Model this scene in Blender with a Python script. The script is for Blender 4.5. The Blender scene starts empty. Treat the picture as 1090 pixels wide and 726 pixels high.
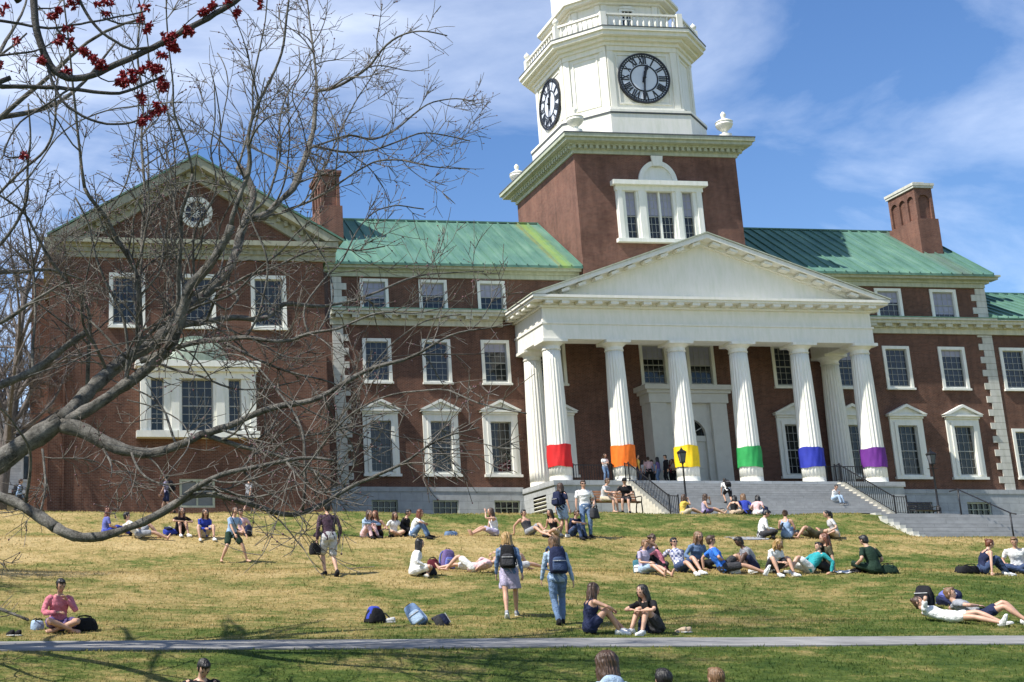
import bpy, math, random
import numpy as np
from mathutils import Vector, Matrix
random.seed(7)
RNG = np.random.default_rng(11)
SC = bpy.context.scene
COL = SC.collection
PI = math.pi
R = math.radians

# ---------------------------------------------------------------- ground shape (metres, eye level = 0)
PROFILE = [(-300,-3.0),(-40,-1.9),(0,-1.62),(8,-1.2),(11,-1.08),(13,-1.06),(14.5,-1.14),(16,-1.12),(17,-.95),(18.5,-.60),(20.2,-.21),(22.2,-.10),(23.6,.08),
           (25.6,.33),(28,.78),(29.2,1.08),(31,1.48),(32,1.58),(35.5,1.75),(37,2.1),(39.4,2.98),(40.5,3.08),(44.5,3.3),
           (45.4,3.45),(48,4.52),(49.5,4.66),(56,5.15),(63,5.72),(67,6.15),(80,6.45),(600,8.5)]
_PY = np.array([p[0] for p in PROFILE]); _PZ = np.array([p[1] for p in PROFILE])
STEP_X0 = 32.7
def gz(x, y):
    x = np.asarray(x, float); y = np.asarray(y, float)
    z = (np.interp(y - .35, _PY, _PZ) + 2*np.interp(y, _PY, _PZ) + np.interp(y + .35, _PY, _PZ)) / 4
    w = .035*np.sin(.55*x + .3*y) + .02*np.sin(1.3*x - .7*y + 1.0)
    return z + w*np.clip((y - 23)/4, 0, 1)*np.clip((60 - y)/10, 0, 1)

# ---------------------------------------------------------------- mesh collector
class MB:
    def __init__(s): s.v = []; s.f = []; s.m = []; s.n = 0
    def add(s, v, f, m=0):
        v = np.asarray(v, float).reshape(-1, 3)
        s.v.append(v)
        o = s.n
        for q in f: s.f.append([i + o for i in q]); s.m.append(m)
        s.n += len(v); return s
    def box(s, x0, x1, y0, y1, z0, z1, m=0):
        v = [(x0,y0,z0),(x1,y0,z0),(x1,y1,z0),(x0,y1,z0),(x0,y0,z1),(x1,y0,z1),(x1,y1,z1),(x0,y1,z1)]
        return s.add(v, [(0,3,2,1),(4,5,6,7),(0,1,5,4),(1,2,6,5),(2,3,7,6),(3,0,4,7)], m)
    def bar(s, a, b, w, h, up=(0,0,1), m=0):
        a = np.array(a, float); b = np.array(b, float); d = b - a; d /= np.linalg.norm(d)
        u = np.array(up, float); r = np.cross(d, u); r /= np.linalg.norm(r); u = np.cross(r, d)
        v = []
        for p in (a, b):
            for sx, sz in ((-1,-1),(1,-1),(1,1),(-1,1)): v.append(p + r*sx*w/2 + u*sz*h/2)
        return s.add(v, [(0,1,2,3)[::-1],(4,5,6,7),(0,1,5,4),(1,2,6,5),(2,3,7,6),(3,0,4,7)], m)
    def prism(s, poly, axis, a0, a1, m=0):
        """poly: 2-D outline, extruded along axis between a0 and a1 (x: poly=(y,z); y: (x,z); z: (x,y))"""
        k = len(poly); v = []
        for a in (a0, a1):
            for p in poly:
                v.append({'x':(a,p[0],p[1]),'y':(p[0],a,p[1]),'z':(p[0],p[1],a)}[axis])
        f = [tuple(range(k))[::-1], tuple(range(k, 2*k))]
        for i in range(k):
            j = (i+1) % k; f.append((i, j, k+j, k+i))
        return s.add(v, f, m)
    def loft(s, rings, cap=True, m=0):
        """rings: list of (k,3) arrays"""
        k = len(rings[0]); v = np.concatenate(rings); f = []
        for i in range(len(rings)-1):
            for j in range(k):
                a = i*k + j; b = i*k + (j+1) % k
                f.append((a, b, b+k, a+k))
        if cap:
            f.append(tuple(range(k))[::-1]); f.append(tuple(range((len(rings)-1)*k, len(rings)*k)))
        return s.add(v, f, m)
    def lathe(s, prof, cx=0, cy=0, z=0, seg=16, m=0, flute=0, fl=0):
        rings = []
        for r, h in prof:
            a = np.arange(seg)*2*PI/seg
            rr = r*(1 - (fl*(.5 - .5*np.cos(a*flute))**.7 if flute else 0*a))
            rings.append(np.stack([cx + rr*np.cos(a), cy + rr*np.sin(a), np.full(seg, z + h)], 1))
        return s.loft(rings, True, m)
    def tube(s, pts, rad, k=8, cap=True, m=0):
        P = np.asarray(pts, float); n = len(P)
        T = np.gradient(P, axis=0); T /= np.linalg.norm(T, axis=1, keepdims=True) + 1e-12
        u = np.cross(T[0], (0,0,1.));
        if np.linalg.norm(u) < .1: u = np.cross(T[0], (1.,0,0))
        u /= np.linalg.norm(u); rings = []
        a = np.arange(k)*2*PI/k; ca = np.cos(a)[:,None]; sa = np.sin(a)[:,None]
        for i in range(n):
            u = u - T[i]*np.dot(u, T[i]); u /= np.linalg.norm(u) + 1e-12
            w = np.cross(T[i], u)
            rings.append(P[i] + rad[i]*(ca*u + sa*w))
        return s.loft(rings, cap, m)
    def ball(s, c, r, seg=10, rings=7, M=None, m=0):
        r = np.broadcast_to(np.asarray(r, float), (3,)); v = [(0,0,-1.)]
        for i in range(1, rings):
            t = PI*i/rings - PI/2
            for j in range(seg):
                p = 2*PI*j/seg; v.append((math.cos(t)*math.cos(p), math.cos(t)*math.sin(p), math.sin(t)))
        v.append((0,0,1.)); v = np.array(v)*r
        if M is not None: v = v @ np.asarray(M).T
        f = []
        for j in range(seg): f.append((0, 1+(j+1) % seg, 1+j))
        for i in range(rings-2):
            for j in range(seg):
                a = 1+i*seg+j; b = 1+i*seg+(j+1) % seg; f.append((a, b, b+seg, a+seg))
        L = len(v)-1; o = 1+(rings-2)*seg
        for j in range(seg): f.append((o+j, o+(j+1) % seg, L))
        return s.add(v + np.asarray(c, float), f, m)
    def verts(s): return np.concatenate(s.v) if s.v else np.zeros((0,3))
    def mesh(s, name, mats=None, smooth=False, origin=None):
        me = bpy.data.meshes.new(name); V = s.verts()
        if origin is not None: V = V - np.asarray(origin, float)
        me.from_pydata(V.tolist(), [], s.f)
        if mats is not None:
            for x in (mats if isinstance(mats, (list, tuple)) else [mats]): me.materials.append(x)
            if any(s.m): me.polygons.foreach_set('material_index', s.m)
        if smooth: me.polygons.foreach_set('use_smooth', [True]*len(me.polygons))
        me.update(); return me
    def build(s, name, mats=None, parent=None, smooth=False, origin=None):
        o = bpy.data.objects.new(name, s.mesh(name, mats, smooth, origin))
        COL.objects.link(o)
        if origin is not None: o.location = origin
        if parent is not None: o.parent = parent
        return o

def link(name, me, parent=None, loc=None):
    o = bpy.data.objects.new(name, me); COL.objects.link(o)
    if parent is not None: o.parent = parent
    if loc is not None: o.location = loc
    return o
def tag(o, label=None, cat=None, group=None, kind=None):
    if label: o['label'] = label
    if cat: o['category'] = cat
    if group: o['group'] = group
    if kind: o['kind'] = kind
    return o
def empty(name, loc=(0,0,0), rz=0, label=None, cat=None, group=None):
    o = bpy.data.objects.new(name, None); COL.objects.link(o); o.location = loc; o.rotation_euler.z = rz
    o.empty_display_size = .2
    return tag(o, label, cat, group)
def copy_tree(o, parent=None):
    c = o.copy(); COL.objects.link(c)
    if parent is not None: c.parent = parent
    for ch in list(o.children): copy_tree(ch, c)
    return c
def smooth_angle(o, deg=35):
    me = o.data
    me.polygons.foreach_set('use_smooth', [True]*len(me.polygons))
    try: me.set_sharp_from_angle(angle=R(deg))
    except Exception: pass
    return o

# ---------------------------------------------------------------- materials
def nt(name):
    m = bpy.data.materials.new(name); m.use_nodes = True
    t = m.node_tree; b = t.nodes['Principled BSDF']
    return m, t, b
def ND(t, typ, **kw):
    n = t.nodes.new(typ)
    for k, v in kw.items():
        if k in n.inputs: n.inputs[k].default_value = v
        else: setattr(n, k, v)
    return n
def ramp(t, stops, interp='LINEAR'):
    n = t.nodes.new('ShaderNodeValToRGB'); e = n.color_ramp.elements; n.color_ramp.interpolation = interp
    while len(e) < len(stops): e.new(.5)
    for x, (p, c) in zip(e, stops): x.position = p; x.color = (*c, 1)
    return n
def noise(t, vec, scale, detail=4, rough=.55, dist=0):
    n = ND(t, 'ShaderNodeTexNoise', Scale=scale, Detail=detail, Roughness=rough, Distortion=dist)
    if vec is not None: t.links.new(vec, n.inputs['Vector'])
    return n
def pos(t): return t.nodes.new('ShaderNodeNewGeometry').outputs['Position']
def objc(t): return t.nodes.new('ShaderNodeTexCoord').outputs['Object']
def bump(t, b, h, strength=.3, dist=.01):
    n = ND(t, 'ShaderNodeBump', Strength=strength, Distance=dist); t.links.new(h, n.inputs['Height']); t.links.new(n.outputs[0], b.inputs['Normal'])
def mixc(t, f, a, b, blend='MIX'):
    n = t.nodes.new('ShaderNodeMix'); n.data_type = 'RGBA'; n.blend_type = blend
    for s, x in ((0, f), (6, a), (7, b)):
        if hasattr(x, 'links') or hasattr(x, 'is_linked'): t.links.new(x, n.inputs[s])
        elif s == 0: n.inputs[0].default_value = x
        else: n.inputs[s].default_value = (*x, 1)
    return n.outputs[2]
def simple(name, c, rough=.6, var=.12, scale=6, metal=0, bumps=0, bscale=60, spec=.4, world=True):
    m, t, b = nt(name)
    v = pos(t) if world else objc(t)
    n = noise(t, v, scale, 5, .6)
    r = ramp(t, [(.25, tuple(x*(1-var) for x in c)), (.75, tuple(min(1, x*(1+var)) for x in c))])
    t.links.new(n.outputs[0], r.inputs[0]); t.links.new(r.outputs[0], b.inputs['Base Color'])
    b.inputs['Roughness'].default_value = rough; b.inputs['Metallic'].default_value = metal
    b.inputs['Specular IOR Level'].default_value = spec
    if bumps:
        n2 = noise(t, v, bscale, 3); bump(t, b, n2.outputs[0], bumps, .01)
    return m
def brick_mat(name, c1, c2, mortar, blotch):
    m, t, b = nt(name)
    g = pos(t); sx = t.nodes.new('ShaderNodeSeparateXYZ'); t.links.new(g, sx.inputs[0])
    ad = ND(t, 'ShaderNodeMath', operation='ADD'); t.links.new(sx.outputs[0], ad.inputs[0]); t.links.new(sx.outputs[1], ad.inputs[1])
    cb = t.nodes.new('ShaderNodeCombineXYZ'); t.links.new(ad.outputs[0], cb.inputs[0]); t.links.new(sx.outputs[2], cb.inputs[1])
    br = ND(t, 'ShaderNodeTexBrick', Scale=1.0); t.links.new(cb.outputs[0], br.inputs['Vector'])
    br.inputs['Brick Width'].default_value = .22; br.inputs['Row Height'].default_value = .078; br.inputs['Mortar Size'].default_value = .007
    br.inputs['Color1'].default_value = (*c1, 1); br.inputs['Color2'].default_value = (*c2, 1); br.inputs['Mortar'].default_value = (*mortar, 1)
    br.inputs['Bias'].default_value = -.1
    n = noise(t, g, .35, 8, .72); rr = ramp(t, [(.3, (.60,.58,.58)), (.5, (1,1,1)), (.72, tuple(1.12*q for q in blotch))]); t.links.new(n.outputs[0], rr.inputs[0])
    mp = ND(t, 'ShaderNodeMapping'); mp.inputs['Scale'].default_value = (3, 3, .35); t.links.new(g, mp.inputs[0])
    n3 = noise(t, mp.outputs[0], .8, 5, .6); r3 = ramp(t, [(.3, (.78,.76,.76)), (.62, (1.08,1.05,1.02))]); t.links.new(n3.outputs[0], r3.inputs[0])
    c = mixc(t, 1.0, br.outputs[0], rr.outputs[0], 'MULTIPLY'); c = mixc(t, 1.0, c, r3.outputs[0], 'MULTIPLY')
    t.links.new(c, b.inputs['Base Color']); b.inputs['Roughness'].default_value = .88; b.inputs['Specular IOR Level'].default_value = .2
    bump(t, b, br.outputs['Fac'], -.35, .006)
    return m
def copper_mat(name, streak_x=None):
    m, t, b = nt(name); g = pos(t)
    mp = ND(t, 'ShaderNodeMapping'); mp.inputs['Scale'].default_value = (1.6, .25, .25); t.links.new(g, mp.inputs[0])
    n = noise(t, mp.outputs[0], .9, 6, .65)
    r = ramp(t, [(.25, (.055,.13,.10)), (.5, (.10,.205,.155)), (.78, (.17,.295,.23))]); t.links.new(n.outputs[0], r.inputs[0])
    n2 = noise(t, g, .5, 5, .6); r2 = ramp(t, [(.35, (.8,.85,.9)), (.7, (1.12,1.08,1.02))]); t.links.new(n2.outputs[0], r2.inputs[0])
    c = mixc(t, 1.0, r.outputs[0], r2.outputs[0], 'MULTIPLY')
    if streak_x:
        sx = t.nodes.new('ShaderNodeSeparateXYZ'); t.links.new(g, sx.inputs[0])
        for x0, w, col, amt in streak_x:
            d = ND(t, 'ShaderNodeMath', operation='SUBTRACT'); t.links.new(sx.outputs[0], d.inputs[0]); d.inputs[1].default_value = x0
            ab = ND(t, 'ShaderNodeMath', operation='ABSOLUTE'); t.links.new(d.outputs[0], ab.inputs[0])
            nn = noise(t, g, 1.4, 5, .7)
            sc = ND(t, 'ShaderNodeMath', operation='MULTIPLY_ADD'); t.links.new(nn.outputs[0], sc.inputs[0]); sc.inputs[1].default_value = 1.2*w
            t.links.new(ab.outputs[0], sc.inputs[2])
            mr = ND(t, 'ShaderNodeMapRange'); t.links.new(sc.outputs[0], mr.inputs[0])
            mr.inputs[1].default_value = .6*w; mr.inputs[2].default_value = 1.5*w; mr.inputs[3].default_value = amt; mr.inputs[4].default_value = 0
            c = mixc(t, mr.outputs[0], c, col)
    t.links.new(c, b.inputs['Base Color']); b.inputs['Roughness'].default_value = .6; b.inputs['Specular IOR Level'].default_value = .3
    return m
def paint_mat(name, c, dirt=.18, rough=.5):
    m, t, b = nt(name); g = pos(t)
    mp = ND(t, 'ShaderNodeMapping'); mp.inputs['Scale'].default_value = (2.5, 2.5, .5); t.links.new(g, mp.inputs[0])
    n = noise(t, mp.outputs[0], 1.6, 6, .65)
    r = ramp(t, [(.28, tuple(x*(1-dirt)*k for x, k in zip(c, (.95,.98,.92)))), (.6, c)]); t.links.new(n.outputs[0], r.inputs[0])
    t.links.new(r.outputs[0], b.inputs['Base Color']); b.inputs['Roughness'].default_value = rough; b.inputs['Specular IOR Level'].default_value = .35
    return m
def stone_mat(name, c, w=1.4, h=.5, joint=.6):
    m, t, b = nt(name); g = pos(t)
    sx = t.nodes.new('ShaderNodeSeparateXYZ'); t.links.new(g, sx.inputs[0])
    ad = ND(t, 'ShaderNodeMath', operation='ADD'); t.links.new(sx.outputs[0], ad.inputs[0]); t.links.new(sx.outputs[1], ad.inputs[1])
    cb = t.nodes.new('ShaderNodeCombineXYZ'); t.links.new(ad.outputs[0], cb.inputs[0]); t.links.new(sx.outputs[2], cb.inputs[1])
    br = ND(t, 'ShaderNodeTexBrick', Scale=1.0); t.links.new(cb.outputs[0], br.inputs['Vector'])
    br.inputs['Brick Width'].default_value = w; br.inputs['Row Height'].default_value = h; br.inputs['Mortar Size'].default_value = .012
    br.inputs['Color1'].default_value = (*c, 1); br.inputs['Color2'].default_value = (*[x*.9 for x in c], 1); br.inputs['Mortar'].default_value = (*[x*joint for x in c], 1)
    n = noise(t, g, 2.2, 7, .7); rr = ramp(t, [(.3, (.75,.75,.74)), (.65, (1.05,1.05,1.05))]); t.links.new(n.outputs[0], rr.inputs[0])
    cc = mixc(t, 1.0, br.outputs[0], rr.outputs[0], 'MULTIPLY'); t.links.new(cc, b.inputs['Base Color']); b.inputs['Roughness'].default_value = .8
    n2 = noise(t, g, 40, 4); bump(t, b, n2.outputs[0], .2, .006)
    return m
def glass_mat(name, c, rough=.06):
    m, t, b = nt(name); g = pos(t)
    n = noise(t, g, .45, 4, .5); r = ramp(t, [(.35, tuple(x*.45 for x in c)), (.7, c)]); t.links.new(n.outputs[0], r.inputs[0])
    t.links.new(r.outputs[0], b.inputs['Base Color']); b.inputs['Roughness'].default_value = rough; b.inputs['Specular IOR Level'].default_value = .5
    n2 = noise(t, g, 1.3, 2); bump(t, b, n2.outputs[0], .16, .05)
    return m
def bark_mat(name, dark, light):
    m, t, b = nt(name); g = pos(t)
    mp = ND(t, 'ShaderNodeMapping'); mp.inputs['Scale'].default_value = (1, 1, 1); t.links.new(g, mp.inputs[0])
    n = noise(t, mp.outputs[0], 5.0, 8, .78); r = ramp(t, [(.34, dark), (.5, tuple((a+c)/2 for a, c in zip(dark, light))), (.68, light)]); t.links.new(n.outputs[0], r.inputs[0])
    n2 = noise(t, g, 45, 5, .7)
    r2 = ramp(t, [(.3, (.6,.6,.6)), (.7, (1.15,1.15,1.15))]); t.links.new(n2.outputs[0], r2.inputs[0])
    c = mixc(t, 1.0, r.outputs[0], r2.outputs[0], 'MULTIPLY')
    t.links.new(c, b.inputs['Base Color']); b.inputs['Roughness'].default_value = .9; b.inputs['Specular IOR Level'].default_value = .15
    bump(t, b, n2.outputs[0], 1.0, .05)
    return m

M = {}
M['brick'] = brick_mat('red_brick', (.142,.066,.043), (.088,.041,.029), (.185,.15,.125), (1.15,1.08,1.05))
M['brick_tower'] = brick_mat('tower_brick', (.18,.082,.058), (.125,.054,.041), (.22,.18,.15), (1.15,1.08,1.05))
M['white'] = paint_mat('white_paint', (.80,.775,.70), .09)
M['cream'] = paint_mat('cream_paint', (.56,.55,.44), .25)
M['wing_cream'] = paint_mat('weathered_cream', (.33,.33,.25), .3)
M['sash'] = paint_mat('sash_paint', (.36,.36,.34), .1)
M['trim'] = paint_mat('window_paint', (.78,.77,.71), .10)
M['green_trim'] = paint_mat('verdigris_stained_paint', (.45,.47,.36), .28)
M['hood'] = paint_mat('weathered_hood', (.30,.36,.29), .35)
M['copper'] = copper_mat('copper_roof', [(33.2, .8, (.24,.34,.06), .7), (32.75, .12, (.22,.15,.05), .55)])
M['copper_b'] = copper_mat('copper_roof_plain', [(60.6, 1.2, (.10,.10,.08), .55)])
M['stone'] = stone_mat('grey_granite', (.40,.42,.43))
M['quoin'] = paint_mat('quoin_stone', (.56,.545,.49), .22, .8)
M['steps'] = stone_mat('granite_steps', (.36,.36,.35), 2.2, .17, .7)
M['pane'] = glass_mat('window_glass', (.014,.019,.020))
M['pane_b'] = glass_mat('window_glass_blue', (.018,.027,.042))
M['blind'] = simple('window_blind', (.30,.30,.38), .5, .12, 3)
M['black'] = simple('black_metal', (.018,.018,.02), .45, .2, 20, .3)
M['clock_white'] = simple('clock_face', (.62,.66,.74), .4, .05, 2)
M['clock_dark'] = simple('clock_black', (.02,.022,.028), .5, .1, 5)
M['door'] = simple('door_paint', (.55,.54,.48), .5, .08, 2)
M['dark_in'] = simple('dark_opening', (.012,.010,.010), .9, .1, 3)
M['bark'] = bark_mat('grey_bark', (.04,.036,.03), (.335,.315,.275))
M['twig'] = bark_mat('twig_bark', (.12,.105,.09), (.40,.36,.31))
M['far_bark'] = bark_mat('far_bark', (.12,.10,.09), (.24,.21,.19))
M['bud'] = simple('buds', (.13,.065,.07), .7, .3, 8)
M['maple_bark'] = bark_mat('maple_bark', (.05,.045,.04), (.22,.21,.20))
M['flower'] = simple('maple_flower', (.22,.008,.014), .6, .45, 14)
M['wood'] = simple('bench_wood', (.25,.12,.06), .6, .3, 9)
M['siding'] = stone_mat('white_siding', (.80,.79,.74), 40, .2, .7)
M['shingle'] = simple('grey_shingle', (.10,.11,.12), .9, .25, 6)
# ---------------------------------------------------------------- ground
def lawn_color(t):
    g = pos(t); sx = t.nodes.new('ShaderNodeSeparateXYZ'); t.links.new(g, sx.inputs[0])
    mp = ND(t, 'ShaderNodeMapping'); mp.inputs['Scale'].default_value = (.42, .75, .75); t.links.new(g, mp.inputs[0])
    n = noise(t, mp.outputs[0], 1.0, 7, .68, .3)
    mp2 = ND(t, 'ShaderNodeMapping'); mp2.inputs['Scale'].default_value = (2.6, 4.4, 4.4); t.links.new(g, mp2.inputs[0])
    n2 = noise(t, mp2.outputs[0], 1.0, 6, .7)
    # how dry: each bank has its own wear (a real band of straw along the terrace lips)
    rp = t.nodes.new('ShaderNodeMapRange'); t.links.new(sx.outputs[1], rp.inputs[0]); rp.inputs[1].default_value = 10; rp.inputs[2].default_value = 60
    band = ramp(t, [(0, (.30,)*3), (.17, (.31,)*3), (.21, (.36,)*3), (.27, (.42,)*3), (.33, (.48,)*3), (.39, (.50,)*3), (.425, (.66,)*3), (.47, (.60,)*3),
                    (.53, (.50,)*3), (.585, (.70,)*3), (.63, (.66,)*3), (.70, (.50,)*3), (.76, (.56,)*3), (1, (.60,)*3)])
    t.links.new(rp.outputs[0], band.inputs[0])
    rx = t.nodes.new('ShaderNodeMapRange'); t.links.new(sx.outputs[0], rx.inputs[0]); rx.inputs[1].default_value = 0; rx.inputs[2].default_value = 22
    rx.inputs[3].default_value = .16; rx.inputs[4].default_value = -.04
    a = ND(t, 'ShaderNodeMath', operation='MULTIPLY_ADD'); t.links.new(n.outputs[0], a.inputs[0]); a.inputs[1].default_value = 1.25; t.links.new(band.outputs[0], a.inputs[2])
    a2 = ND(t, 'ShaderNodeMath', operation='MULTIPLY_ADD'); t.links.new(n2.outputs[0], a2.inputs[0]); a2.inputs[1].default_value = .85; t.links.new(a.outputs[0], a2.inputs[2])
    a3 = ND(t, 'ShaderNodeMath', operation='ADD'); t.links.new(a2.outputs[0], a3.inputs[0]); t.links.new(rx.outputs[0], a3.inputs[1])
    s = ND(t, 'ShaderNodeMath', operation='MULTIPLY_ADD'); t.links.new(a3.outputs[0], s.inputs[0]); s.inputs[1].default_value = .95; s.inputs[2].default_value = -1.005
    r = ramp(t, [(.20, (.040,.075,.016)), (.40, (.095,.130,.030)), (.53, (.215,.195,.068)), (.67, (.36,.27,.115)), (.86, (.46,.345,.17))])
    t.links.new(s.outputs[0], r.inputs[0])
    return g, r.outputs[0]
m, t, b = nt('lawn_turf'); g, c = lawn_color(t)
n3 = noise(t, g, 13, 8, .8); r3 = ramp(t, [(.32, (.42,.50,.40)), (.5, (.95,.95,.92)), (.68, (1.35,1.3,1.25))]); t.links.new(n3.outputs[0], r3.inputs[0])
t.links.new(mixc(t, 1.0, c, r3.outputs[0], 'MULTIPLY'), b.inputs['Base Color']); b.inputs['Roughness'].default_value = .95; b.inputs['Specular IOR Level'].default_value = .1
bump(t, b, n3.outputs[0], .9, .06)
M['lawn'] = m
m, t, b = nt('grass_blades'); g, c = lawn_color(t)
n3 = noise(t, g, 26, 4, .7); r3 = ramp(t, [(.32, (.42,.52,.38)), (.5, (1.0,1.0,.95)), (.68, (1.6,1.5,1.4))]); t.links.new(n3.outputs[0], r3.inputs[0])
t.links.new(mixc(t, 1.0, c, r3.outputs[0], 'MULTIPLY'), b.inputs['Base Color']); b.inputs['Roughness'].default_value = .8; b.inputs['Specular IOR Level'].default_value = .15
tr = t.nodes.new('ShaderNodeBsdfTranslucent'); t.links.new(b.inputs['Base Color'].links[0].from_socket, tr.inputs[0]); ms = t.nodes.new('ShaderNodeMixShader'); ms.inputs[0].default_value = .4
t.links.new(b.outputs[0], ms.inputs[1]); t.links.new(tr.outputs[0], ms.inputs[2]); t.links.new(ms.outputs[0], t.nodes['Material Output'].inputs[0])
M['blade'] = m
m, t, b = nt('asphalt_path'); g = pos(t)
n = noise(t, g, 1.2, 7, .7); r = ramp(t, [(.3, (.12,.117,.11)), (.5, (.21,.205,.195)), (.7, (.29,.28,.265))]); t.links.new(n.outputs[0], r.inputs[0])
n2 = noise(t, g, 120, 3); r2 = ramp(t, [(.3, (.8,.8,.8)), (.7, (1.15,1.15,1.15))]); t.links.new(n2.outputs[0], r2.inputs[0])
t.links.new(mixc(t, 1.0, r.outputs[0], r2.outputs[0], 'MULTIPLY'), b.inputs['Base Color']); b.inputs['Roughness'].default_value = .9
M['path'] = m

xs = np.concatenate([[-400,-200,-100,-60,-40,-30], np.arange(-24, 70, .6), [75,85,100,140,200,400,700]])
ys = np.concatenate([[-250,-120,-60,-30,-15,-5,0,4,7,9], np.arange(10, 24, .25), np.arange(24, 68, .3), [68.5,70,73,77,80,90,110,150,220,350,600]])
X, Y = np.meshgrid(xs, ys); Z = gz(X, Y)
under = (X > STEP_X0 + .25) & (X < 47.3) & (Y > 44.6) & (Y < 48.0)
Z = np.where(under, Z - .45, np.where((X > 33.2) & (X < 46.9) & (Y >= 48.0) & (Y < 66.9), Z - .2, Z))
nx, ny = len(xs), len(ys)
ii = (np.arange(ny-1)[:,None]*nx + np.arange(nx-1)[None]).ravel()
mb = MB(); mb.add(np.stack([X, Y, Z], -1).reshape(-1, 3), np.stack([ii, ii+1, ii+1+nx, ii+nx], 1).tolist())
tag(mb.build('lawn', M['lawn'], smooth=True), kind='structure')
# asphalt footpath, a thin slab draped on the slope
def drape(name, x0, x1, y0, y1, lift, mat, dx=1.0, dy=.25, wob=0, thick=.06):
    px = np.arange(x0, x1 + dx/2, dx); k = max(2, int(round((y1-y0)/dy))+1); mb = MB(); top = []
    for i in range(k):
        yy = y0 + (y1-y0)*i/(k-1) + (wob*(np.sin(px*.9)+.6*np.sin(px*2.3+1)) if i in (0, k-1) else 0*px)
        top.append(np.stack([px, yy, gz(px, yy) + lift], 1))
    n = len(px); f = []
    for i in range(k-1):
        for j in range(n-1): a = i*n+j; f.append((a, a+1, a+1+n, a+n))
    mb.add(np.concatenate(top), f)
    for e in (0, k-1):
        lo = top[e].copy(); lo[:,2] -= thick + lift
        mb.add(np.concatenate([lo, top[e]]), [((j, j+1, n+j+1, n+j) if e == 0 else (j+1, j, n+j, n+j+1)) for j in range(n-1)])
    return tag(mb.build(name, mat), kind='structure')
drape('footpath', -60, 90, 20.25, 22.15, .02, M['path'], wob=.03)
drape('paved_walk', 33.0, 47.0, 48.3, 66.9, .035, M['steps'], 1.0, .4)
# lower flight of granite steps in the bank
mb = MB(); n = 8; zt = float(gz(40, 48.2)) + .03; zb = 3.36
for i in range(n):
    z1 = zt - (zt - zb)*i/n
    mb.box(33.0 + .0, 47.2, 48.35 - .34*(i+1), 48.35 - .34*i + (.02 if i else .0), z1 - (zt-zb)/n - .25, z1)
tag(mb.build('lower_steps', M['steps']), kind='structure')
mb = MB()
for i in range(n):
    z1 = zt - (zt - zb)*i/n + .07
    mb.box(32.76, 32.995, 48.35 - .34*(i+1) - .003*i, 48.35 - .34*i, z1 - .55, z1 - .003*i)
tag(mb.build('step_kerb', M['quoin']), kind='structure')

# loose blades of grass over the part of the slope near enough to read as blades
N = 210000
yy = 12.5 + (50 - 12.5)*RNG.random(N)**1.35
xx = -1.5 - .02*yy + RNG.random(N)*(.815*yy + 3.2)
ew = .05*np.sin(xx*3.1) + .05*np.sin(xx*7.7 + 1) + .03*RNG.random(N); keep = ~((yy > 20.22 + ew) & (yy < 22.18 + ew)) & ~((xx > STEP_X0 - .2) & (yy > 45))
nn_ = np.sin(xx*2.1 + np.sin(yy*1.7))*np.cos(yy*2.7 + np.sin(xx*1.3)); keep &= (RNG.random(N) < .72 + .28*nn_)
xx = xx[keep]; yy = yy[keep]; n = len(xx); zz = gz(xx, yy)
a = R(-45) + (RNG.random(n)-.5)*R(100); h = (.018 + .038*RNG.random(n)**2)*(1 + .012*(yy-12)); w = .006 + .00042*yy
ln = .8*h*RNG.random(n); la = R(45) + (RNG.random(n)-.5)*R(170)
V = np.empty((n, 3, 3)); V[:,0] = np.stack([xx - w*np.cos(a), yy - w*np.sin(a), zz - .01], 1); V[:,1] = np.stack([xx + w*np.cos(a), yy + w*np.sin(a), zz - .01], 1)
V[:,2] = np.stack([xx + ln*np.cos(la), yy + ln*np.sin(la), zz + h], 1)
me = bpy.data.meshes.new('grass'); me.vertices.add(3*n); me.vertices.foreach_set('co', V.ravel())
me.loops.add(3*n); me.loops.foreach_set('vertex_index', np.arange(3*n, dtype=np.int32))
me.polygons.add(n); me.polygons.foreach_set('loop_start', np.arange(0, 3*n, 3, dtype=np.int32))
me.update(calc_edges=True); me.materials.append(M['blade'])
tag(link('grass', me), 'short patchy spring grass, part straw coloured, on the terraced slope', 'grass', kind='stuff')
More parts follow.
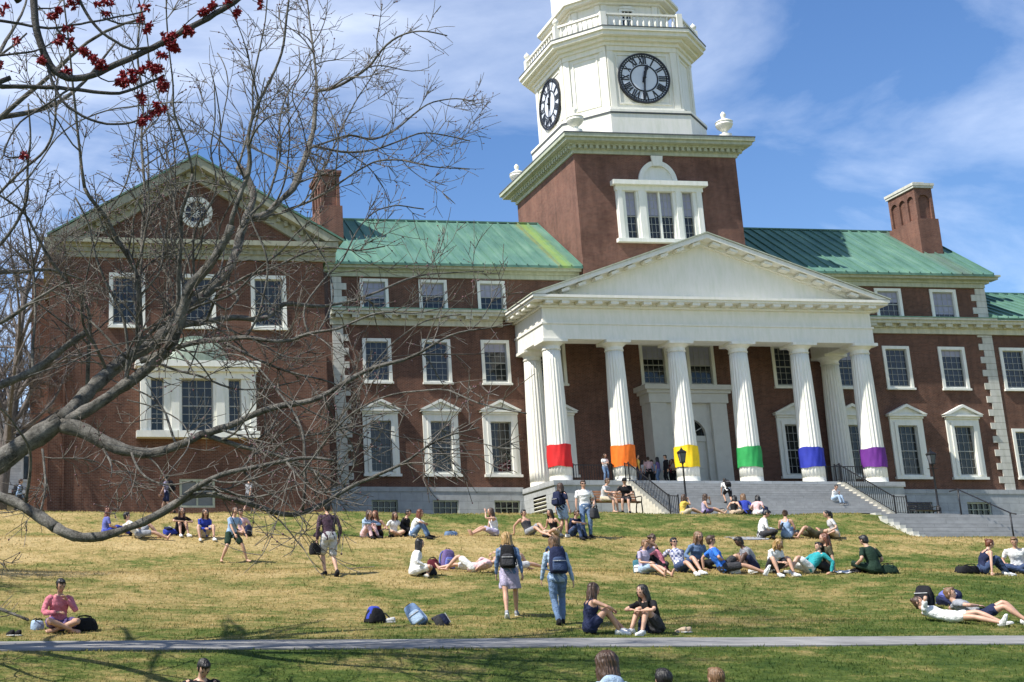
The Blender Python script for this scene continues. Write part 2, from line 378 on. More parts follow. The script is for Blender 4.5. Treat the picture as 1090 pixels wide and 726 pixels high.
# ---------------------------------------------------------------- the brick hall
AX = 40.1                      # axis of the portico
YF = 77.1                      # main front
YW = 63.1                      # front of the projecting wing
hall = empty('college_hall', (AX, YF, 6.0), 0, 'long red brick hall with white columned portico, green copper roofs and clock tower', 'building')
HO = np.array([AX, YF, 6.0])
def part(name, mb, mat, parent=None, smooth=None):
    """a part of the hall; meshes are written in world metres"""
    me_o = mb.build(name, mat, None, False)
    me = me_o.data; V = mb.verts(); c = np.array([(V[:,0].min()+V[:,0].max())/2, (V[:,1].min()+V[:,1].max())/2, V[:,2].min()])
    me.transform(Matrix.Translation((-Vector(c)).to_tuple())); 
    par = parent if parent is not None else hall
    me_o.parent = par
    base = HO if parent is None else np.array(par['org'])
    me_o.location = c - base
    me_o['org'] = [float(x) for x in c]
    if smooth: smooth_angle(me_o, smooth)
    return me_o
def wall_front(x0, x1, z0, z1, y, ops, depth=.32, mb=None):
    """front-facing wall sheet with rectangular openings and their reveals"""
    mb = mb or MB()
    X = sorted({x0, x1, *[o[0] for o in ops], *[o[1] for o in ops]}); Zs = sorted({z0, z1, *[o[2] for o in ops], *[o[3] for o in ops]})
    for i in range(len(X)-1):
        for j in range(len(Zs)-1):
            cx, cz = (X[i]+X[i+1])/2, (Zs[j]+Zs[j+1])/2
            if any(o[0] < cx < o[1] and o[2] < cz < o[3] for o in ops): continue
            mb.add([(X[i],y,Zs[j]),(X[i+1],y,Zs[j]),(X[i+1],y,Zs[j+1]),(X[i],y,Zs[j+1])], [(0,1,2,3)])
    for a, b_, c, d in ops:
        e = y + depth
        mb.add([(a,y,c),(a,e,c),(a,e,d),(a,y,d)], [(0,1,2,3)]); mb.add([(b_,y,c),(b_,y,d),(b_,e,d),(b_,e,c)], [(0,1,2,3)])
        mb.add([(a,y,d),(a,e,d),(b_,e,d),(b_,y,d)], [(0,1,2,3)]); mb.add([(a,y,c),(b_,y,c),(b_,e,c),(a,e,c)], [(0,1,2,3)])
    return mb
# ---- windows: one mesh set per pattern, copied to every opening
def frame_mb(w, h, t, ped=False, sill=True):
    """surround centred on x=0, z from 0 to h, wall face at y=0 (towards the viewer is -y); w,h outer size"""
    mb = MB(); p = .07
    if not ped:
        mb.box(-w/2, -w/2+t, -p, .16, 0, h); mb.box(w/2-t, w/2, -p, .16, 0, h)
        mb.box(-w/2+t, w/2-t, -p, .16, h-t, h); mb.box(-w/2-.05, w/2+.05, -p-.09, .16, -.13, 0.0 + .002)
        mb.box(-w/2+t, w/2-t, -.02, .17, .002, t*.45)
    else:
        # tall surround: outer pilaster strips, inner architrave, entablature and a small gable
        q = .26
        mb.box(-w/2, -w/2+q, -.10, .16, 0, h); mb.box(w/2-q, w/2, -.10, .16, 0, h)
        mb.box(-w/2+q, -w/2+q+t, -.17, .16, .12, h-.45); mb.box(w/2-q-t, w/2-q, -.17, .16, .12, h-.45)
        mb.box(-w/2+q, w/2-q, -.17, .16, h-.45, h-.2); mb.box(-w/2+q, w/2-q, -.10, .16, h-.2, h)
        mb.box(-w/2+q, w/2-q, -.09, .165, 0.003, .12)
        mb.box(-w/2-.08, w/2+.08, -.22, .16, -.16, .001)
        mb.box(-w/2-.03, w/2+.03, -.20, 0.01, h+.001, h+.14); mb.box(-w/2-.16, w/2+.16, -.34, 0.012, h+.141, h+.26)
        a = w/2+.2; g = .62
        mb.prism([(-a, h+.262), (a, h+.262), (0, h+.262+g)], 'y', -.16, .01)
        mb.prism([(-a-.03, h+.264), (-a+.30, h+.264), (0, h+.262+g-.13), (a-.30, h+.264), (a+.03, h+.264), (0, h+.262+g+.05)], 'y', -.38, .005)
    return mb
def sash_mb(w, h, nx, nz, y=.10, bar=.028, mid=True, st=.06):
    """the glazing bars of a double-hung sash filling w x h, centred on x=0"""
    mb = MB()
    mb.box(-w/2, -w/2+st, y-.03, y+.02, 0, h); mb.box(w/2-st, w/2, y-.03, y+.02, 0, h)
    mb.box(-w/2+st, w/2-st, y-.03, y+.02, 0, st+.03); mb.box(-w/2+st, w/2-st, y-.03, y+.02, h-st, h)
    if mid: mb.box(-w/2+st, w/2-st, y-.045, y+.02, h*.49-.03, h*.49+.03)
    for i in range(1, nx):
        x = -w/2 + w*i/nx; mb.box(x-bar/2, x+bar/2, y-.012, y+.012, st, h-st)
    for j in range(1, nz):
        z = h*j/nz
        if mid and abs(z - h*.49) < .1: continue
        mb.box(-w/2+st, w/2-st, y-.0125, y+.0125, z-bar/2, z+bar/2)
    return mb
def pane_mb(w, h, y=.118):
    return MB().box(-w/2+.003, w/2-.003, y, y+.03, .003, h-.003)
WIN = {}
def window(kind, x, z0, y, blind=0, glass='pane', rot=0):
    """kind -> outer w, outer h, trim, pedimented, panes"""
    w, h, t, ped, nx, nz = {'small': (1.85,2.03,.19,False,4,4), 'mid': (1.86,2.80,.20,False,4,6), 'ped': (2.25,3.78,.20,True,4,6), 'plain': (1.86,3.2,.2,False,4,6)}[kind]
    if ped: iw, ih, zo = w - 2*(.26+t), h - .45 - .12, .12
    else: iw, ih, zo = w - 2*t, h - t - t*.45, t*.45
    if kind not in WIN:
        tm = M['trim']
        WIN[kind] = (frame_mb(w, h, t, ped).mesh('window', tm), sash_mb(iw-.004, ih-.004, nx, nz, bar=.022).mesh('sash', M['sash']), {})
    fm, sm, d = WIN[kind]
    for gname in ('pane', 'pane_b'):
        if gname not in d: d[gname] = pane_mb(iw, ih).mesh('pane', M[gname])
    o = link('window', fm, hall, Vector((x, y, z0)) - Vector(HO)); o.rotation_euler.z = rot
    s = link('sash', sm, o, (0, 0, zo+.002)); p = link('pane', d[glass], o, (0, 0, zo))
    if blind:
        hb = ih*blind
        link('blind', MB().box(-iw/2+.05, iw/2-.05, .112, .1165, ih-hb, ih-.05).mesh('blind', M['blind']), o, (0, 0, zo))
    return o
def opening(kind, x, z0):
    w, h, t, ped, nx, nz = {'small': (1.85,2.03,.19,False,4,4), 'mid': (1.86,2.80,.20,False,4,6), 'ped': (2.25,3.78,.20,True,4,6), 'plain': (1.86,3.2,.2,False,4,6)}[kind]
    i = .1
    if ped: i = .3; return (x-w/2+i, x+w/2-i, z0+.05, z0+h-.25)
    return (x-w/2+i, x+w/2-i, z0+.04, z0+h-i)

LX = [20.72, 24.57, 28.42]; RX = [55.47, 59.34]; PX = [32.1, 47.8, 51.75]; EX = [63.65, 67.5, 71.4, 75.3, 79.2]
F1 = LX + PX + RX; F2 = LX + [32.1, 38.88, 42.02, 47.8, 51.75] + RX + EX; F3 = LX + RX
Z1, Z2, Z3 = 9.68, 15.5, 20.2
ops = [opening('ped', x, Z1) for x in F1] + [opening('plain', x, Z1) for x in EX] + [opening('mid', x, Z2) for x in F2]
part('wall', wall_front(14.3, 84, 8.87, 19.6, YF, ops), M['brick'])
part('wall', wall_front(17.75, 62.35, 19.6, 22.6, YF, [opening('small', x, Z3) for x in F3]), M['brick'])
mb = MB()   # ends and back, and the gables of the upper storey
for x in (17.76, 62.34):
    mb.add([(x,YF,19.6),(x,89.1,19.6),(x,89.1,22.9),(x,83.1,28.0),(x,YF,22.9)], [(0,1,2,3,4)])
mb.box(14.3, 84, 89.0, 89.1, 6, 22.6); mb.add([(84,YF,6),(84,89,6),(84,89,20),(84,YF,20)], [(0,1,2,3)])
part('end_wall', mb, M['brick'])
rr = random.Random(3)
for x in F1: window('ped', x, Z1, YF, glass='pane')
for x in EX: window('plain', x, Z1, YF)
for i, x in enumerate(F2): window('mid', x, Z2, YF, blind=[0,0,.22,0,.36,.5,0,.3,0,.18,0,.45,0,.3,0][i % 15], glass='pane_b' if x in LX[:2] or x > 47 else 'pane')
for i, x in enumerate(F3): window('small', x, Z3, YF, blind=[.62,.46,.5,.42,.85][i], glass='pane_b')

# ---- granite basement with small windows
def basement(x0, x1, ws):
    o = [(x-.82, x+.82, 7.15, 8.06) for x in ws]
    mb = wall_front(x0, x1, 5.2, 8.6, YF-.16, o, .4); mb.box(x0, x1, YF-.20, YF+.05, 8.6, 8.87); part('basement', mb, M['stone'])
    for x in ws:
        f = MB(); 
        for a, b_, c, d in ((x-.82, x-.74, 7.15, 8.06), (x+.74, x+.82, 7.15, 8.06), (x-.74, x+.74, 7.15, 7.24), (x-.74, x+.74, 7.97, 8.06)): f.box(a, b_, YF-.05, YF+.1, c, d)
        for k in range(1, 4): f.box(x-.74+.37*k-.02, x-.74+.37*k+.02, YF-.02, YF+.06, 7.24, 7.97)
        f.box(x-.74, x+.74, YF-.021, YF+.061, 7.58, 7.62)
        w = part('basement_window', f, M['green_trim'])
        part('pane', MB().box(x-.735, x+.735, YF+.07, YF+.09, 7.245, 7.965), M['pane'], w)
basement(14.3, 29.57, [20.75, 24.6, 28.5]); basement(51.13, 84, [55.6, 59.6, 63.6, 67.5])

# ---- cornices
def cornice(x0, x1, y, z0, z1, out, mat='cream', blocks=1.05, name='cornice', ends=(0,0), top='copper_b'):
    mb = MB(); h = z1 - z0
    mb.box(x0, x1, y-.14, y+.05, z0, z0+h*.38)
    mb.box(x0-ends[0]*.25, x1+ends[1]*.25, y-.26, y+.05, z0+h*.38+.001, z0+h*.62)
    mb.box(x0-ends[0]*(out-.12), x1+ends[1]*(out-.12), y-out+.12, y+.05, z0+h*.62+.001, z0+h*.84)
    mb.box(x0-ends[0]*out, x1+ends[1]*out, y-out, y+.05, z0+h*.84+.001, z1)
    if blocks:
        k = int((x1-x0)/blocks)
        for i in range(k):
            x = x0 + blocks*(i+.5); mb.box(x-.23, x+.23, y-out+.17, y-.26, z0+h*.40, z0+h*.62)
    o = part(name, mb, M[mat])
    if top: part('flashing', MB().box(x0-ends[0]*(out+.03), x1+ends[1]*(out+.03), y-out-.03, y+.05, z1+.001, z1+.06), M[top], o)
    return o
cornice(17.75, 29.0, YF, 19.15, 20.1, .75); cornice(51.2, 84, YF, 19.15, 20.1, .75)
cornice(17.75, 34.3, YF, 22.35, 23.1, .75, 'green_trim', 0, ends=(1,0), top=None); cornice(45.55, 62.34, YF, 22.35, 23.1, .75, 'green_trim', 0, ends=(0,1), top=None)
# ---- corner quoins
def quoins(x0, side, zs, y=YF):
    mb = MB(); z = zs[0]; i = 0
    while z < zs[1] - .1:
        h = min(.44, zs[1]-z); w = 1.02 if i % 2 else .70
        a, b_ = (x0, x0+w) if side > 0 else (x0-w, x0)
        mb.box(a, b_, y-.055-.003*(i % 2), y+.02, z, z+h-.018); z += h; i += 1
    part('quoin', mb, M['quoin'])
quoins(17.9, 1, (8.87, 19.14)); quoins(17.9, 1, (20.15, 22.34)); quoins(62.35, -1, (8.87, 19.14)); quoins(62.35, -1, (20.15, 22.34))

# ---- copper roofs with standing seams
def gable_roof(name, x0, x1, y_e, z_e, y_r, z_r, y_b, mat, step=.72, th=.16):
    mb = MB(); z_b = z_e
    mb.add([(x0,y_e,z_e),(x1,y_e,z_e),(x1,y_r,z_r),(x0,y_r,z_r),(x0,y_b,z_b),(x1,y_b,z_b)], [(0,1,2,3),(3,2,5,4)])
    mb.add([(x0,y_e,z_e-th),(x1,y_e,z_e-th),(x1,y_e,z_e),(x0,y_e,z_e)], [(0,1,2,3)])
    for x in (x0, x1):
        mb.add([(x,y_e,z_e-th),(x,y_e,z_e),(x,y_r,z_r),(x,y_b,z_b),(x,y_b,z_b-th),(x,y_r,z_r-th)], [(0,1,2,5),(5,2,3,4)])
    nrm = np.array([0, -(z_r-z_e), (y_r-y_e)]); nrm = nrm/np.linalg.norm(nrm)
    k = int((x1-x0)/step)
    for i in range(k+1):
        x = x0 + .05 + (x1-x0-.1)*i/k
        mb.bar(np.array((x,y_e,z_e)) + nrm*.03, np.array((x,y_r,z_r)) + nrm*.05, .055, .12, nrm)
    mb.box(x0, x1, y_r-.12, y_r+.12, z_r-.02, z_r+.09)
    return part(name, mb, mat)
gable_roof('roof', 14.5, 34.34, YF-.8, 23.12, 83.1, 28.2, 89.9, M['copper'])
gable_roof('roof', 45.52, 62.6, YF-.8, 23.12, 83.1, 28.2, 89.9, M['copper_b'])
gable_roof('roof', 62.36, 85, YF-.75, 20.17, 83.1, 23.7, 89.9, M['copper_b'])
# ---- chimneys
def chimney(x0, x1, y0, y1, zb, zt, capm='quoin'):
    mb = MB(); zm = zb + (zt-zb)*.42; i = .10
    mb.box(x0-.12, x1+.12, y0-.12, y1+.12, zb-3, zm); mb.box(x0+.14, x1-.14, y0+.14, y1-.14, zm+.001, zt-.28)
    # raised piers leaving arched panels in each face
    za = zt - .75
    def arch(u0, u1, face):
        r = (u1-u0)/2; c = (u0+u1)/2; P = [(u0-.0, zt-.28)]
        P += [(c + r*math.cos(t), za - r + r*math.sin(t)) for t in np.linspace(PI, 0, 9)] + [(u1, zt-.28)]
        return P
    def facepanel(face, lo, hi, n):
        w = (hi-lo-.22*(n+1))/n
        for k in range(n+1):
            a = lo + k*(w+.22)
            if face == 'x': mb.box(x0, x0+.16, a, a+.22, zm+.002, zt-.282); mb.box(x1-.16, x1, a, a+.22, zm+.002, zt-.282)
            else: mb.box(a+.004, a+.216, y0+.004, y0+.17, zm+.003, zt-.283); mb.box(a+.004, a+.216, y1-.17, y1-.004, zm+.003, zt-.283)
        for k in range(n):
            a = lo + .22 + k*(w+.22); P = arch(a, a+w, face)
            P = [(q[0], q[1]-.004) for q in P]
            if face == 'x': mb.prism(P, 'x', x0+.006, x0+.155); mb.prism(P, 'x', x1-.155, x1-.006)
            else: mb.prism(P, 'y', y0+.008, y0+.165); mb.prism(P, 'y', y1-.165, y1-.008)
    facepanel('x', y0, y1, 3); facepanel('y', x0, x1, 1)
    o = part('chimney', mb, M['brick_tower'])
    c = MB().box(x0-.1, x1+.1, y0-.1, y1+.1, zt-.28, zt-.12); c.box(x0-.15, x1+.15, y0-.15, y1+.15, zt-.12, zt+.06); c.box(x0+.25, x1-.25, y0+.3, y1-.3, zt+.06, zt+.28)
    part('cap', c, M[capm], o)
chimney(60.3, 61.6, 79.6, 82.4, 26.2, 30.6); chimney(18.05, 19.35, 79.6, 82.4, 26.2, 30.4, 'brick_tower')

# ---- projecting wing on the tree side
WC = 7.6
WO = [opening('mid', x, 15.45) for x in (4.0, 7.66, 11.36)] + [(6.62, 8.40, 6.2, 7.62), (4.62, 10.48, 9.8, 12.7)]
mb = wall_front(.05, 14.3, 4.8, 19.05, YW, WO)
mb.add([(.05,YW,4.8),(.05,89,4.8),(.05,89,19.6),(.05,YW,19.6)], [(0,1,2,3)]); mb.add([(14.3,YW,4.8),(14.3,89,4.8),(14.3,89,19.6),(14.3,YW,19.6)], [(3,2,1,0)])
k = 20; mb.add([(.3,YW+.1,19.5),(14.9,YW+.1,19.5),(WC,YW+.1,23.75)], [(0,1,2)])
mb.add([(.05,89,4.8),(14.3,89,4.8),(14.3,89,19.6),(WC,89,24),(.05,89,19.6)], [(4,3,2,1,0)])
part('wing_wall', mb, M['brick'])
for i, x in enumerate((4.0, 7.66, 11.36)): window('mid', x, 15.45, YW, glass='pane')
def dentil_cornice(x0, x1, y, z0, z1, out, ends=(1,1)):
    mb = MB(); h = z1-z0
    mb.box(x0, x1, y-.12, y+.08, z0, z0+h*.3); mb.box(x0-ends[0]*(out-.3), x1+ends[1]*(out-.3), y-out+.3, y+.08, z0+h*.56, z0+h*.72)
    mb.box(x0-ends[0]*out, x1+ends[1]*out, y-out, y+.08, z0+h*.721, z1)
    n = int((x1-x0)/.36)
    for i in range(n): mb.box(x0+.36*i+.06, x0+.36*i+.26, y-out+.38, y-.12, z0+h*.3, z0+h*.56)
    mb.box(x0, x1, y-.2, y+.08, z0+h*.301, z0+h*.559)
    return mb
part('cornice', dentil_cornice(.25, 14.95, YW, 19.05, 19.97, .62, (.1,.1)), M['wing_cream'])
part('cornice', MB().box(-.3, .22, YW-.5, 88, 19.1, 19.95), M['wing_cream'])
mb = MB(); ax = WC; hw = 7.5; zt = 24.45; zb_ = 20.0     # raking cornice, sloping boxes with dentils
for s in (-1, 1):
    e = ax + s*hw
    mb.prism([(e+s*.05, zb_), (e-s*1.9, zb_), (ax, zt-1.05), (ax, zt)], 'y', YW-.12, YW+.1)
    mb.prism([(e+s*.12, zb_+.0), (e-s*.75, zb_), (ax, zt-.42), (ax, zt+.06)], 'y', YW-.68, YW-.121)
    n = 19
    for i in range(1, n):
        f = i/n; x = e + (ax-e)*f; z = zb_ + (zt-zb_)*f - .62
        if x*s < (ax + s*.3)*s or f < .12: continue
        mb.box(x-.1, x+.1, YW-.32, YW-.122, z-.12, z+.14)
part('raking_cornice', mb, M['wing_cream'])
mb = MB(); yr0, yr1 = YW-.72, 88.5
mb.add([(-.15,yr0,zb_+.04),(ax,yr0,zt+.12),(ax,yr1,zt+.12),(-.15,yr1,zb_+.04)], [(0,1,2,3)]); mb.add([(15.3,yr0,zb_+.04),(ax,yr0,zt+.12),(ax,yr1,zt+.12),(15.3,yr1,zb_+.04)], [(3,2,1,0)])
mb.add([(-.15,yr0,zb_),(15.3,yr0,zb_),(ax,yr0,zt+.12)], []);
for s, e in ((-1, -.15), (1, 15.3)):
    mb.bar((e, yr0-.02, zb_+.03), (ax, yr0-.02, zt+.11), .06, .10, (0,0,1))
    for i in range(24):
        y = yr0 + .6 + i*.95; mb.bar((e, y, zb_+.06), (ax, y, zt+.14), .05, .07, (0,0,1))
part('roof', mb, M['copper_b'])
# round window in the gable
oc = (7.64, 21.65)
mb = MB(); n = 32; ro, ri = .86, .58
for i in range(n):
    a, b_ = 2*PI*i/n, 2*PI*(i+1)/n
    P = [(oc[0]+r*math.cos(q), oc[1]+r*math.sin(q)) for r, q in ((ri,a),(ro,a),(ro,b_),(ri,b_))]
    mb.prism(P, 'y', YW-.03, YW+.12)
ocw = part('round_window', mb, M['trim'], smooth=40)
mb = MB(); c = [(oc[0]+ri*math.cos(2*PI*i/n), oc[1]+ri*math.sin(2*PI*i/n)) for i in range(n)]; mb.prism(c, 'y', YW+.085, YW+.11); part('pane', mb, M['pane_b'], ocw)
mb = MB()
for q in np.arange(4)*PI/4:
    d = np.array([math.cos(q), 0, math.sin(q)])*ri; o_ = np.array([oc[0], YW+.065, oc[1]]); mb.bar(o_-d, o_+d, .035, .03, (0,1,0))
for i in range(16):
    a, b_ = 2*PI*i/16, 2*PI*(i+1)/16; mb.bar((oc[0]+.27*math.cos(a), YW+.065, oc[1]+.27*math.sin(a)), (oc[0]+.27*math.cos(b_), YW+.065, oc[1]+.27*math.sin(b_)), .04, .03, (0,1,0))
part('glazing_bars', mb, M['trim'], ocw)
# three-light window with rounded hood
y = YW; zs, zt_ = 9.98, 12.66
mb = MB()
for a, b_ in ((4.66,5.17),(5.83,6.73),(8.34,9.12),(9.77,10.5)): mb.box(a, b_, y-.42, y+.3, zs, zt_)
for a, b_ in ((4.66,4.95),(6.2,6.6),(8.47,8.9),(10.2,10.5)): mb.box(a, b_, y-.50, y-.42, zs, zt_)
mb.box(4.45, 10.65, y-.60, y+.3, zs-.34, zs-.001); mb.box(4.62, 10.52, y-.5, y+.3, zt_+.001, zt_+.34)
mb.box(4.5, 10.62, y-.66, y+.3, zt_+.341, zt_+.55); mb.box(4.38, 10.74, y-.82, y+.3, zt_+.551, zt_+.86)
bay = part('palladian_window', mb, M['trim'])
mb = MB(); cx = 7.5; rad = 1.55
pr = [(cx+rad*math.cos(t), 13.52+1.28*math.sin(t)) for t in np.linspace(0, PI, 21)]
for k in range(6):
    f0, f1 = k/6, (k+1)/6
    s0 = math.cos(f0*PI/2); s1 = max(.001, math.cos(f1*PI/2))
    for i in range(20):
        q = []
        for f, s, j in ((f0,s0,i),(f0,s0,i+1),(f1,s1,i+1),(f1,s1,i)):
            q.append((cx+(pr[j][0]-cx)*s, y-.02-.75*math.sin(f*PI/2), 13.52+(pr[j][1]-13.52)*s))
        mb.add(q, [(0,1,2,3)])
mb.prism([(cx+(rad+.14)*math.cos(t), 13.521+1.42*math.sin(t)) for t in np.linspace(0, PI, 21)], 'y', y-.14, y+.05)
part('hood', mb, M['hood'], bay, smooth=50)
for x0, x1, nx in ((5.17,5.83,2),(6.73,8.34,4),(9.12,9.77,2)):
    s = sash_mb(x1-x0, zt_-zs, nx, 6, y=-.12); part('sash', MB().add(s.verts()+np.array([(x0+x1)/2, y, zs]), s.f), M['sash'], bay)
    part('pane', MB().box(x0, x1, y-.10, y-.07, zs, zt_), M['pane'], bay)
mb = MB()
for a, b_, c, d in ((6.62,6.74,6.2,7.62),(8.28,8.40,6.2,7.62),(6.74,8.28,7.5,7.62),(6.74,8.28,6.2,6.3)): mb.box(a, b_, y+.02, y+.2, c, d)
mb.box(7.47,7.55,y+.03,y+.18,6.3,7.5)
gw = part('ground_window', mb, M['green_trim']); part('pane', MB().box(6.74,8.28,y+.1,y+.13,6.3,7.5), simple('grey_panel', (.16,.17,.17), .5), gw)
part('downpipe', MB().box(.75,.87,YW-.12,YW-.005,5.5,19.0), M['brick'])
# lower block set back at the tree side of the wing
part('side_wall', wall_front(-1.0, .04, 5.0, 20.4, 72.0, []).add([(-1.0,72,5),(-1.0,88,5),(-1.0,88,20.4),(-1.0,72,20.4)], [(0,1,2,3)]).add([(-1.0,72,20.4),(.04,72,20.4),(.04,88,20.4),(-1.0,88,20.4)], [(0,1,2,3)]), M['brick'])

# ---- portico
PF = 72.0; ZP = 8.74
mb = wall_front(29.58, 51.12, 5.2, 8.45, PF, [])
mb.add([(51.12,PF,5.2),(51.12,YF,5.2),(51.12,YF,8.45),(51.12,PF,8.45)], [(0,1,2,3)])
# left cheek with a louvred opening
for a, b_, c, d in ((PF,73.4,5.2,8.45),(75.4,YF,5.2,8.45),(73.4,75.4,5.2,6.6),(73.4,75.4,8.05,8.45)): mb.add([(29.58,a,c),(29.58,b_,c),(29.58,b_,d),(29.58,a,d)], [(3,2,1,0)])
mb.box(29.50, 51.2, PF-.08, YF, 8.451, ZP)
pod = part('podium', mb, M['stone'])
mb = MB()
for i in range(6): mb.bar((29.62, 73.4, 6.72+.23*i), (29.62, 75.4, 6.72+.23*i), .10, .05, (1,0,1.2))
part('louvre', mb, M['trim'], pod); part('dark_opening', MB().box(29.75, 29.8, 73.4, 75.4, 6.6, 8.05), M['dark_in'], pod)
# fluted columns
prof = [(.80,0),(.80,.10),(.76,.12),(.78,.2),(.74,.27),(.675,.30)]
zc = 17.36 - ZP
for i in range(0, 13):
    f = i/12; prof.append((.66 - .145*f**1.6, .34 + (zc-.34-.62)*f))
fl = MB(); fl.lathe([(p[0], p[1]) for p in prof[6:]], seg=120, flute=20, fl=.08)
cap = MB(); cap.lathe([(.515, zc-.62), (.56,zc-.60),(.56,zc-.55),(.53,zc-.53),(.53,zc-.36),(.58,zc-.33),(.70,zc-.20),(.72,zc-.185)], seg=40)
cap.box(-.76,.76,-.76,.76,zc-.184,zc)
bas = MB(); bas.lathe([(.70,0),(.70,.06),(.66,.10),(.655,.34)], seg=40)
cm = [fl.mesh('column', M['white'], True), cap.mesh('capital', M['white']), bas.mesh('base', M['white'])]
for k in range(3): cm[k].set_sharp_from_angle(angle=R(50)) if k else None
CX = [30.46 + 3.95*i for i in range(6)]; CY = 73.1
for x, yy in [(x, CY) for x in CX] + [(30.46, 76.2), (CX[5], 76.2)]:
    o = link('column', cm[0], hall, Vector((x, yy, ZP+.002)) - Vector(HO)); link('capital', cm[1], o); link('base', cm[2], o)
# entablature: a beam round three sides
mb = MB(); x0, x1 = 29.8, 50.85; f = 72.5
for a, b_, c, d in ((x0,x1,f,f+1.25),(x0,x0+1.25,f+1.251,YF),(x1-1.25,x1,f+1.251,YF)):
    mb.box(a, b_, c, d, 17.36, 18.28)
    mb.box(a+.03, b_-.03, c+.03, d-.002, 18.401, 19.3)
mb.box(x0-.07, x1+.07, f-.07, YF-.01, 18.281, 18.40)
mb.box(x0+1.2, x1-1.2, f+1.2, YF-.02, 18.6, 18.7)
part('entablature', mb, M['white'])
mb = MB(); o_ = .82
mb.box(x0-.15, x1+.15, f-.15, YF-.012, 19.301, 19.42)
mb.box(x0-o_+.1, x1+o_-.1, f-o_+.1, YF-.014, 19.62, 19.76); mb.box(x0-o_, x1+o_, f-o_, YF-.016, 19.761, 19.93)
mb.box(x0-.1, x1+.1, f-.1, YF-.018, 19.421, 19.619)
nb = 20
for i in range(nb+1):
    x = x0 + .25 + (x1-x0-.5)*i/nb; mb.box(x-.24, x+.24, f-o_+.16, f-.1, 19.43, 19.619)
for i in range(5):
    yy = f + .35 + i*.95
    for a, b_ in ((x0-o_+.16, x0-.1), (x1+.1, x1+o_-.16)): mb.box(a, b_, yy-.24, yy+.24, 19.43, 19.619)
part('cornice', mb, M['white'])
# pediment
xa, xb = x0-o_, x1+o_; xc = (xa+xb)/2; za, zp = 19.94, 24.0
mb = MB(); mb.prism([(xa+.9, za), (xb-.9, za), (xc, zp-.45)], 'y', f+.06, f+.5); part('tympanum', mb, M['white'])
mb = MB()
sl = (zp-za)/(xc-xa)
for s, e in ((-1, xa), (1, xb)):
    mb.prism([(e, za), (e-s*1.45, za), (xc, zp-.58), (xc, zp-.02)][::s], 'y', f-.14, f+.3)
    mb.prism([(e-s*.0, za+.02), (e-s*.75, za+.02), (xc, zp-.30), (xc, zp)][::s], 'y', f-o_, f-.141)
    for i in range(1, 11):
        q = i/10.6; x = e + (xc-e)*q; z = za + (zp-za)*q - .42
        if q < .16: continue
        d = np.array([(xc-e), 0, (zp-za)]); d /= np.linalg.norm(d); p = np.array([x, f-.45, z])
        mb.bar(p-d*.25, p+d*.25, .5, .17, (0,0,1))
part('raking_cornice', mb, M['white'])
mb = MB()
for s, e in ((-1, xa-.06), (1, xb+.06)):
    mb.add([(e,f-o_-.06,za+.07),(xc,f-o_-.06,zp+.09),(xc,YF-.6,zp+.09),(e,YF-.6,za+.07)], [(0,1,2,3)][::1]); mb.add([(e,f-o_-.06,za+.0),(xc,f-o_-.06,zp+.0),(xc,f-o_-.06,zp+.09),(e,f-o_-.06,za+.07)], [(0,1,2,3)])
    mb.add([(e,f-o_-.06,za),(e,YF-.6,za),(e,YF-.6,za+.07),(e,f-o_-.06,za+.07)], [(0,1,2,3)])
part('roof', mb, M['green_trim'])
# doorway: white frontispiece with arched fanlight
y0, y1 = 75.9, YF-.002; dc = 40.3
mb = MB()
mb.box(dc-2.5, dc-1.45, y0, y1, ZP+.01, 14.15); mb.box(dc+1.45, dc+2.5, y0, y1, ZP+.01, 14.15)
mb.box(dc-1.449, dc+1.449, y0+.25, y1, 13.55, 14.15)
mb.box(dc-2.6, dc+2.6, y0-.08, y1, 14.151, 14.75); mb.box(dc-2.75, dc+2.75, y0-.22, y1, 14.751, 14.95); mb.box(dc-2.95, dc+2.95, y0-.42, y1, 14.951, 15.25)
arc = [(dc+1.1*math.cos(t), 12.1+1.1*math.sin(t)) for t in np.linspace(0, PI, 17)]
# spandrel round the arch
for i in range(16):
    p, q = arc[i], arc[i+1]; mb.prism([p, (p[0], 13.549), (q[0], 13.549), q], 'y', y0+.25, y1)
mb.box(dc+1.1, dc+1.449, y0+.25, y1, ZP+.01, 13.549); mb.box(dc-1.449, dc-1.1, y0+.25, y1, ZP+.01, 13.549)
fr = part('door_surround', mb, M['door'])
mb = MB(); mb.box(dc-1.099, dc+1.099, y0+.5, y0+.6, ZP+.01, 11.75)
for sx in (-1, 1):
    for zz in ((9.0,9.9),(10.05,11.6)): mb.box(dc+sx*.55-.38, dc+sx*.55+.38, y0+.46, y0+.5, *zz)
mb.box(dc-1.1, dc+1.1, y0+.40, y0+.6, 11.751, 12.1)
part('door', mb, M['door'])
part('fanlight', MB().prism(arc, 'y', y0+.5, y0+.54), M['pane'], fr)
mb = MB()
for t in np.linspace(0, PI, 7): mb.bar((dc, y0+.47, 12.1), (dc+1.08*math.cos(t), y0+.47, 12.1+1.08*math.sin(t)+.001), .04, .035, (0,1,0))
for i in range(16): mb.bar((arc[i][0]*.5+dc*.5, y0+.47, arc[i][1]*.5+6.05), (arc[i+1][0]*.5+dc*.5, y0+.47, arc[i+1][1]*.5+6.05), .04, .035, (0,1,0))
part('glazing_bars', mb, M['door'], fr)

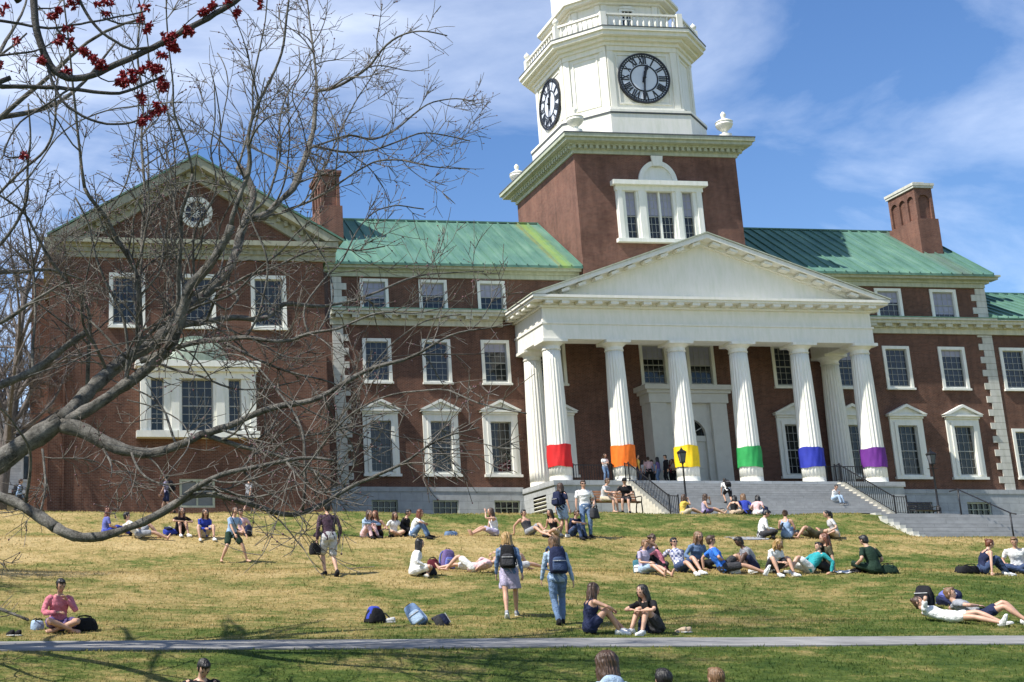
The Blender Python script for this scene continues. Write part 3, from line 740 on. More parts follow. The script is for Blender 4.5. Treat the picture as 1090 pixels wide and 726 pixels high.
# ---- tower
TX0, TX1, TY0, TY1 = 34.36, 45.5, 76.3, 86.6; tc = (39.95, 81.5)
tow = [(37.0,42.9,24.9,28.4)]
mb = wall_front(TX0, TX1, 19.9, 31.1, TY0, tow)
mb.add([(TX0,TY0,19.9),(TX0,TY1,19.9),(TX0,TY1,31.1),(TX0,TY0,31.1)], [(3,2,1,0)]); mb.add([(TX1,TY0,19.9),(TX1,TY1,19.9),(TX1,TY1,31.1),(TX1,TY0,31.1)], [(0,1,2,3)])
mb.add([(TX0,TY1,19.9),(TX1,TY1,19.9),(TX1,TY1,31.1),(TX0,TY1,31.1)], [(3,2,1,0)])
part('tower_wall', mb, M['brick_tower'])
mb = MB(); o_ = .95
def ring(e, z0, z1): mb.box(TX0-e, TX1+e, TY0-e, TY1+e, z0, z1)
ring(.10, 30.85, 31.12); ring(.42, 31.36, 31.5); ring(.80, 31.501, 31.72); ring(o_, 31.721, 31.95); ring(.2, 31.121, 31.359)
n = 30
for i in range(n):
    x = TX0-.3 + (TX1-TX0+.6)*(i+.5)/n; mb.box(x-.1, x+.1, TY0-.40, TY0-.2, 31.13, 31.359)
n = 28
for i in range(n):
    yy = TY0-.3 + (TY1-TY0+.6)*(i+.5)/n
    for a, b_ in ((TX0-.40, TX0-.2), (TX1+.2, TX1+.40)): mb.box(a, b_, yy-.1, yy+.1, 31.13, 31.359)
part('tower_cornice', mb, M['green_trim'])
part('tower_deck', MB().box(TX0-o_-.03, TX1+o_+.03, TY0-o_-.03, TY1+o_+.03, 31.951, 32.03), M['shingle'])
# tower window: three lights under an arched panel
mb = MB(); y = TY0
for a, b_ in ((36.93,37.55),(38.28,39.02),(40.78,41.44),(42.15,42.8)): mb.box(a, b_, y-.14, y+.25, 25.0, 28.3)
for a, b_ in ((37.0,37.3),(38.42,38.85),(40.95,41.3),(42.4,42.72)): mb.box(a, b_, y-.24, y-.14, 25.0, 28.3)
mb.box(39.83, 39.95, y-.05, y+.25, 25.0, 28.3)
mb.box(36.75, 42.98, y-.34, y+.25, 24.75, 24.999); mb.box(36.88, 42.85, y-.25, y+.25, 28.301, 28.65); mb.box(36.65, 43.1, y-.5, y+.25, 28.651, 28.95)
tw = part('tower_window', mb, M['trim'])
for x0_, x1_, nx in ((37.55,38.28,2),(39.02,39.83,3),(39.95,40.78,3),(41.44,42.15,2)):
    s = sash_mb(x1_-x0_, 3.3, nx, 6, y=.1, st=.05); part('sash', MB().add(s.verts()+np.array([(x0_+x1_)/2, y, 25.0]), s.f), M['sash'], tw)
    part('pane', MB().box(x0_, x1_, y+.118, y+.15, 25.0, 28.3), M['pane'], tw)
    part('blind', MB().box(x0_+.05, x1_-.05, y+.112, y+.1165, 26.7, 28.25), M['blind'], tw)
mb = MB(); cx = 39.9; arc2 = [(cx+1.32*math.cos(t), 28.951+1.5*math.sin(t)) for t in np.linspace(0, PI, 25)]
mb.prism(arc2, 'y', y-.05, y+.02)
for i in range(24):
    p, q = arc2[i], arc2[i+1]; P = lambda v, k: (cx+(v[0]-cx)*k, 28.951+(v[1]-28.951)*k)
    mb.prism([P(p,.78), P(p,1), P(q,1), P(q,.78)], 'y', y-.17, y-.051)
mb.prism([(cx-.3,30.05),(cx+.3,30.05),(cx+.4,30.75),(cx-.4,30.75)], 'y', y-.28, y-.171)
part('arch_panel', mb, M['trim'], tw)
# octagon stages
def octp(hx, hy, ch, c=tc):
    return [(c[0]-hx+ch,c[1]-hy),(c[0]+hx-ch,c[1]-hy),(c[0]+hx,c[1]-hy+ch),(c[0]+hx,c[1]+hy-ch),(c[0]+hx-ch,c[1]+hy),(c[0]-hx+ch,c[1]+hy),(c[0]-hx,c[1]+hy-ch),(c[0]-hx,c[1]-hy+ch)]
A, CH = 4.58, 2.13
def octo(e, z0, z1, mb): return mb.prism(octp(A+e, A+e, CH+.41*e), 'z', z0, z1)
mb = MB(); octo(.55, 32.0, 33.85, mb); octo(.62, 33.95, 34.12, mb); octo(.2, 34.121, 34.45, mb); part('octagon_plinth', mb, M['white'])
part('flashing', octo(.60, 33.851, 33.949, MB()), M['shingle'])
mb = MB(); octo(0, 34.451, 38.95, mb)
P8 = octp(A, A, CH)
for i in range(8):
    a, b_ = np.array(P8[i]), np.array(P8[(i+1) % 8]); L = np.linalg.norm(b_-a); d = (b_-a)/L; nrm = np.array([d[1], -d[0]])
    def strip(s0, s1, z0, z1, out):
        q = [a+d*s0+nrm*-.02, a+d*s1+nrm*-.02, a+d*s1+nrm*out, a+d*s0+nrm*out]; mb.prism([tuple(v) for v in q], 'z', z0, z1)
    strip(.02, .42, 34.45, 38.6, .10); strip(L-.42, L-.02, 34.45, 38.6, .10); strip(.0, L, 38.601, 38.949, .14)
    strip(.62, .72, 34.75, 38.4, .06); strip(L-.72, L-.62, 34.75, 38.4, .06); strip(.721, L-.721, 34.75, 34.85, .058); strip(.721, L-.721, 38.3, 38.4, .058)
part('clock_stage', mb, M['white'])
mb = MB(); octo(.25, 38.951, 39.2, mb); octo(.5, 39.201, 39.45, mb); octo(.85, 39.451, 39.72, mb); octo(1.0, 39.721, 39.95, mb); part('stage_cornice', mb, M['white'])
part('stage_deck', octo(1.03, 39.951, 40.02, MB()), M['shingle'])
# balustrade
P8b = octp(A+.42, A+.42, CH+.17); bl = MB(); 
for i in range(8):
    a, b_ = np.array([*P8b[i], 0]), np.array([*P8b[(i+1) % 8], 0]); bl.bar(a+(0,0,41.12), b_+(0,0,41.12), .24, .14); bl.bar(a+(0,0,40.14), b_+(0,0,40.14), .26, .2)
    bl.box(a[0]-.19, a[0]+.19, a[1]-.19, a[1]+.19, 40.021, 41.25)
bal = part('balustrade', bl, M['white'])
bm_ = MB().lathe([(.05,0),(.06,.06),(.105,.24),(.10,.34),(.05,.56),(.045,.66),(.075,.72),(.06,.8)], seg=8).mesh('baluster', M['white'], True)
for i in (5, 6, 7, 0, 1, 2):
    a, b_ = np.array(P8b[i]), np.array(P8b[(i+1) % 8]); n = 13 if i % 2 == 0 else 9
    for k in range(1, n):
        p = a + (b_-a)*k/n; o = link('baluster', bm_, bal, (p[0]-bal['org'][0], p[1]-bal['org'][1], 40.24-bal['org'][2]))
ball = MB().lathe([(.09,0),(.07,.08),(.2,.2),(.22,.34),(.14,.48),(.05,.55),(.03,.62)], seg=10).mesh('finial', M['white'], True)
for i in (0, 1, 2, 6, 7): link('finial', ball, bal, (P8b[i][0]-bal['org'][0], P8b[i][1]-bal['org'][1], 41.25-bal['org'][2])) if i in (2, 6, 7) else None
# drum above
DA, DC = 3.5, 1.45
mb = MB()
def od(e, z0, z1): mb.prism(octp(DA+e, DA+e, DC+.41*e), 'z', z0, z1)
od(0, 40.0, 42.6); od(.12, 40.0, 40.5); od(.2, 42.601, 42.8); od(.55, 42.801, 43.0); od(.7, 43.001, 43.2); od(-.3, 43.201, 46.5)
P8d = octp(DA, DA, DC)
for i in range(8):
    a, b_ = np.array(P8d[i]), np.array(P8d[(i+1) % 8]); d = (b_-a)/np.linalg.norm(b_-a); nrm = np.array([d[1], -d[0]])
    for s0, s1 in ((.03,.4),(np.linalg.norm(b_-a)-.4,np.linalg.norm(b_-a)-.03)):
        mb.prism([tuple(v) for v in (a+d*s0-nrm*.02, a+d*s1-nrm*.02, a+d*s1+nrm*.08, a+d*s0+nrm*.08)], 'z', 40.5, 42.6)
part('drum', mb, M['white'])
yd = tc[1]-DA; mb = MB(); wx = 39.75
for a, b_, c, d in ((wx-.55,wx-.38,40.9,42.3),(wx+.38,wx+.55,40.9,42.3),(wx-.38,wx+.38,42.15,42.3)): mb.box(a, b_, yd-.14, yd+.01, c, d)
mb.prism([(wx-.6,42.301),(wx+.6,42.301),(wx+.3,42.5),(wx-.3,42.5)], 'y', yd-.2, yd+.01)
for k in (-.13,.13): mb.box(wx+k-.02, wx+k+.02, yd-.05, yd-.012, 40.9, 42.15)
mb.box(wx-.38, wx+.38, yd-.06, yd-.013, 41.5, 41.6)
dw = part('drum_window', mb, M['trim']); part('pane', MB().box(wx-.38, wx+.38, yd-.012, yd+.01, 40.9, 42.15), M['pane'], dw)
# corner urns
um = MB().lathe([(.42,0),(.42,.35),(.2,.42),(.16,.6),(.45,.85),(.55,1.05),(.5,1.2),(.56,1.24),(.5,1.3),(.24,1.45),(.1,1.55),(.17,1.75),(.17,1.85),(.05,2.0)], seg=20).mesh('urn', M['white'], True); um.set_sharp_from_angle(angle=R(40))
for x, yy in ((34.55,76.1),(44.85,76.1),(34.5,86.6),(44.85,86.6)): link('urn', um, hall, Vector((x, yy, 32.03)) - Vector(HO))
part('deck_rail', MB().box(35.3, 44.2, 76.45, 76.6, 32.25, 32.5).box(34.2, 34.35, 77.2, 86, 32.25, 32.5), M['white'])

# ---- clocks
def strokes(ch):
    if ch == 'I': return [((0,0),(0,1))], .34
    if ch == 'V': return [((-.26,1),(0,0)), ((.26,1),(0,0))], .62
    return [((-.26,1),(.26,0)), ((.26,1),(-.26,0))], .62
def clock(center, nrm_angle):
    """face in the XZ plane looking to -y, turned about z"""
    rad = 1.82
    def disc(r, y0, y1, r2=None, n=64, mb=None):
        mb = mb or MB(); 
        if r2 is None: mb.prism([(r*math.cos(2*PI*i/n), r*math.sin(2*PI*i/n)) for i in range(n)], 'y', y0, y1)
        else:
            for i in range(n):
                a, b_ = 2*PI*i/n, 2*PI*(i+1)/n
                mb.prism([(q*math.cos(t), q*math.sin(t)) for q, t in ((r2,a),(r,a),(r,b_),(r2,b_))], 'y', y0, y1)
        return mb
    o = disc(rad-.02, -.10, 0).build('clock', M['clock_white'], hall); o.location = Vector(center) - Vector(HO); o.rotation_euler.z = nrm_angle
    mb = disc(rad, -.17, .02, rad-.12); disc(rad-.2, -.125, -.101, rad-.27, mb=mb)
    for i in range(60):
        t = 2*PI*i/60; mb.bar((math.sin(t)*(rad-.26), -.115, math.cos(t)*(rad-.26)), (math.sin(t)*(rad-.1), -.115, math.cos(t)*(rad-.1)), .05 if i % 5 else .11, .02, (0,1,0))
    disc(1.0, -.125, -.101, .90, mb=mb); mb.build('minute_ring', M['clock_dark'], o)
    names = ['XII','I','II','III','IIII','V','VI','VII','VIII','IX','X','XI']; mb = MB()
    for i, s in enumerate(names):
        t = 2*PI*i/12; up = np.array([math.sin(t), 0, math.cos(t)]); rt = np.array([math.cos(t), 0, -math.sin(t)])
        W = sum(strokes(c)[1] for c in s); x = -W/2; sc = .36 if len(s) > 3 else .42
        for c in s:
            st, w = strokes(c); x += w/2
            for k, (p, q) in enumerate(st):
                a = up*(1.04+.49*p[1]) + rt*(x+p[0])*sc; b_ = up*(1.04+.49*q[1]) + rt*(x+q[0])*sc
                yy = -.112 - .002*k
                mb.bar(a+(0,yy,0), b_+(0,yy,0), .10 if (c == 'I' or k == 0) else .055, .02, (0,1,0))
            x += w/2
    mb.build('numerals', M['clock_dark'], o)
    def hand(name, ang, L, w, y, tail):
        t = ang; up = np.array([math.sin(t), math.cos(t)]); rt = np.array([math.cos(t), -math.sin(t)])
        P = [up*-tail+rt*-w*.5, up*0+rt*-w*.6, up*L*.55+rt*-w*.45, up*L*.72+rt*-w*.9, up*L, up*L*.72+rt*w*.9, up*L*.55+rt*w*.45, up*0+rt*w*.6, up*-tail+rt*w*.5]
        h = MB().prism([tuple(v) for v in P][::-1], 'y', y-.03, y); h.build(name, M['clock_dark'], o)
    hand('hour_hand', R(16), 1.05, .17, -.15, .35); hand('minute_hand', R(184), 1.5, .11, -.19, .5)
    MB().lathe([(.12,0),(.12,.05)], seg=16).build('hub', M['clock_dark'], o).location = (0,-.2,0)
    return o
clock((39.95, tc[1]-A-.03, 36.62), 0); clock((tc[0]-A-.03, tc[1], 36.62), -PI/2); clock((tc[0]+A+.03, tc[1], 36.62), PI/2)

# ---- main granite steps up to the portico
mb = MB(); n = 15; zt_, zb_ = ZP-.01, 6.05; run = 5.1/n
for i in range(n):
    z1 = zt_ - (zt_-zb_)*(i+1)/(n+0)
    mb.box(34.3, 46.9, PF-.09-run*(i+1), PF-.09-run*i, 5.4, z1)
tag(mb.build('stone_steps', M['steps']), kind='structure')
mb = MB()
for xx_ in ((33.85, 34.295), (46.905, 47.35)):
    for i in range(n):
        z1 = zt_ - (zt_-zb_)*(i+1)/n + .10
        mb.box(*xx_, PF-.09-run*(i+1)+.002*i, PF-.09-run*i, 5.4, z1-.002*i)
tag(mb.build('step_cheek', simple('pale_stone', (.55,.52,.44), .8, .15, 5)), kind='structure')

# ---- cloth bands round the columns
BC = [('red', (.62,.018,.02)), ('orange', (.80,.16,.012)), ('yellow', (.85,.56,.012)), ('green', (.025,.30,.075)), ('blue', (.022,.035,.33)), ('purple', (.13,.022,.22))]
where = ['outer front column nearest the tree', 'front column beside the door steps railing', 'front column behind a lamp post', 'front column beside the doorway', 'front column second from the corner', 'corner front column by the stair railing']
for i, (nm, c) in enumerate(BC):
    m = simple(nm+'_cloth', c, .75, .14, 3.5, bumps=.5, bscale=4); mb = MB(); rr = random.Random(i); k = 72; rings = []
    z0, z1 = 9.62 + .02*i, 10.95 - .015*i
    ph = [rr.random()*6 for _ in range(6)]
    for j in range(11):
        f = j/10; a = np.arange(k)*2*PI/k
        wob = .005*np.cos(20*a) + .012*np.sin(7*a + ph[0] + 3*f) + .010*np.sin(13*a + ph[1] - 5*f) + .012*np.sin(3*a+ph[2])*math.sin(6*f+ph[3])
        z = z0 + (z1-z0)*f + (.03*np.sin(2*a+ph[4]) + .018*np.sin(5*a+ph[5]))*(f-.5)*2
        r = .705 - .014*f + wob
        rings.append(np.stack([CX[i] + r*np.cos(a), CY + r*np.sin(a), z], 1))
    mb.loft(rings, False)
    inner = [q.copy() for q in rings]
    for q in inner: q[:,:2] = np.array([CX[i], CY]) + (q[:,:2]-np.array([CX[i], CY]))*.975
    mb.loft(inner[::-1], False)
    for q0, q1 in ((rings[-1], inner[-1]), (inner[0], rings[0])): mb.loft([q0, q1], False)
    o = mb.build('column_band', m, smooth=True, origin=(CX[i], CY, z0)); tag(o, '%s cloth band wrapped round the foot of the %s' % (nm, where[i]), 'banner', 'coloured cloth bands on the portico columns')
BRANCHES = [
 ('limb', 0.4, [(-3.187,20.5,1.123,0.2271),(-2.456,20.296,1.516,0.2095),(-1.584,20.045,2.034,0.1883),(-0.719,19.78,2.649,0.1665),(-0.144,19.608,3.024,0.1526),(0.214,19.5,3.26,0.144)]),
 ('limb', 0.7, [(0.214,19.5,3.26,0.1224),(0.463,19.683,3.546,0.1182),(0.673,19.834,3.787,0.1147),(0.81,19.949,3.993,0.112),(1.011,20.074,4.175,0.109),(1.232,20.205,4.361,0.1058),(1.52,20.37,4.59,0.1017),(1.78,20.5,4.719,0.0984)]),
 ('limb', 0.6, [(0.215,19.5,3.186,0.0936),(0.545,19.408,3.35,0.0905),(0.859,19.319,3.514,0.0876),(1.172,19.22,3.749,0.0843),(1.485,19.128,3.941,0.0813),(1.64,19.073,4.093,0.0795),(1.853,19.0,4.288,0.0772)]),
 ('limb', 0.8, [(1.78,20.5,4.719,0.106),(1.982,20.63,5.01,0.102),(2.205,20.763,5.307,0.0979),(2.775,21.031,5.803,0.0895),(3.08,21.182,6.122,0.0846),(3.242,21.334,6.547,0.0796),(3.357,21.48,6.979,0.0748),(3.536,21.605,7.324,0.0706),(3.725,21.759,7.776,0.0653),(3.633,21.89,8.166,0.0607),(3.463,22.0,8.441,0.0569)]),
 ('limb', 0.8, [(1.853,19.0,4.288,0.0912),(1.945,18.888,4.559,0.0867),(2.066,18.776,4.816,0.0824),(2.1,18.664,5.099,0.078),(2.208,18.579,5.285,0.0747),(2.482,18.44,5.503,0.0694),(2.602,18.338,5.728,0.0656),(2.732,18.2,6.045,0.0605)]),
 ('limb', 1.0, [(3.6,22.0,7.458,0.0731),(3.962,22.167,7.523,0.0691),(4.252,22.354,7.888,0.0645),(4.583,22.542,8.224,0.0599),(4.803,22.751,8.724,0.0546),(5.008,22.957,9.235,0.0492),(5.123,23.093,9.587,0.0457),(5.251,23.333,10.228,0.0393),(5.321,23.5,10.689,0.0347)]),
 ('limb', 1.0, [(5.321,23.5,10.689,0.0304),(5.366,23.83,11.712,0.0241),(5.349,24.028,12.339,0.0203),(5.362,24.264,13.109,0.0156),(5.374,24.5,13.898,0.0109)]),
 ('limb', 1.0, [(5.321,23.5,10.689,0.0347),(5.629,23.333,10.665,0.032),(6.018,23.09,10.831,0.028),(6.235,22.949,10.935,0.0258),(6.394,22.791,11.147,0.0233),(6.535,22.645,11.344,0.0211),(6.763,22.492,11.457,0.0187),(6.99,22.355,11.498,0.0166),(7.259,22.199,11.429,0.0143),(7.578,22.0,11.243,0.0114)]),
 ('limb', 1.0, [(3.463,22.0,8.441,0.0244),(3.591,21.856,8.905,0.0221),(3.718,21.702,9.402,0.0197),(3.67,21.553,9.893,0.0175),(3.779,21.401,10.387,0.0152),(3.901,21.199,11.042,0.0122),(3.935,21.0,11.694,0.0093)]),
 ('limb', 1.0, [(2.732,18.2,6.045,0.0403),(2.857,18.108,6.54,0.0366),(3.04,18.036,6.895,0.0337),(2.951,17.957,7.317,0.0306),(3.063,17.873,7.774,0.0273),(3.276,17.792,8.175,0.0241),(3.489,17.706,8.607,0.0208),(3.559,17.603,9.182,0.0168),(3.629,17.5,9.76,0.0129)]),
 ('limb', 0.7, [(0.23,19.5,3.186,0.1152),(0.474,19.39,3.112,0.109),(0.673,19.292,2.996,0.1036),(0.856,19.196,2.868,0.0983),(1.065,19.092,2.754,0.0927),(1.272,18.995,2.684,0.0874),(1.546,18.87,2.668,0.0807),(1.843,18.728,2.721,0.0733),(2.084,18.607,2.803,0.067),(2.283,18.5,2.901,0.0615)]),
 ('limb', 1.0, [(2.283,18.5,2.901,0.0546),(2.614,18.354,2.978,0.0512),(2.85,18.239,3.101,0.0485),(3.265,18.049,3.225,0.0441),(3.775,17.822,3.273,0.0389),(3.964,17.726,3.367,0.0368),(4.151,17.631,3.461,0.0347),(4.399,17.494,3.628,0.0317),(4.645,17.373,3.716,0.0291),(5.009,17.2,3.779,0.0254)]),
 ('limb', 1.0, [(5.009,17.2,3.779,0.0222),(5.249,17.078,3.864,0.0195),(5.485,16.937,4.038,0.0165),(5.72,16.815,4.121,0.0139),(6.064,16.644,4.112,0.0103),(6.347,16.5,4.148,0.0073)]),
 ('limb', 1.0, [(2.283,18.5,2.901,0.041),(2.553,18.438,2.81,0.0375),(2.82,18.375,2.705,0.0339),(3.288,18.27,2.61,0.0281),(3.55,18.205,2.479,0.0245),(3.875,18.125,2.333,0.0201),(4.091,18.064,2.163,0.0167),(4.347,18.0,2.049,0.0133)]),
 ('limb', 0.5, [(-3.261,20.5,2.595,0.1135),(-2.144,19.767,2.334,0.103),(-1.389,19.244,2.163,0.0959),(-0.669,18.721,1.998,0.0889),(-0.321,18.447,1.849,0.0854),(0.018,18.146,1.621,0.0816),(0.15,18.0,1.478,0.0797)]),
 ('limb', 0.6, [(0.15,18.0,1.478,0.0797),(0.308,17.933,1.355,0.0769),(0.541,17.851,1.324,0.0735),(0.798,17.761,1.33,0.0697),(1.179,17.619,1.448,0.0639),(1.557,17.47,1.616,0.0579),(1.781,17.373,1.761,0.054),(1.955,17.3,1.857,0.0511)]),
 ('limb', 0.8, [(1.955,17.3,1.857,0.0415),(2.258,17.237,1.889,0.0398),(2.532,17.177,1.795,0.0381),(2.817,17.115,1.713,0.0364),(3.184,17.033,1.567,0.0341),(3.431,16.98,1.588,0.0327),(3.803,16.893,1.77,0.0304),(4.04,16.835,1.916,0.0288),(4.188,16.8,1.989,0.0279)]),
 ('limb', 1.0, [(4.188,16.8,1.989,0.0248),(4.396,16.687,2.09,0.0224),(4.624,16.568,2.164,0.0199),(4.849,16.441,2.287,0.0172),(5.07,16.293,2.48,0.0142),(5.291,16.173,2.563,0.0117),(5.616,16.0,2.625,0.0083)]),
 ('limb', 0.9, [(1.774,17.3,1.754,0.0383),(1.983,17.196,1.948,0.036),(2.291,17.068,2.113,0.0332),(2.56,16.966,2.19,0.031),(2.898,16.84,2.214,0.0284),(3.198,16.726,2.277,0.026),(3.494,16.613,2.314,0.0236),(3.784,16.5,2.25,0.0213)]),
 ('limb', 1.0, [(3.154,16.5,2.221,0.0183),(3.284,16.366,2.007,0.0154),(3.403,16.246,1.822,0.0128),(3.562,16.14,1.739,0.0106),(3.778,16.0,1.821,0.0077)]),
 ('limb', 0.8, [(1.92,20.0,4.622,0.0517),(2.142,20.189,4.985,0.0494),(2.455,20.339,5.011,0.0475),(2.793,20.504,5.154,0.0454),(3.205,20.695,5.258,0.0429),(3.587,20.874,5.226,0.0405),(3.895,21.022,5.401,0.0385),(4.002,21.125,5.631,0.037),(4.219,21.221,5.643,0.0357),(4.456,21.326,5.624,0.0342),(4.864,21.5,5.676,0.0318)]),
 ('limb', 1.0, [(4.864,21.5,5.676,0.0278),(5.326,21.644,5.791,0.0253),(5.896,21.824,6.024,0.0222),(6.387,21.981,6.29,0.0194),(6.881,22.13,6.485,0.0168),(7.474,22.301,6.582,0.0136),(8.179,22.5,6.672,0.01)]),
 ('limb', 1.0, [(1.433,19.2,4.148,0.0496),(1.642,19.082,4.214,0.0472),(1.849,18.967,4.265,0.0449),(2.218,18.755,4.385,0.0408),(2.593,18.552,4.328,0.0368),(2.962,18.346,4.344,0.033),(3.308,18.146,4.231,0.0292),(3.562,18.0,4.229,0.0266)]),
 ('limb', 1.0, [(3.562,18.0,4.229,0.0233),(3.883,17.84,4.338,0.0207),(4.197,17.691,4.307,0.0184),(4.509,17.52,4.467,0.0158),(4.818,17.364,4.544,0.0135),(5.174,17.183,4.435,0.0108),(5.531,17.0,4.49,0.0082)]),
 ('limb', 1.0, [(2.684,19.2,4.48,0.0284),(2.962,19.102,4.326,0.0255),(3.236,18.998,4.128,0.0226),(3.576,18.878,3.96,0.0192),(3.915,18.763,3.852,0.016),(4.25,18.65,3.761,0.0129),(4.639,18.5,3.52,0.0089)]),
 ('limb', 0.8, [(-3.283,20.5,3.045,0.0757),(-1.956,20.332,3.638,0.0675),(-0.762,20.192,3.931,0.0608),(-0.165,20.119,4.154,0.0573),(0.058,20.083,4.381,0.0556),(0.431,20.03,4.669,0.0531),(0.657,20.0,4.806,0.0517)]),
 ('limb', 1.0, [(1.008,20.0,4.16,0.048),(1.259,19.915,4.284,0.0465),(1.479,19.808,4.556,0.0447),(1.456,19.693,4.93,0.0428),(1.447,19.56,5.361,0.0406),(1.365,19.46,5.673,0.0389),(1.24,19.381,5.896,0.0377),(1.055,19.293,6.114,0.0362),(0.93,19.197,6.393,0.0347),(0.777,19.121,6.582,0.0335),(0.626,19.055,6.727,0.0324),(0.534,19.0,6.877,0.0316)]),
 ('limb', 1.0, [(0.534,19.0,6.877,0.0281),(0.468,18.863,7.293,0.0256),(0.416,18.718,7.736,0.023),(0.333,18.531,8.299,0.0197),(0.28,18.364,8.805,0.0168),(0.198,18.182,9.347,0.0137),(0.131,18.0,9.886,0.0106)]),
 ('limb', 1.0, [(1.702,19.6,4.512,0.0434),(1.975,19.464,4.759,0.0407),(2.043,19.378,4.984,0.0389),(2.034,19.264,5.291,0.0367),(2.026,19.165,5.555,0.0348),(2.054,18.953,6.122,0.0307),(2.0,18.838,6.422,0.0285),(2.138,18.722,6.694,0.0263),(2.202,18.6,7.008,0.024)]),
 ('limb', 1.0, [(2.202,18.6,7.008,0.022),(2.085,18.43,7.481,0.0197),(1.853,18.27,7.874,0.0176),(1.871,18.127,8.279,0.0157),(1.786,17.958,8.744,0.0136),(1.712,17.743,9.338,0.0109),(1.73,17.6,9.734,0.0091)]),
 ('limb', 1.0, [(1.479,20.0,5.007,0.0295),(1.487,20.1,5.556,0.0282),(1.53,20.236,6.325,0.0264),(1.536,20.299,6.69,0.0255),(1.607,20.381,7.169,0.0244),(1.571,20.514,7.962,0.0225),(1.544,20.575,8.329,0.0216),(1.604,20.696,9.08,0.0199),(1.502,20.849,10.04,0.0177),(1.582,21.0,11.035,0.0155)]),
 ('limb', 1.0, [(1.189,19.5,3.803,0.0324),(1.257,19.417,4.312,0.0293),(1.178,19.328,4.865,0.026),(1.012,19.27,5.182,0.0238),(0.846,19.217,5.47,0.0219),(0.694,19.151,5.846,0.0195),(0.644,19.081,6.285,0.0169),(0.388,19.0,6.717,0.014)]),
 ('limb', 1.0, [(0.649,20.5,3.929,0.0378),(0.658,20.391,4.346,0.0356),(0.68,20.246,4.897,0.0326),(0.676,20.176,5.164,0.0312),(0.581,20.124,5.339,0.0302),(0.471,20.085,5.438,0.0294),(0.3,20.019,5.623,0.0281),(0.13,19.956,5.792,0.0268),(-0.042,19.873,6.05,0.0252),(-0.181,19.805,6.265,0.0239),(-0.291,19.741,6.481,0.0226),(-0.384,19.678,6.697,0.0214),(-0.657,19.597,6.822,0.0199),(-0.958,19.5,7.019,0.018)]),
 ('limb', 1.0, [(-1.66,20.0,4.493,0.0443),(-1.058,19.704,4.708,0.0361),(-0.613,19.487,4.845,0.0302),(-0.321,19.318,5.034,0.0258),(-0.002,19.139,5.219,0.0211),(0.256,19.0,5.336,0.0175)]),
 ('limb', 1.0, [(-0.066,19.0,2.732,0.021),(-0.034,18.845,2.402,0.0176),(0.012,18.717,2.138,0.0149),(-0.04,18.616,1.935,0.0127),(-0.091,18.5,1.706,0.0102)]),
 ('limb', 1.0, [(0.826,18.5,2.667,0.0205),(0.925,18.284,2.472,0.0153),(0.958,18.128,2.317,0.0116),(0.912,18.0,2.193,0.0086)]),
 ('limb', 1.0, [(-2.008,20.3,5.182,0.0375),(-1.253,20.06,5.763,0.0317),(-0.803,19.906,6.171,0.0281),(-0.505,19.78,6.568,0.0251),(-0.358,19.679,6.938,0.0228),(-0.395,19.566,7.378,0.0202),(-0.311,19.451,7.821,0.0176),(-0.38,19.3,8.407,0.0143)]),
 ('limb', 1.0, [(-2.328,20.3,5.652,0.0375),(-1.422,20.047,6.394,0.0314),(-0.821,19.851,7.068,0.0268),(-0.444,19.736,7.442,0.0241),(-0.066,19.633,7.738,0.0217),(0.08,19.53,8.192,0.0194),(0.043,19.432,8.643,0.0172),(0.157,19.3,9.249,0.0143)]),
 ('limb', 1.0, [(3.109,19.0,6.441,0.0246),(3.478,19.156,6.85,0.0224),(3.613,19.262,7.212,0.021),(3.78,19.417,7.764,0.0188),(3.76,19.568,8.323,0.0167),(3.948,19.725,8.903,0.0144),(4.227,19.85,9.313,0.0126),(4.243,20.0,9.909,0.0103)]),
 ('limb', 1.0, [(4.908,22.5,9.051,0.0249),(5.324,22.616,9.263,0.0234),(5.766,22.736,9.48,0.0218),(6.221,22.862,9.388,0.0201),(6.739,23.0,9.657,0.0183),(7.18,23.139,10.086,0.0164),(7.512,23.238,10.381,0.015),(8.155,23.395,10.594,0.0128),(8.58,23.5,10.572,0.0113)]),
 ('limb', 1.0, [(4.983,22.5,9.11,0.0249),(5.208,22.536,9.074,0.0239),(5.681,22.61,9.021,0.0219),(6.26,22.697,9.129,0.0195),(6.757,22.775,9.369,0.0174),(7.261,22.852,9.612,0.0152),(7.853,22.94,9.567,0.0127),(8.249,23.0,9.504,0.011)]),
 ('limb', 1.0, [(4.346,22.5,7.773,0.0249),(4.875,22.427,7.947,0.0228),(5.32,22.359,8.215,0.0208),(5.677,22.301,8.485,0.0191),(6.124,22.234,8.754,0.0172),(6.649,22.165,8.742,0.0152),(7.163,22.093,8.578,0.0132),(7.855,22.0,8.525,0.0106)]),
 ('limb', 1.0, [(4.893,22.5,8.03,0.0216),(5.23,22.695,8.715,0.0195),(5.631,22.935,9.596,0.0169),(6.054,23.152,10.397,0.0144),(6.518,23.351,11.112,0.0121),(6.779,23.5,11.709,0.0104)]),
 ('limb', 1.0, [(2.091,19.0,4.873,0.021),(2.356,18.872,5.009,0.0194),(2.701,18.725,5.036,0.0175),(2.947,18.596,5.2,0.0159),(3.242,18.402,5.523,0.0135),(3.511,18.272,5.638,0.0119),(3.666,18.136,5.896,0.0103),(3.903,18.0,6.08,0.0086)]),
 ('limb', 1.0, [(2.771,21.0,5.794,0.0264),(3.099,20.892,5.838,0.0246),(3.457,20.753,6.056,0.0223),(3.827,20.628,6.111,0.0202),(4.257,20.467,6.322,0.0176),(4.713,20.31,6.417,0.0151),(5.155,20.155,6.279,0.0127),(5.6,20.0,6.34,0.0103)]),
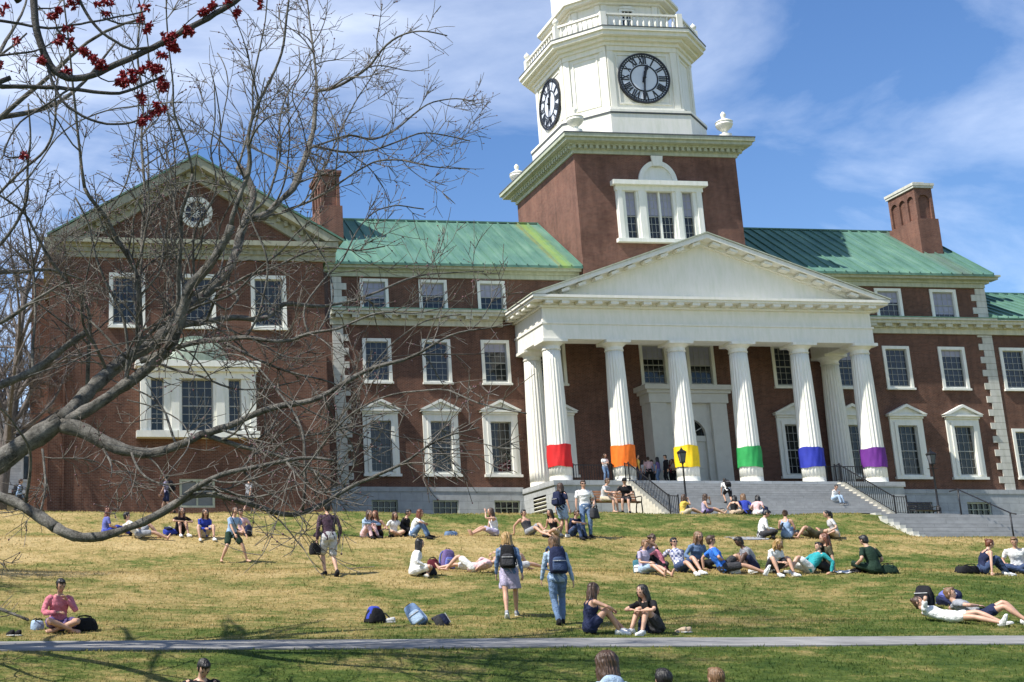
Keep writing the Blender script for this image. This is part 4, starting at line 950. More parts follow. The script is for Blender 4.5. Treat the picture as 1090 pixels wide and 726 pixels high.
 ('limb', 1.0, [(2.377,20.0,5.689,0.0222),(2.354,19.895,6.027,0.0208),(2.329,19.78,6.393,0.0193),(2.476,19.677,6.685,0.018),(2.668,19.587,6.901,0.0169),(2.721,19.471,7.266,0.0155),(2.554,19.326,7.693,0.0137),(2.665,19.183,8.127,0.012),(2.619,19.0,8.7,0.0098)]),
 ('limb', 1.0, [(1.677,19.5,4.185,0.0216),(2.03,19.335,4.02,0.0194),(2.378,19.177,3.917,0.0174),(2.69,19.017,3.712,0.0153),(3.014,18.866,3.629,0.0134),(3.389,18.691,3.657,0.0112),(3.786,18.5,3.725,0.0089)]),
 ('limb', 1.0, [(1.206,18.0,2.544,0.0199),(1.257,17.779,2.274,0.0172),(1.436,17.551,2.089,0.0145),(1.697,17.281,1.981,0.0113),(1.962,17.0,2.026,0.0082)]),
 ('limb', 1.0, [(2.641,17.0,2.183,0.0163),(2.775,16.894,2.018,0.0147),(2.905,16.783,1.843,0.013),(3.109,16.666,1.769,0.0112),(3.236,16.564,1.623,0.0097),(3.42,16.4,1.377,0.0073)]),
 ('limb', 1.0, [(3.149,17.5,2.5,0.0168),(3.277,17.447,2.639,0.0158),(3.531,17.369,2.735,0.0143),(3.78,17.297,2.699,0.013),(4.095,17.202,2.806,0.0112),(4.406,17.111,2.833,0.0096),(4.768,17.0,2.714,0.0075)]),
 ('limb', 1.0, [(3.913,17.5,3.324,0.0168),(4.026,17.741,3.096,0.0148),(4.235,17.966,2.93,0.0129),(4.538,18.193,2.872,0.011),(4.967,18.5,2.81,0.0082)]),
 ('limb', 0.9, [(-2.738,20.0,2.242,0.0517),(-1.908,19.238,1.19,0.0389),(-1.463,18.919,0.901,0.0338),(-0.891,18.477,0.488,0.027),(-0.22,18.0,0.22,0.0199)]),
]
FLOWERS = [(0.024,8.6,4.479),(0.141,8.6,4.559),(0.335,8.6,4.522),(0.411,8.6,4.563),(0.061,8.6,4.255),(0.144,8.6,4.236),(0.234,8.6,4.172),(0.324,8.6,4.071),(-0.066,8.6,4.072),(0.683,8.6,4.536),(0.648,8.6,4.443),(0.717,8.6,4.385),(0.855,8.6,4.225),(0.891,8.6,4.301),(0.82,8.6,4.149),(0.925,8.6,4.19),(0.876,8.6,4.248),(0.842,8.6,4.284),(0.509,8.6,3.944),(0.592,8.6,3.969),(0.647,8.6,4.031),(0.695,8.6,4.055),(0.75,8.6,4.012),(0.784,8.6,3.939),(0.819,8.6,3.911),(0.646,8.6,3.641),(0.687,8.6,3.671),(0.769,8.6,3.74),(1.189,8.6,4.579),(1.28,8.6,4.583),(1.371,8.6,4.533),(1.529,8.6,4.608),(1.117,8.6,4.515),(-0.182,8.6,3.342),(-0.28,8.6,4.22),(-0.374,8.6,4.463),(-0.378,8.6,4.053),(0.303,8.6,4.115),(0.358,8.6,4.058),(0.112,8.6,4.012),(0.011,8.6,4.456),(0.108,8.6,4.347),(0.384,8.6,4.478),(0.626,8.6,3.831),(0.543,8.6,4.005),(0.736,8.6,4.041),(0.982,8.6,4.365)]
MAPLE = [[(-0.151,8.6,4.653,0.0286),(-0.14,8.6,4.412,0.028),(-0.109,8.6,4.226,0.0274),(-0.004,8.6,4.008,0.0268),(0.133,8.6,3.939,0.0263),(0.303,8.6,3.996,0.0257),(0.509,8.6,4.108,0.0251),(0.751,8.6,4.221,0.0245),(0.891,8.6,4.316,0.024),(1.102,8.6,4.446,0.0234),(1.316,8.6,4.584,0.0228),(1.438,8.6,4.689,0.0222)],[(0.161,8.6,4.651,0.0127),(0.245,8.6,4.465,0.0119),(0.371,8.6,4.297,0.0111),(0.564,8.6,4.184,0.0103),(0.751,8.6,4.221,0.0095)],[(-0.522,8.6,4.397,0.0127),(-0.386,8.6,4.387,0.0116),(-0.18,8.6,4.351,0.0106),(0.026,8.6,4.343,0.0095),(0.232,8.6,4.389,0.0085),(0.509,8.6,4.453,0.0074),(0.683,8.6,4.505,0.0064)],[(-0.508,8.6,3.866,0.0191),(-0.374,8.6,3.87,0.0177),(-0.104,8.6,3.879,0.0163),(0.134,8.6,3.887,0.015),(0.372,8.6,3.859,0.0136),(0.509,8.6,3.841,0.0122),(0.715,8.6,3.937,0.0109),(0.819,8.6,4.0,0.0095)],[(-0.039,8.6,4.058,0.0127),(0.018,8.6,3.862,0.0116),(0.101,8.6,3.733,0.0106),(0.238,8.6,3.65,0.0095),(0.408,8.6,3.597,0.0085),(0.612,8.6,3.618,0.0074),(0.687,8.6,3.686,0.0064)],[(0.134,8.6,3.865,0.0095),(0.033,8.6,3.782,0.0088),(-0.101,8.6,3.69,0.008),(-0.234,8.6,3.599,0.0073),(-0.311,8.6,3.453,0.0066),(-0.361,8.6,3.309,0.0058),(-0.182,8.6,3.342,0.0051)],[(-0.447,8.6,4.103,0.0095),(-0.244,8.6,4.132,0.0083),(-0.074,8.6,4.161,0.0071),(0.027,8.6,4.269,0.006),(0.13,8.6,4.258,0.0048)],[(0.026,8.6,4.343,0.0076),(0.13,8.6,4.235,0.0066),(0.234,8.6,4.165,0.0055),(0.324,8.6,4.056,0.0044)],[(0.37,8.6,4.432,0.0076),(0.509,8.6,4.377,0.0066),(0.648,8.6,4.428,0.0055),(0.717,8.6,4.385,0.0044)],[(0.578,8.6,4.17,0.0064),(0.578,8.6,4.028,0.0055),(0.647,8.6,3.994,0.0047),(0.784,8.6,3.924,0.0038)],[(0.303,8.6,3.996,0.0064),(0.359,8.6,3.91,0.0055),(0.441,8.6,3.927,0.0047),(0.543,8.6,3.96,0.0038)],[(1.102,8.6,4.446,0.007),(1.174,8.6,4.555,0.0054),(1.28,8.6,4.583,0.0038)],[(-0.141,8.6,4.487,0.007),(-0.045,8.6,4.506,0.0059),(0.024,8.6,4.479,0.0049),(0.141,8.6,4.559,0.0038)],[(0.891,8.6,4.316,0.007),(0.869,8.6,4.225,0.0054),(0.925,8.6,4.19,0.0038)]]
# ---------------------------------------------------------------- trees
def tube_into(mb, P, r, k): mb.tube(P, r, k, True)
def resample(Q, step):
    Q = np.asarray(Q, float); L = np.concatenate([[0], np.cumsum(np.linalg.norm(np.diff(Q[:,:3], axis=0), axis=1))])
    n = max(3, int(L[-1]/step)+1); s = np.linspace(0, L[-1], n)
    # smooth (Catmull-like) by interpolating then averaging
    out = np.stack([np.interp(s, L, Q[:,i]) for i in range(4)], 1)
    for _ in range(2): out[1:-1] = .25*out[:-2] + .5*out[1:-1] + .25*out[2:]
    return out, L[-1]
class Grower:
    def __init__(s, seed, maxdepth, bud=True, kmin=3):
        s.rng = np.random.default_rng(seed); s.tw = MB(); s.th = MB(); s.bd = MB(); s.maxd = maxdepth; s.bud = bud; s.count = 0; s.kmin = kmin
    def wander(s, p, d, L, r0, r1, seg, up, wob):
        n = max(3, int(L/seg)+1); P = [p]; d = d/np.linalg.norm(d); step = L/(n-1)
        c = s.rng.normal(0, wob*.5, 3)
        for i in range(n-1):
            c = .72*c + s.rng.normal(0, wob*.62, 3)
            d = d + c + np.array([0, 0, up])*step
            d /= np.linalg.norm(d); P.append(P[-1] + d*step)
        return np.array(P), np.linspace(r0, r1, n)
    def spawn(s, P, rad, depth, dens, Lk, up, wob, thr, f0=.12):
        """side shoots along a branch"""
        seg = np.linalg.norm(np.diff(P, axis=0), axis=1); L = seg.sum(); n = s.rng.poisson(L*dens)
        cum = np.concatenate([[0], np.cumsum(seg)])/max(L, 1e-6)
        for _ in range(n):
            f = f0 + (1-f0)*s.rng.random(); i = min(len(P)-2, max(0, int(np.searchsorted(cum, f))-1))
            t = P[i+1]-P[i]; t /= np.linalg.norm(t); rr = rad[i]
            q = s.rng.normal(0, 1, 3); q -= t*np.dot(q, t); q /= np.linalg.norm(q)
            d = t*s.rng.uniform(.45, 1.0) + q*s.rng.uniform(.6, 1.0) + np.array([0,0,up*.8])
            l = Lk*s.rng.uniform(.5, 1.25)*(1.1-.55*f)
            r0 = min(rr*.62, thr*(l/Lk)*1.0); r0 = max(r0, s.rmin)
            A, ra = s.wander(P[i], d, l, r0, max(s.rmin*.8, r0*.35), s.seg, up, wob)
            (s.tw if r0 < s.split else s.th).tube(A, ra, s.kmin if r0 < s.split else 5, False); s.count += 1
            if depth < s.maxd: s.spawn(A, ra, depth+1, dens*s.dmul, Lk*s.lmul, up, wob*1.1, thr*.5)
            elif s.bud:
                for e in (A[-1], A[len(A)//2]):
                    if s.rng.random() < .30: s.bd.ball(e, s.rng.uniform(.010, .018), 4, 3)
        return n
# ---- big bare tree; trunk stands just outside the frame, its limbs reach across the lawn
tree = empty('bare_tree', (-3.0, 20.5, float(gz(-3.0, 20.5))), 0, 'large bare grey barked tree spreading crooked limbs low over the lawn', 'tree')
TO = np.array(tree.location)
def sub(mb, name, mat, root, o, smooth=True, kind=None):
    x = mb.build(name, mat, root, smooth, None); x.data.transform(Matrix.Translation(-Vector(o))); return tag(x, kind=kind)
mb = MB(); g0 = float(gz(-3.0, 20.5))
TP = np.array([(-3.0,20.5,g0-.3),(-3.0,20.5,g0+.1),(-3.02,20.5,g0+.6),(-3.05,20.5,1.3),(-3.0,20.5,2.2),(-3.1,20.4,3.3),(-3.4,20.6,4.6),(-3.3,20.7,6.2),(-3.6,20.5,8.0),(-3.5,20.8,10.5)])
mb.tube(TP, [.75,.58,.47,.43,.41,.36,.30,.24,.18,.10], 20); sub(mb, 'trunk', M['bark'], tree, TO)
G = Grower(5, 2); G.rmin = .0062; G.seg = .16; G.split = .014; G.dmul = 1.3; G.lmul = .5
limb = MB()
for name, tw, Q in BRANCHES:
    A, L = resample(Q, .14)
    rng = G.rng; n = len(A)
    j = rng.normal(0, 1, (n, 3)); 
    for _ in range(2): j[1:-1] = (j[:-2] + j[1:-1] + j[2:])/3
    A[1:-1,:3] += j[1:-1]*np.minimum(.02, A[1:-1,3:4]*.35)
    if A[0,3] > .05: A[:,3] *= 1 + .16*rng.normal(0, .5, n)
    A[:,3] *= 1 + .14*np.convolve(rng.normal(0, 1, n+4), np.ones(5)/5, 'valid')
    limb.tube(A[:,:3], np.maximum(A[:,3], .007), 16 if A[0,3] > .05 else 7)
    if A[0,3] > .05: limb.v[-1] += rng.normal(0, 1, limb.v[-1].shape)*np.repeat(np.minimum(A[:,3], .12)*.055, 16)[:,None]
    big = A[0,3] > .075
    G.spawn(A[:,:3], A[:,3], 0, (1.7 if big else 2.8)*tw, 1.5, .16, .14, .019, .22 if big else .1)
# long sinuous boughs rising from the traced limbs
src = [resample(Q, .14)[0] for nm, tw, Q in BRANCHES]
cand = [(A, i) for A in src for i in range(2, len(A)-1) if 1.5 < A[i,2] < 9.5 and .15 < A[i,0]/A[i,1] + .06 < .31 and A[i,3] > .012]
cand += [(A, i) for A in src for i in range(2, len(A)-1) if 1.5 < A[i,2] < 9.5 and -.05 < A[i,0]/A[i,1] < .12 and A[i,3] > .012]
for k in range(44):
    A0, i = cand[int(G.rng.integers(len(cand)))]; a = G.rng.uniform(0, 2*PI); r0 = min(A0[i,3]*.7, G.rng.uniform(.017, .034))
    A, ra = G.wander(A0[i,:3], np.array([.75*math.cos(a), .7*math.sin(a), G.rng.uniform(.5, 1.2)]), G.rng.uniform(1.8, 3.8), r0, .010, .16, .14, .13); limb.tube(A, ra, 6)
    G.spawn(A, ra, 0, 1.7, 1.15, .16, .14, .014)
# crown above and outside the picture: it only throws shade on the grass
for k in range(26):
    a = G.rng.uniform(0, 2*PI); h = G.rng.uniform(4, 10); p = np.array([-3.3, 20.6, h]); d = np.array([math.cos(a), math.sin(a)*.9, .55])
    if math.cos(a) > -.1 and h < 8: d[2] = .9
    A, ra = G.wander(p, d, G.rng.uniform(3, 6.5), .08, .02, .35, .08, .10); limb.tube(A, ra, 6)
    G.spawn(A, ra, 0, .8, 1.1, .2, .16, .016)
sub(limb, 'limb', M['bark'], tree, TO); sub(G.th, 'branch', M['bark'], tree, TO, kind='stuff'); sub(G.tw, 'twig', M['twig'], tree, TO, kind='stuff'); sub(G.bd, 'bud', M['bud'], tree, TO, kind='stuff')
# ---- red maple in flower, nearer, reaching in at the top
mp_ = empty('flowering_maple', (-3.4, 8.4, float(gz(-3.4, 8.4))), 0, 'maple with clusters of small dark red flowers on bare grey branches', 'tree'); MO = np.array(mp_.location)
mb = MB(); g0 = float(gz(-3.4, 8.4)); mb.tube(np.array([(-3.4,8.4,g0-.3),(-3.4,8.4,g0+.2),(-3.35,8.4,0),(-3.3,8.45,2),(-3.35,8.5,4),(-3.2,8.5,6.5)]), [.36,.27,.22,.2,.16,.08], 16); sub(mb, 'trunk', M['maple_bark'], mp_, MO)
MBR = [ [(-3.3,8.45,3.2,.06),(-1.6,8.5,4.6,.045),(-.9,8.6,5.6,.036),(-.25,8.6,4.55,.030)],
  [(-3.3,8.5,5.0,.06),(-1.2,8.6,5.1,.03),(-.3,8.6,4.75,.012)], [(-3.3,8.4,2.6,.06),(-1.4,8.5,3.4,.04),(-.3,8.6,3.94,.02)] ]
def mpx(pts, w0, w1): return (w0, w1, pts)
def unproj_rows(rows): return rows
for Q in MBR:
    A, L = resample(Q, .12); mb = MB(); mb.tube(A[:,:3], A[:,3], 8); sub(mb, 'branch', M['maple_bark'], mp_, MO)
for Q in MAPLE:
    A, L = resample(Q, .06); n = len(A); j = np.cumsum(RNG.normal(0, 1, (n, 3)), 0)*.003; j -= np.linspace(0, 1, n)[:,None]*j[-1]; A[:,:3] += j
    mb = MB(); mb.tube(A[:,:3], np.maximum(A[:,3], .004), 8); sub(mb, 'branch', M['maple_bark'], mp_, MO)
fr_ = random.Random(4)
allpts = np.array([q[:3] for Q in MAPLE for q in resample(Q, .06)[0]])
for f in FLOWERS:
    f = np.array(f); mb = MB(); near = allpts[np.argmin(np.linalg.norm(allpts - f, axis=1))]
    sp_ = np.linspace(near, f, 4); sp_[1:3] += RNG.normal(0, .008, (2, 3))
    for b_ in range(fr_.choice((2, 3, 4, 5))):
        c = f + RNG.normal(0, .017, 3); 
        for k in range(20):
            d = RNG.normal(0, 1, 3); d /= np.linalg.norm(d); q = np.cross(d, RNG.normal(0, 1, 3)); q /= np.linalg.norm(q); l = fr_.uniform(.026, .048); w = .009
            m_ = np.cross(d, q)
            mb.add([c, c+d*l*.6+q*w, c+d*l, c+d*l*.6-q*w, c+d*l*.6+m_*w], [(0,1,2,3),(0,1,4),(1,2,4),(2,3,4),(3,0,4)])
    o = mb.build('flower_cluster', M['flower'], mp_, False); o.data.transform(Matrix.Translation(-Vector(MO)))
    s_ = MB().tube(sp_, [.005,.004,.004,.003], 4); o2 = s_.build('stalk', M['maple_bark'], o); o2.data.transform(Matrix.Translation(-Vector(MO)))
# ---- bare trees behind, past the end of the wing
def far_tree(seed, x, y, h, label, spread=1.0, dens=1.0):
    z = float(gz(x, y)); root = empty('bare_tree', (x, y, z), 0, label, 'tree', 'bare trees behind the hall'); o = np.array([x, y, z]); g = Grower(seed, 2, False)
    g.rmin = .011; g.seg = h*.035; g.split = .02; g.dmul = 1.5; g.lmul = .55
    T, rt = g.wander(o + (0,0,-.2), np.array([0,0,1.]), h*.8, h*.02, h*.004, h*.06, .02, .06)
    mb = MB(); mb.tube(T, rt, 9); sub(mb, 'trunk', M['far_bark'], root, o)
    crown = MB()
    for k in range(int(15*dens)):
        f = g.rng.uniform(.18, .95); i = min(len(T)-2, int(f*(len(T)-1))); a = g.rng.uniform(0, 2*PI)
        d = np.array([math.cos(a)*spread, math.sin(a)*spread, g.rng.uniform(.6, 1.3)]); A, ra = g.wander(T[i], d, h*g.rng.uniform(.28, .5)*(1.15-f*.6), rt[i]*.55, .014, g.seg, .05, .10); crown.tube(A, ra, 5)
        g.spawn(A, ra, 0, 1.5*dens*10/h, h*.14, .12, .13, .03)
    for src in (g.th, g.tw): 
        for v, in zip(src.v): pass
    k0 = crown.n; V = [crown.verts(), g.th.verts(), g.tw.verts()]; F = list(crown.f); off = len(V[0])
    for gg, vv in ((g.th, V[1]), (g.tw, V[2])):
        F += [[i+off for i in q] for q in gg.f]; off += len(vv)
    mb = MB(); mb.add(np.concatenate(V), F); sub(mb, 'crown', M['far_bark'], root, o); return root
far_tree(27, -4.6, 29.5, 11.5, 'bare tree standing just out of frame, its thin branches reaching in beside the big limb', 1.1, 1.8)
far_tree(21, -1.9, 52, 15.5, 'bare tree nearest the white house, thin grey twigs', .8, 1.5)
far_tree(22, -5.0, 60, 21.0, 'bare tree by the frame edge beyond the white house', .9, 1.5)
far_tree(23, -2.6, 97, 27.0, 'tall bare tree behind the white house roof', .8, 1.5)
far_tree(24, 3.5, 101, 28.0, 'bare tree whose top shows over the gable slope', .8, 1.5)
far_tree(25, 10.5, 104, 27.0, 'bare tree whose top shows beside the chimney', .8, 1.5)
far_tree(26, -9.5, 78, 18.0, 'bare tree standing farthest out beside the white house', .9, 1.5)
# ---- white house beyond
wh = empty('white_house', (-3.2, 92, 6.5), 0, 'white clapboard house with porch posts seen past the wing', 'house'); wo = Vector((-3.2, 92, 6.5))
def hp(name, mb, mat, par=None): o = mb.build(name, mat, par or wh); o.data.transform(Matrix.Translation(-wo)); return o
x0, x1, y0, y1 = -8.5, .3, 92, 101
hp('wall', MB().box(x0, x1, y0, y1, 6.0, 13.6), M['siding'])
mb = MB(); mb.prism([(y0-.6,13.5),(y1+.6,13.5),((y0+y1)/2,16.6)], 'x', x0-.4, x1+.4); hp('roof', mb, M['shingle'])
mb = MB().box(x0-.1, x1+.1, y0-2.4, y0-.002, 9.4, 9.75); mb.prism([(y0-2.6,9.751),(y0-.003,9.751),(y0-.003,10.3)], 'x', x0-.2, x1+.2); hp('porch_roof', mb, M['shingle'])
for x in (-8, -6, -4, -2, -.05): hp('porch_post', MB().box(x-.14, x+.14, y0-2.3, y0-2.02, 6.2, 9.399), M['white'])
for x in (-6.6, -3.9, -1.2):
    for z in (7.2, 10.9):
        f = MB().box(x-.6, x+.6, y0-.08, y0-.002, z, z+1.9); f = hp('window', f, M['white']); hp('pane', MB().box(x-.45, x+.45, y0-.1, y0-.081, z+.12, z+1.78), M['pane'], f)
PLACE = {
 'p_bluetop': (1.83, 39.40),
 'p_white1': (2.85, 39.10),
 'p_blackknees': (4.16, 39.84),
 'p_royal': (4.87, 39.34),
 'p_hid': (6.23, 40.40),
 'p_lean': (5.38, 36.50),
 'p_far1': (8.96, 56.00),
 'p_bp178': (5.23, 55.00),
 'p_bp20': (-1.28, 61.00),
 'p_man352': (6.80, 30.40),
 'p_jacket390': (10.11, 40.00),
 'p_brown402': (10.56, 40.10),
 'p_child418': (11.11, 40.30),
 'p_dark428': (11.50, 40.50),
 'p_white440': (11.54, 39.56),
 'p_hand525': (14.34, 40.00),
 'p_tank563': (15.53, 40.10),
 'p_dark590': (16.08, 39.40),
 'p_navy607': (16.62, 39.38),
 'p_girl598': (16.35, 39.38),
 'p_white622': (17.07, 39.28),
 'p_bench1': (22.31, 49.45),
 'p_bench2': (23.25, 49.45),
 'b_bench': (22.89, 49.60),
 'p_plat1': (33.17, 73.00),
 'p_plat2': (35.48, 73.60),
 'p_plat3': (36.67, 74.60),
 'p_plat4': (37.07, 74.20),
 'p_plat5': (37.40, 73.80),
 'p_plat6': (38.49, 75.00),
 'p_climb': (38.23, 68.60),
 'p_steps': (44.84, 69.20),
 'p_yellow': (26.88, 52.00),
 'p_purple': (27.83, 52.00),
 'p_dark782': (29.68, 53.00),
 'p_blue795': (30.24, 53.00),
 'p_pink805': (30.51, 52.60),
 'p_lap812': (23.04, 39.60),
 'p_tank838': (23.88, 39.58),
 'p_lie866': (24.73, 39.40),
 'p_pony889': (25.35, 39.28),
 'p_curly690': (15.46, 32.00),
 'p_hat686': (14.98, 31.22),
 'p_hand705': (15.72, 31.72),
 'p_plaid727': (16.06, 31.42),
 'p_denim740': (16.86, 32.20),
 'p_bright770': (16.87, 30.86),
 'p_grey805': (17.69, 30.92),
 'p_bow822': (18.11, 30.80),
 'p_teal855': (19.06, 30.82),
 'p_olive880': (19.65, 30.96),
 'p_green932': (20.60, 30.50),
 'p_tank1048': (23.75, 30.88),
 'p_white1085': (25.06, 31.30),
 'p_lie1000': (17.92, 24.34),
 'p_lie1035': (18.66, 24.46),
 'p_navy630': (9.89, 22.95),
 'p_black700': (11.13, 22.95),
 'p_pink63': (0.25, 23.64),
 'p_white440b': (8.84, 30.40),
 'p_lie510': (10.53, 31.14),
 'p_lie530': (11.90, 31.90),
 'p_blonde': (9.35, 25.42),
 'p_jeans': (9.89, 24.28),
 'p_fg212': (1.90, 16.00),
 'p_fg657': (5.47, 12.20),
 'p_fg703': (6.12, 12.80),
 'p_fg757': (6.80, 13.20),
 'i_bag63': (0.73, 23.76),
 'i_blue63': (-0.12, 23.90),
 'i_shoes10': (-0.69, 23.06),
 'i_shoes10b': (-0.52, 23.06),
 'i_helmet': (6.44, 24.96),
 'i_shoe415': (6.71, 24.96),
 'i_pack445': (7.24, 24.54),
 'i_pack465': (7.50, 24.32),
 'i_bag325': (8.68, 40.20),
 'i_bag175': (3.68, 39.66),
 'i_bag262': (6.27, 39.52),
 'i_bag480': (12.93, 40.10),
 'i_maroon': (11.01, 35.94),
 'i_purplepack': (11.39, 35.86),
 'i_bag455': (9.24, 30.56),
 'i_pack982': (18.76, 26.32),
 'i_pack1000': (19.48, 26.66),
 'i_bag1028': (23.36, 30.92),
 'i_bag940': (20.98, 30.58),
 'i_paper900': (20.16, 30.90),
 'i_towel782': (22.47, 39.50),
 'i_bag815': (30.78, 52.40),
 'i_teal682': (14.99, 31.56),
 'i_lap': (23.72, 40.10),
 'i_bagtan': (28.78, 52.30),
 'i_bag915': (20.44, 30.84),
 'i_shoes728': (11.69, 23.00),
 'i_navy690': (11.04, 23.10),
 'i_lampA': (33.85, 65.00),
 'i_lampB': (47.98, 65.00),
 'i_bench2': (46.82, 64.50),
 'i_rail1075': (38.33, 47.90),
 'p_plat7': (36.80, 75.60),
 'p_plat8': (37.57, 75.80),
 'p_plat9': (38.51, 75.40),
}
# ---------------------------------------------------------------- people
def V3(*a): return np.array(a, float)
def ik(a, b, l1, l2, hint):
    d = b - a; D = np.linalg.norm(d); u = d/max(D, 1e-6); m = (l1+l2)*.998
    if D > m: D = m; b = a + u*D
    x = (l1*l1 - l2*l2 + D*D)/(2*D); h = math.sqrt(max(l1*l1 - x*x, 0))
    q = hint - u*np.dot(hint, u); n = np.linalg.norm(q)
    q = q/n if n > 1e-4 else V3(0,0,1)
    return a + u*x + q*h, b
def limb_rings(mb, pts, rad, k=10):
    """tapered limb with rounded ends, spine smoothed at the joint"""
    P = np.array(pts, float); r = np.array(rad, float)
    d0 = P[0]-P[1]; d0 /= np.linalg.norm(d0); d1 = P[-1]-P[-2]; d1 /= np.linalg.norm(d1)
    P2 = [P[0]+d0*r[0]*.75, P[0]+d0*r[0]*.45] + list(P) + [P[-1]+d1*r[-1]*.45, P[-1]+d1*r[-1]*.75]
    r2 = [r[0]*.45, r[0]*.85] + list(r) + [r[-1]*.85, r[-1]*.45]
    mb.tube(P2, r2, k)
def seg(a, b, fr): return [a + (b-a)*f for f in fr]
def oval(c, ax, ay, rx, ry, k=14):
    t = np.arange(k)*2*PI/k; s = np.sign(np.cos(t))*np.abs(np.cos(t))**.85; q = np.sign(np.sin(t))*np.abs(np.sin(t))**.85
    return c + s[:,None]*ax*rx + q[:,None]*ay*ry
def head_mesh(c, Fw, U, k=1.0):
    """face, nose, brow, ears on an egg-shaped skull; Fw forward, U up"""
    Rt = np.cross(Fw, U); B = np.stack([Rt, Fw, U], 1)
    n, rg = 18, 14; v = []; 
    for i in range(rg+1):
        t = PI*i/rg - PI/2
        for j in range(n):
            p = 2*PI*j/n; x = .074*math.cos(t)*math.cos(p); y = .094*math.cos(t)*math.sin(p); z = .113*math.sin(t)
            if z < 0:
                s = 1 + z*1.9*(1 if y > 0 else .6)/.113*.16; x *= max(.5, 1 + z/.113*.30); 
                if y < 0: y *= 1 + z/.113*.35
                else: y *= 1 + z/.113*.02
            if y > .06 and abs(x) < .045: y = .06 + (y-.06)*.72
            ax = abs(x)
            if y > .03:
                y += .020*math.exp(-(ax/.013)**2)*math.exp(-((z+.022)/.022)**2)      # nose
                y += .007*math.exp(-((ax-.03)/.02)**2)*math.exp(-((z-.028)/.014)**2) # brow
                y -= .008*math.exp(-((ax-.031)/.015)**2)*math.exp(-((z-.008)/.014)**2) # eye socket
                y += .007*math.exp(-(ax/.022)**2)*math.exp(-((z+.098)/.018)**2)      # chin
                y += .005*math.exp(-(ax/.020)**2)*math.exp(-((z+.062)/.012)**2)      # lips
            v.append((x, y, z))
    v = np.array(v)*k; f = []
    for i in range(rg):
        for j in range(n): a = i*n+j; b = i*n+(j+1) % n; f.append((a, b, b+n, a+n))
    mb = MB(); mb.add(v @ B.T + c, f)
    for s in (-1, 1): mb.ball(c + B @ (V3(s*.074, -.012, -.005)*k), V3(.010,.020,.031)*k, 8, 6, B)
    return mb, B
def hand_mesh(mb, w, d, palm_n, curl=.35, side=1, k=1.0):
    """palm, four unequal bent fingers, thumb leaving the side; w wrist, d pointing direction, palm_n palm normal"""
    d = d/np.linalg.norm(d); palm_n = palm_n - d*np.dot(palm_n, d); palm_n /= np.linalg.norm(palm_n)+1e-9; s = np.cross(d, palm_n)*side
    mb.loft([oval(w - d*.01, s, palm_n, .021*k, .016*k, 8), oval(w + d*.03*k, s, palm_n, .034*k, .015*k, 8), oval(w + d*.085*k, s, palm_n, .040*k, .012*k, 8), oval(w + d*.096*k, s, palm_n, .034*k, .009*k, 8)])
    for i, L in enumerate((.072, .080, .074, .058)):
        b = w + d*.085*k + s*(-.03 + .02*i)*-1*k; p = [b]; a = 0
        for q in (.42, .32, .26):
            a += curl; p.append(p[-1] + (d*math.cos(a) + palm_n*math.sin(a))*L*q*k)
        mb.tube(p, [.0088*k, .0085*k, .0078*k, .006*k], 6)
    t0 = w + d*.025*k + s*.026*k; t1 = t0 + (d*.6 + s*.75 + palm_n*.2)*.035*k; t2 = t1 + (d*.9 + s*.2 + palm_n*.35)*.032*k
    mb.tube([t0, t1, t2], [.012*k, .0105*k, .008*k], 6)
SKIN = {'fair': (.52,.31,.215), 'tan': (.47,.27,.18), 'brown': (.22,.11,.065), 'dark': (.09,.045,.028)}
HAIRC = {'blonde': (.34,.21,.075), 'lightbrown': (.17,.095,.045), 'brown': (.06,.032,.018), 'black': (.012,.010,.009), 'auburn': (.13,.042,.018)}
_mc = {}
def skin_mat(k):
    if k not in _mc:
        m, t, b = nt('skin_'+k); c = SKIN[k]; n = noise(t, pos(t), 14, 4); r = ramp(t, [(.3, tuple(x*.9 for x in c)), (.7, tuple(x*1.06 for x in c))]); t.links.new(n.outputs[0], r.inputs[0]); t.links.new(r.outputs[0], b.inputs['Base Color'])
        b.inputs['Roughness'].default_value = .5; b.inputs['Subsurface Weight'].default_value = .12; b.inputs['Subsurface Radius'].default_value = (.01,.004,.002); _mc[k] = m
    return _mc[k]
def hair_mat(k):
    kk = 'h'+k
    if kk not in _mc:
        m, t, b = nt('hair_'+k); c = HAIRC[k]; mp = ND(t, 'ShaderNodeMapping'); mp.inputs['Scale'].default_value = (60,60,9); t.links.new(objc(t), mp.inputs[0])
        n = noise(t, mp.outputs[0], 1.6, 4, .6); r = ramp(t, [(.3, tuple(x*.5 for x in c)), (.7, tuple(x*1.4 for x in c))]); t.links.new(n.outputs[0], r.inputs[0]); t.links.new(r.outputs[0], b.inputs['Base Color'])
        b.inputs['Roughness'].default_value = .42; bump(t, b, n.outputs[0], .7, .01); _mc[kk] = m
    return _mc[kk]
CL = {'white': (.74,.74,.72), 'ltblue': (.30,.42,.60), 'denim': (.13,.20,.32), 'dkdenim': (.045,.07,.14), 'paledenim': (.32,.42,.54), 'navy': (.018,.024,.06), 'black': (.014,.014,.016), 'charcoal': (.045,.045,.05),
      'royal': (.035,.06,.36), 'bright': (.04,.17,.62), 'pink': (.62,.20,.25), 'palepink': (.68,.45,.45), 'yellow': (.70,.48,.10), 'grey': (.28,.29,.31), 'ltgrey': (.50,.50,.50), 'khaki': (.50,.42,.30), 'plum': (.075,.045,.065),
      'olive': (.07,.065,.04), 'teal': (.03,.30,.32), 'dkgreen': (.018,.04,.026), 'purple': (.14,.10,.24), 'lilac': (.40,.36,.48), 'violet': (.12,.14,.38), 'maroon': (.12,.02,.03), 'beige': (.55,.42,.30), 'tealgrey':(.05,.16,.20)}
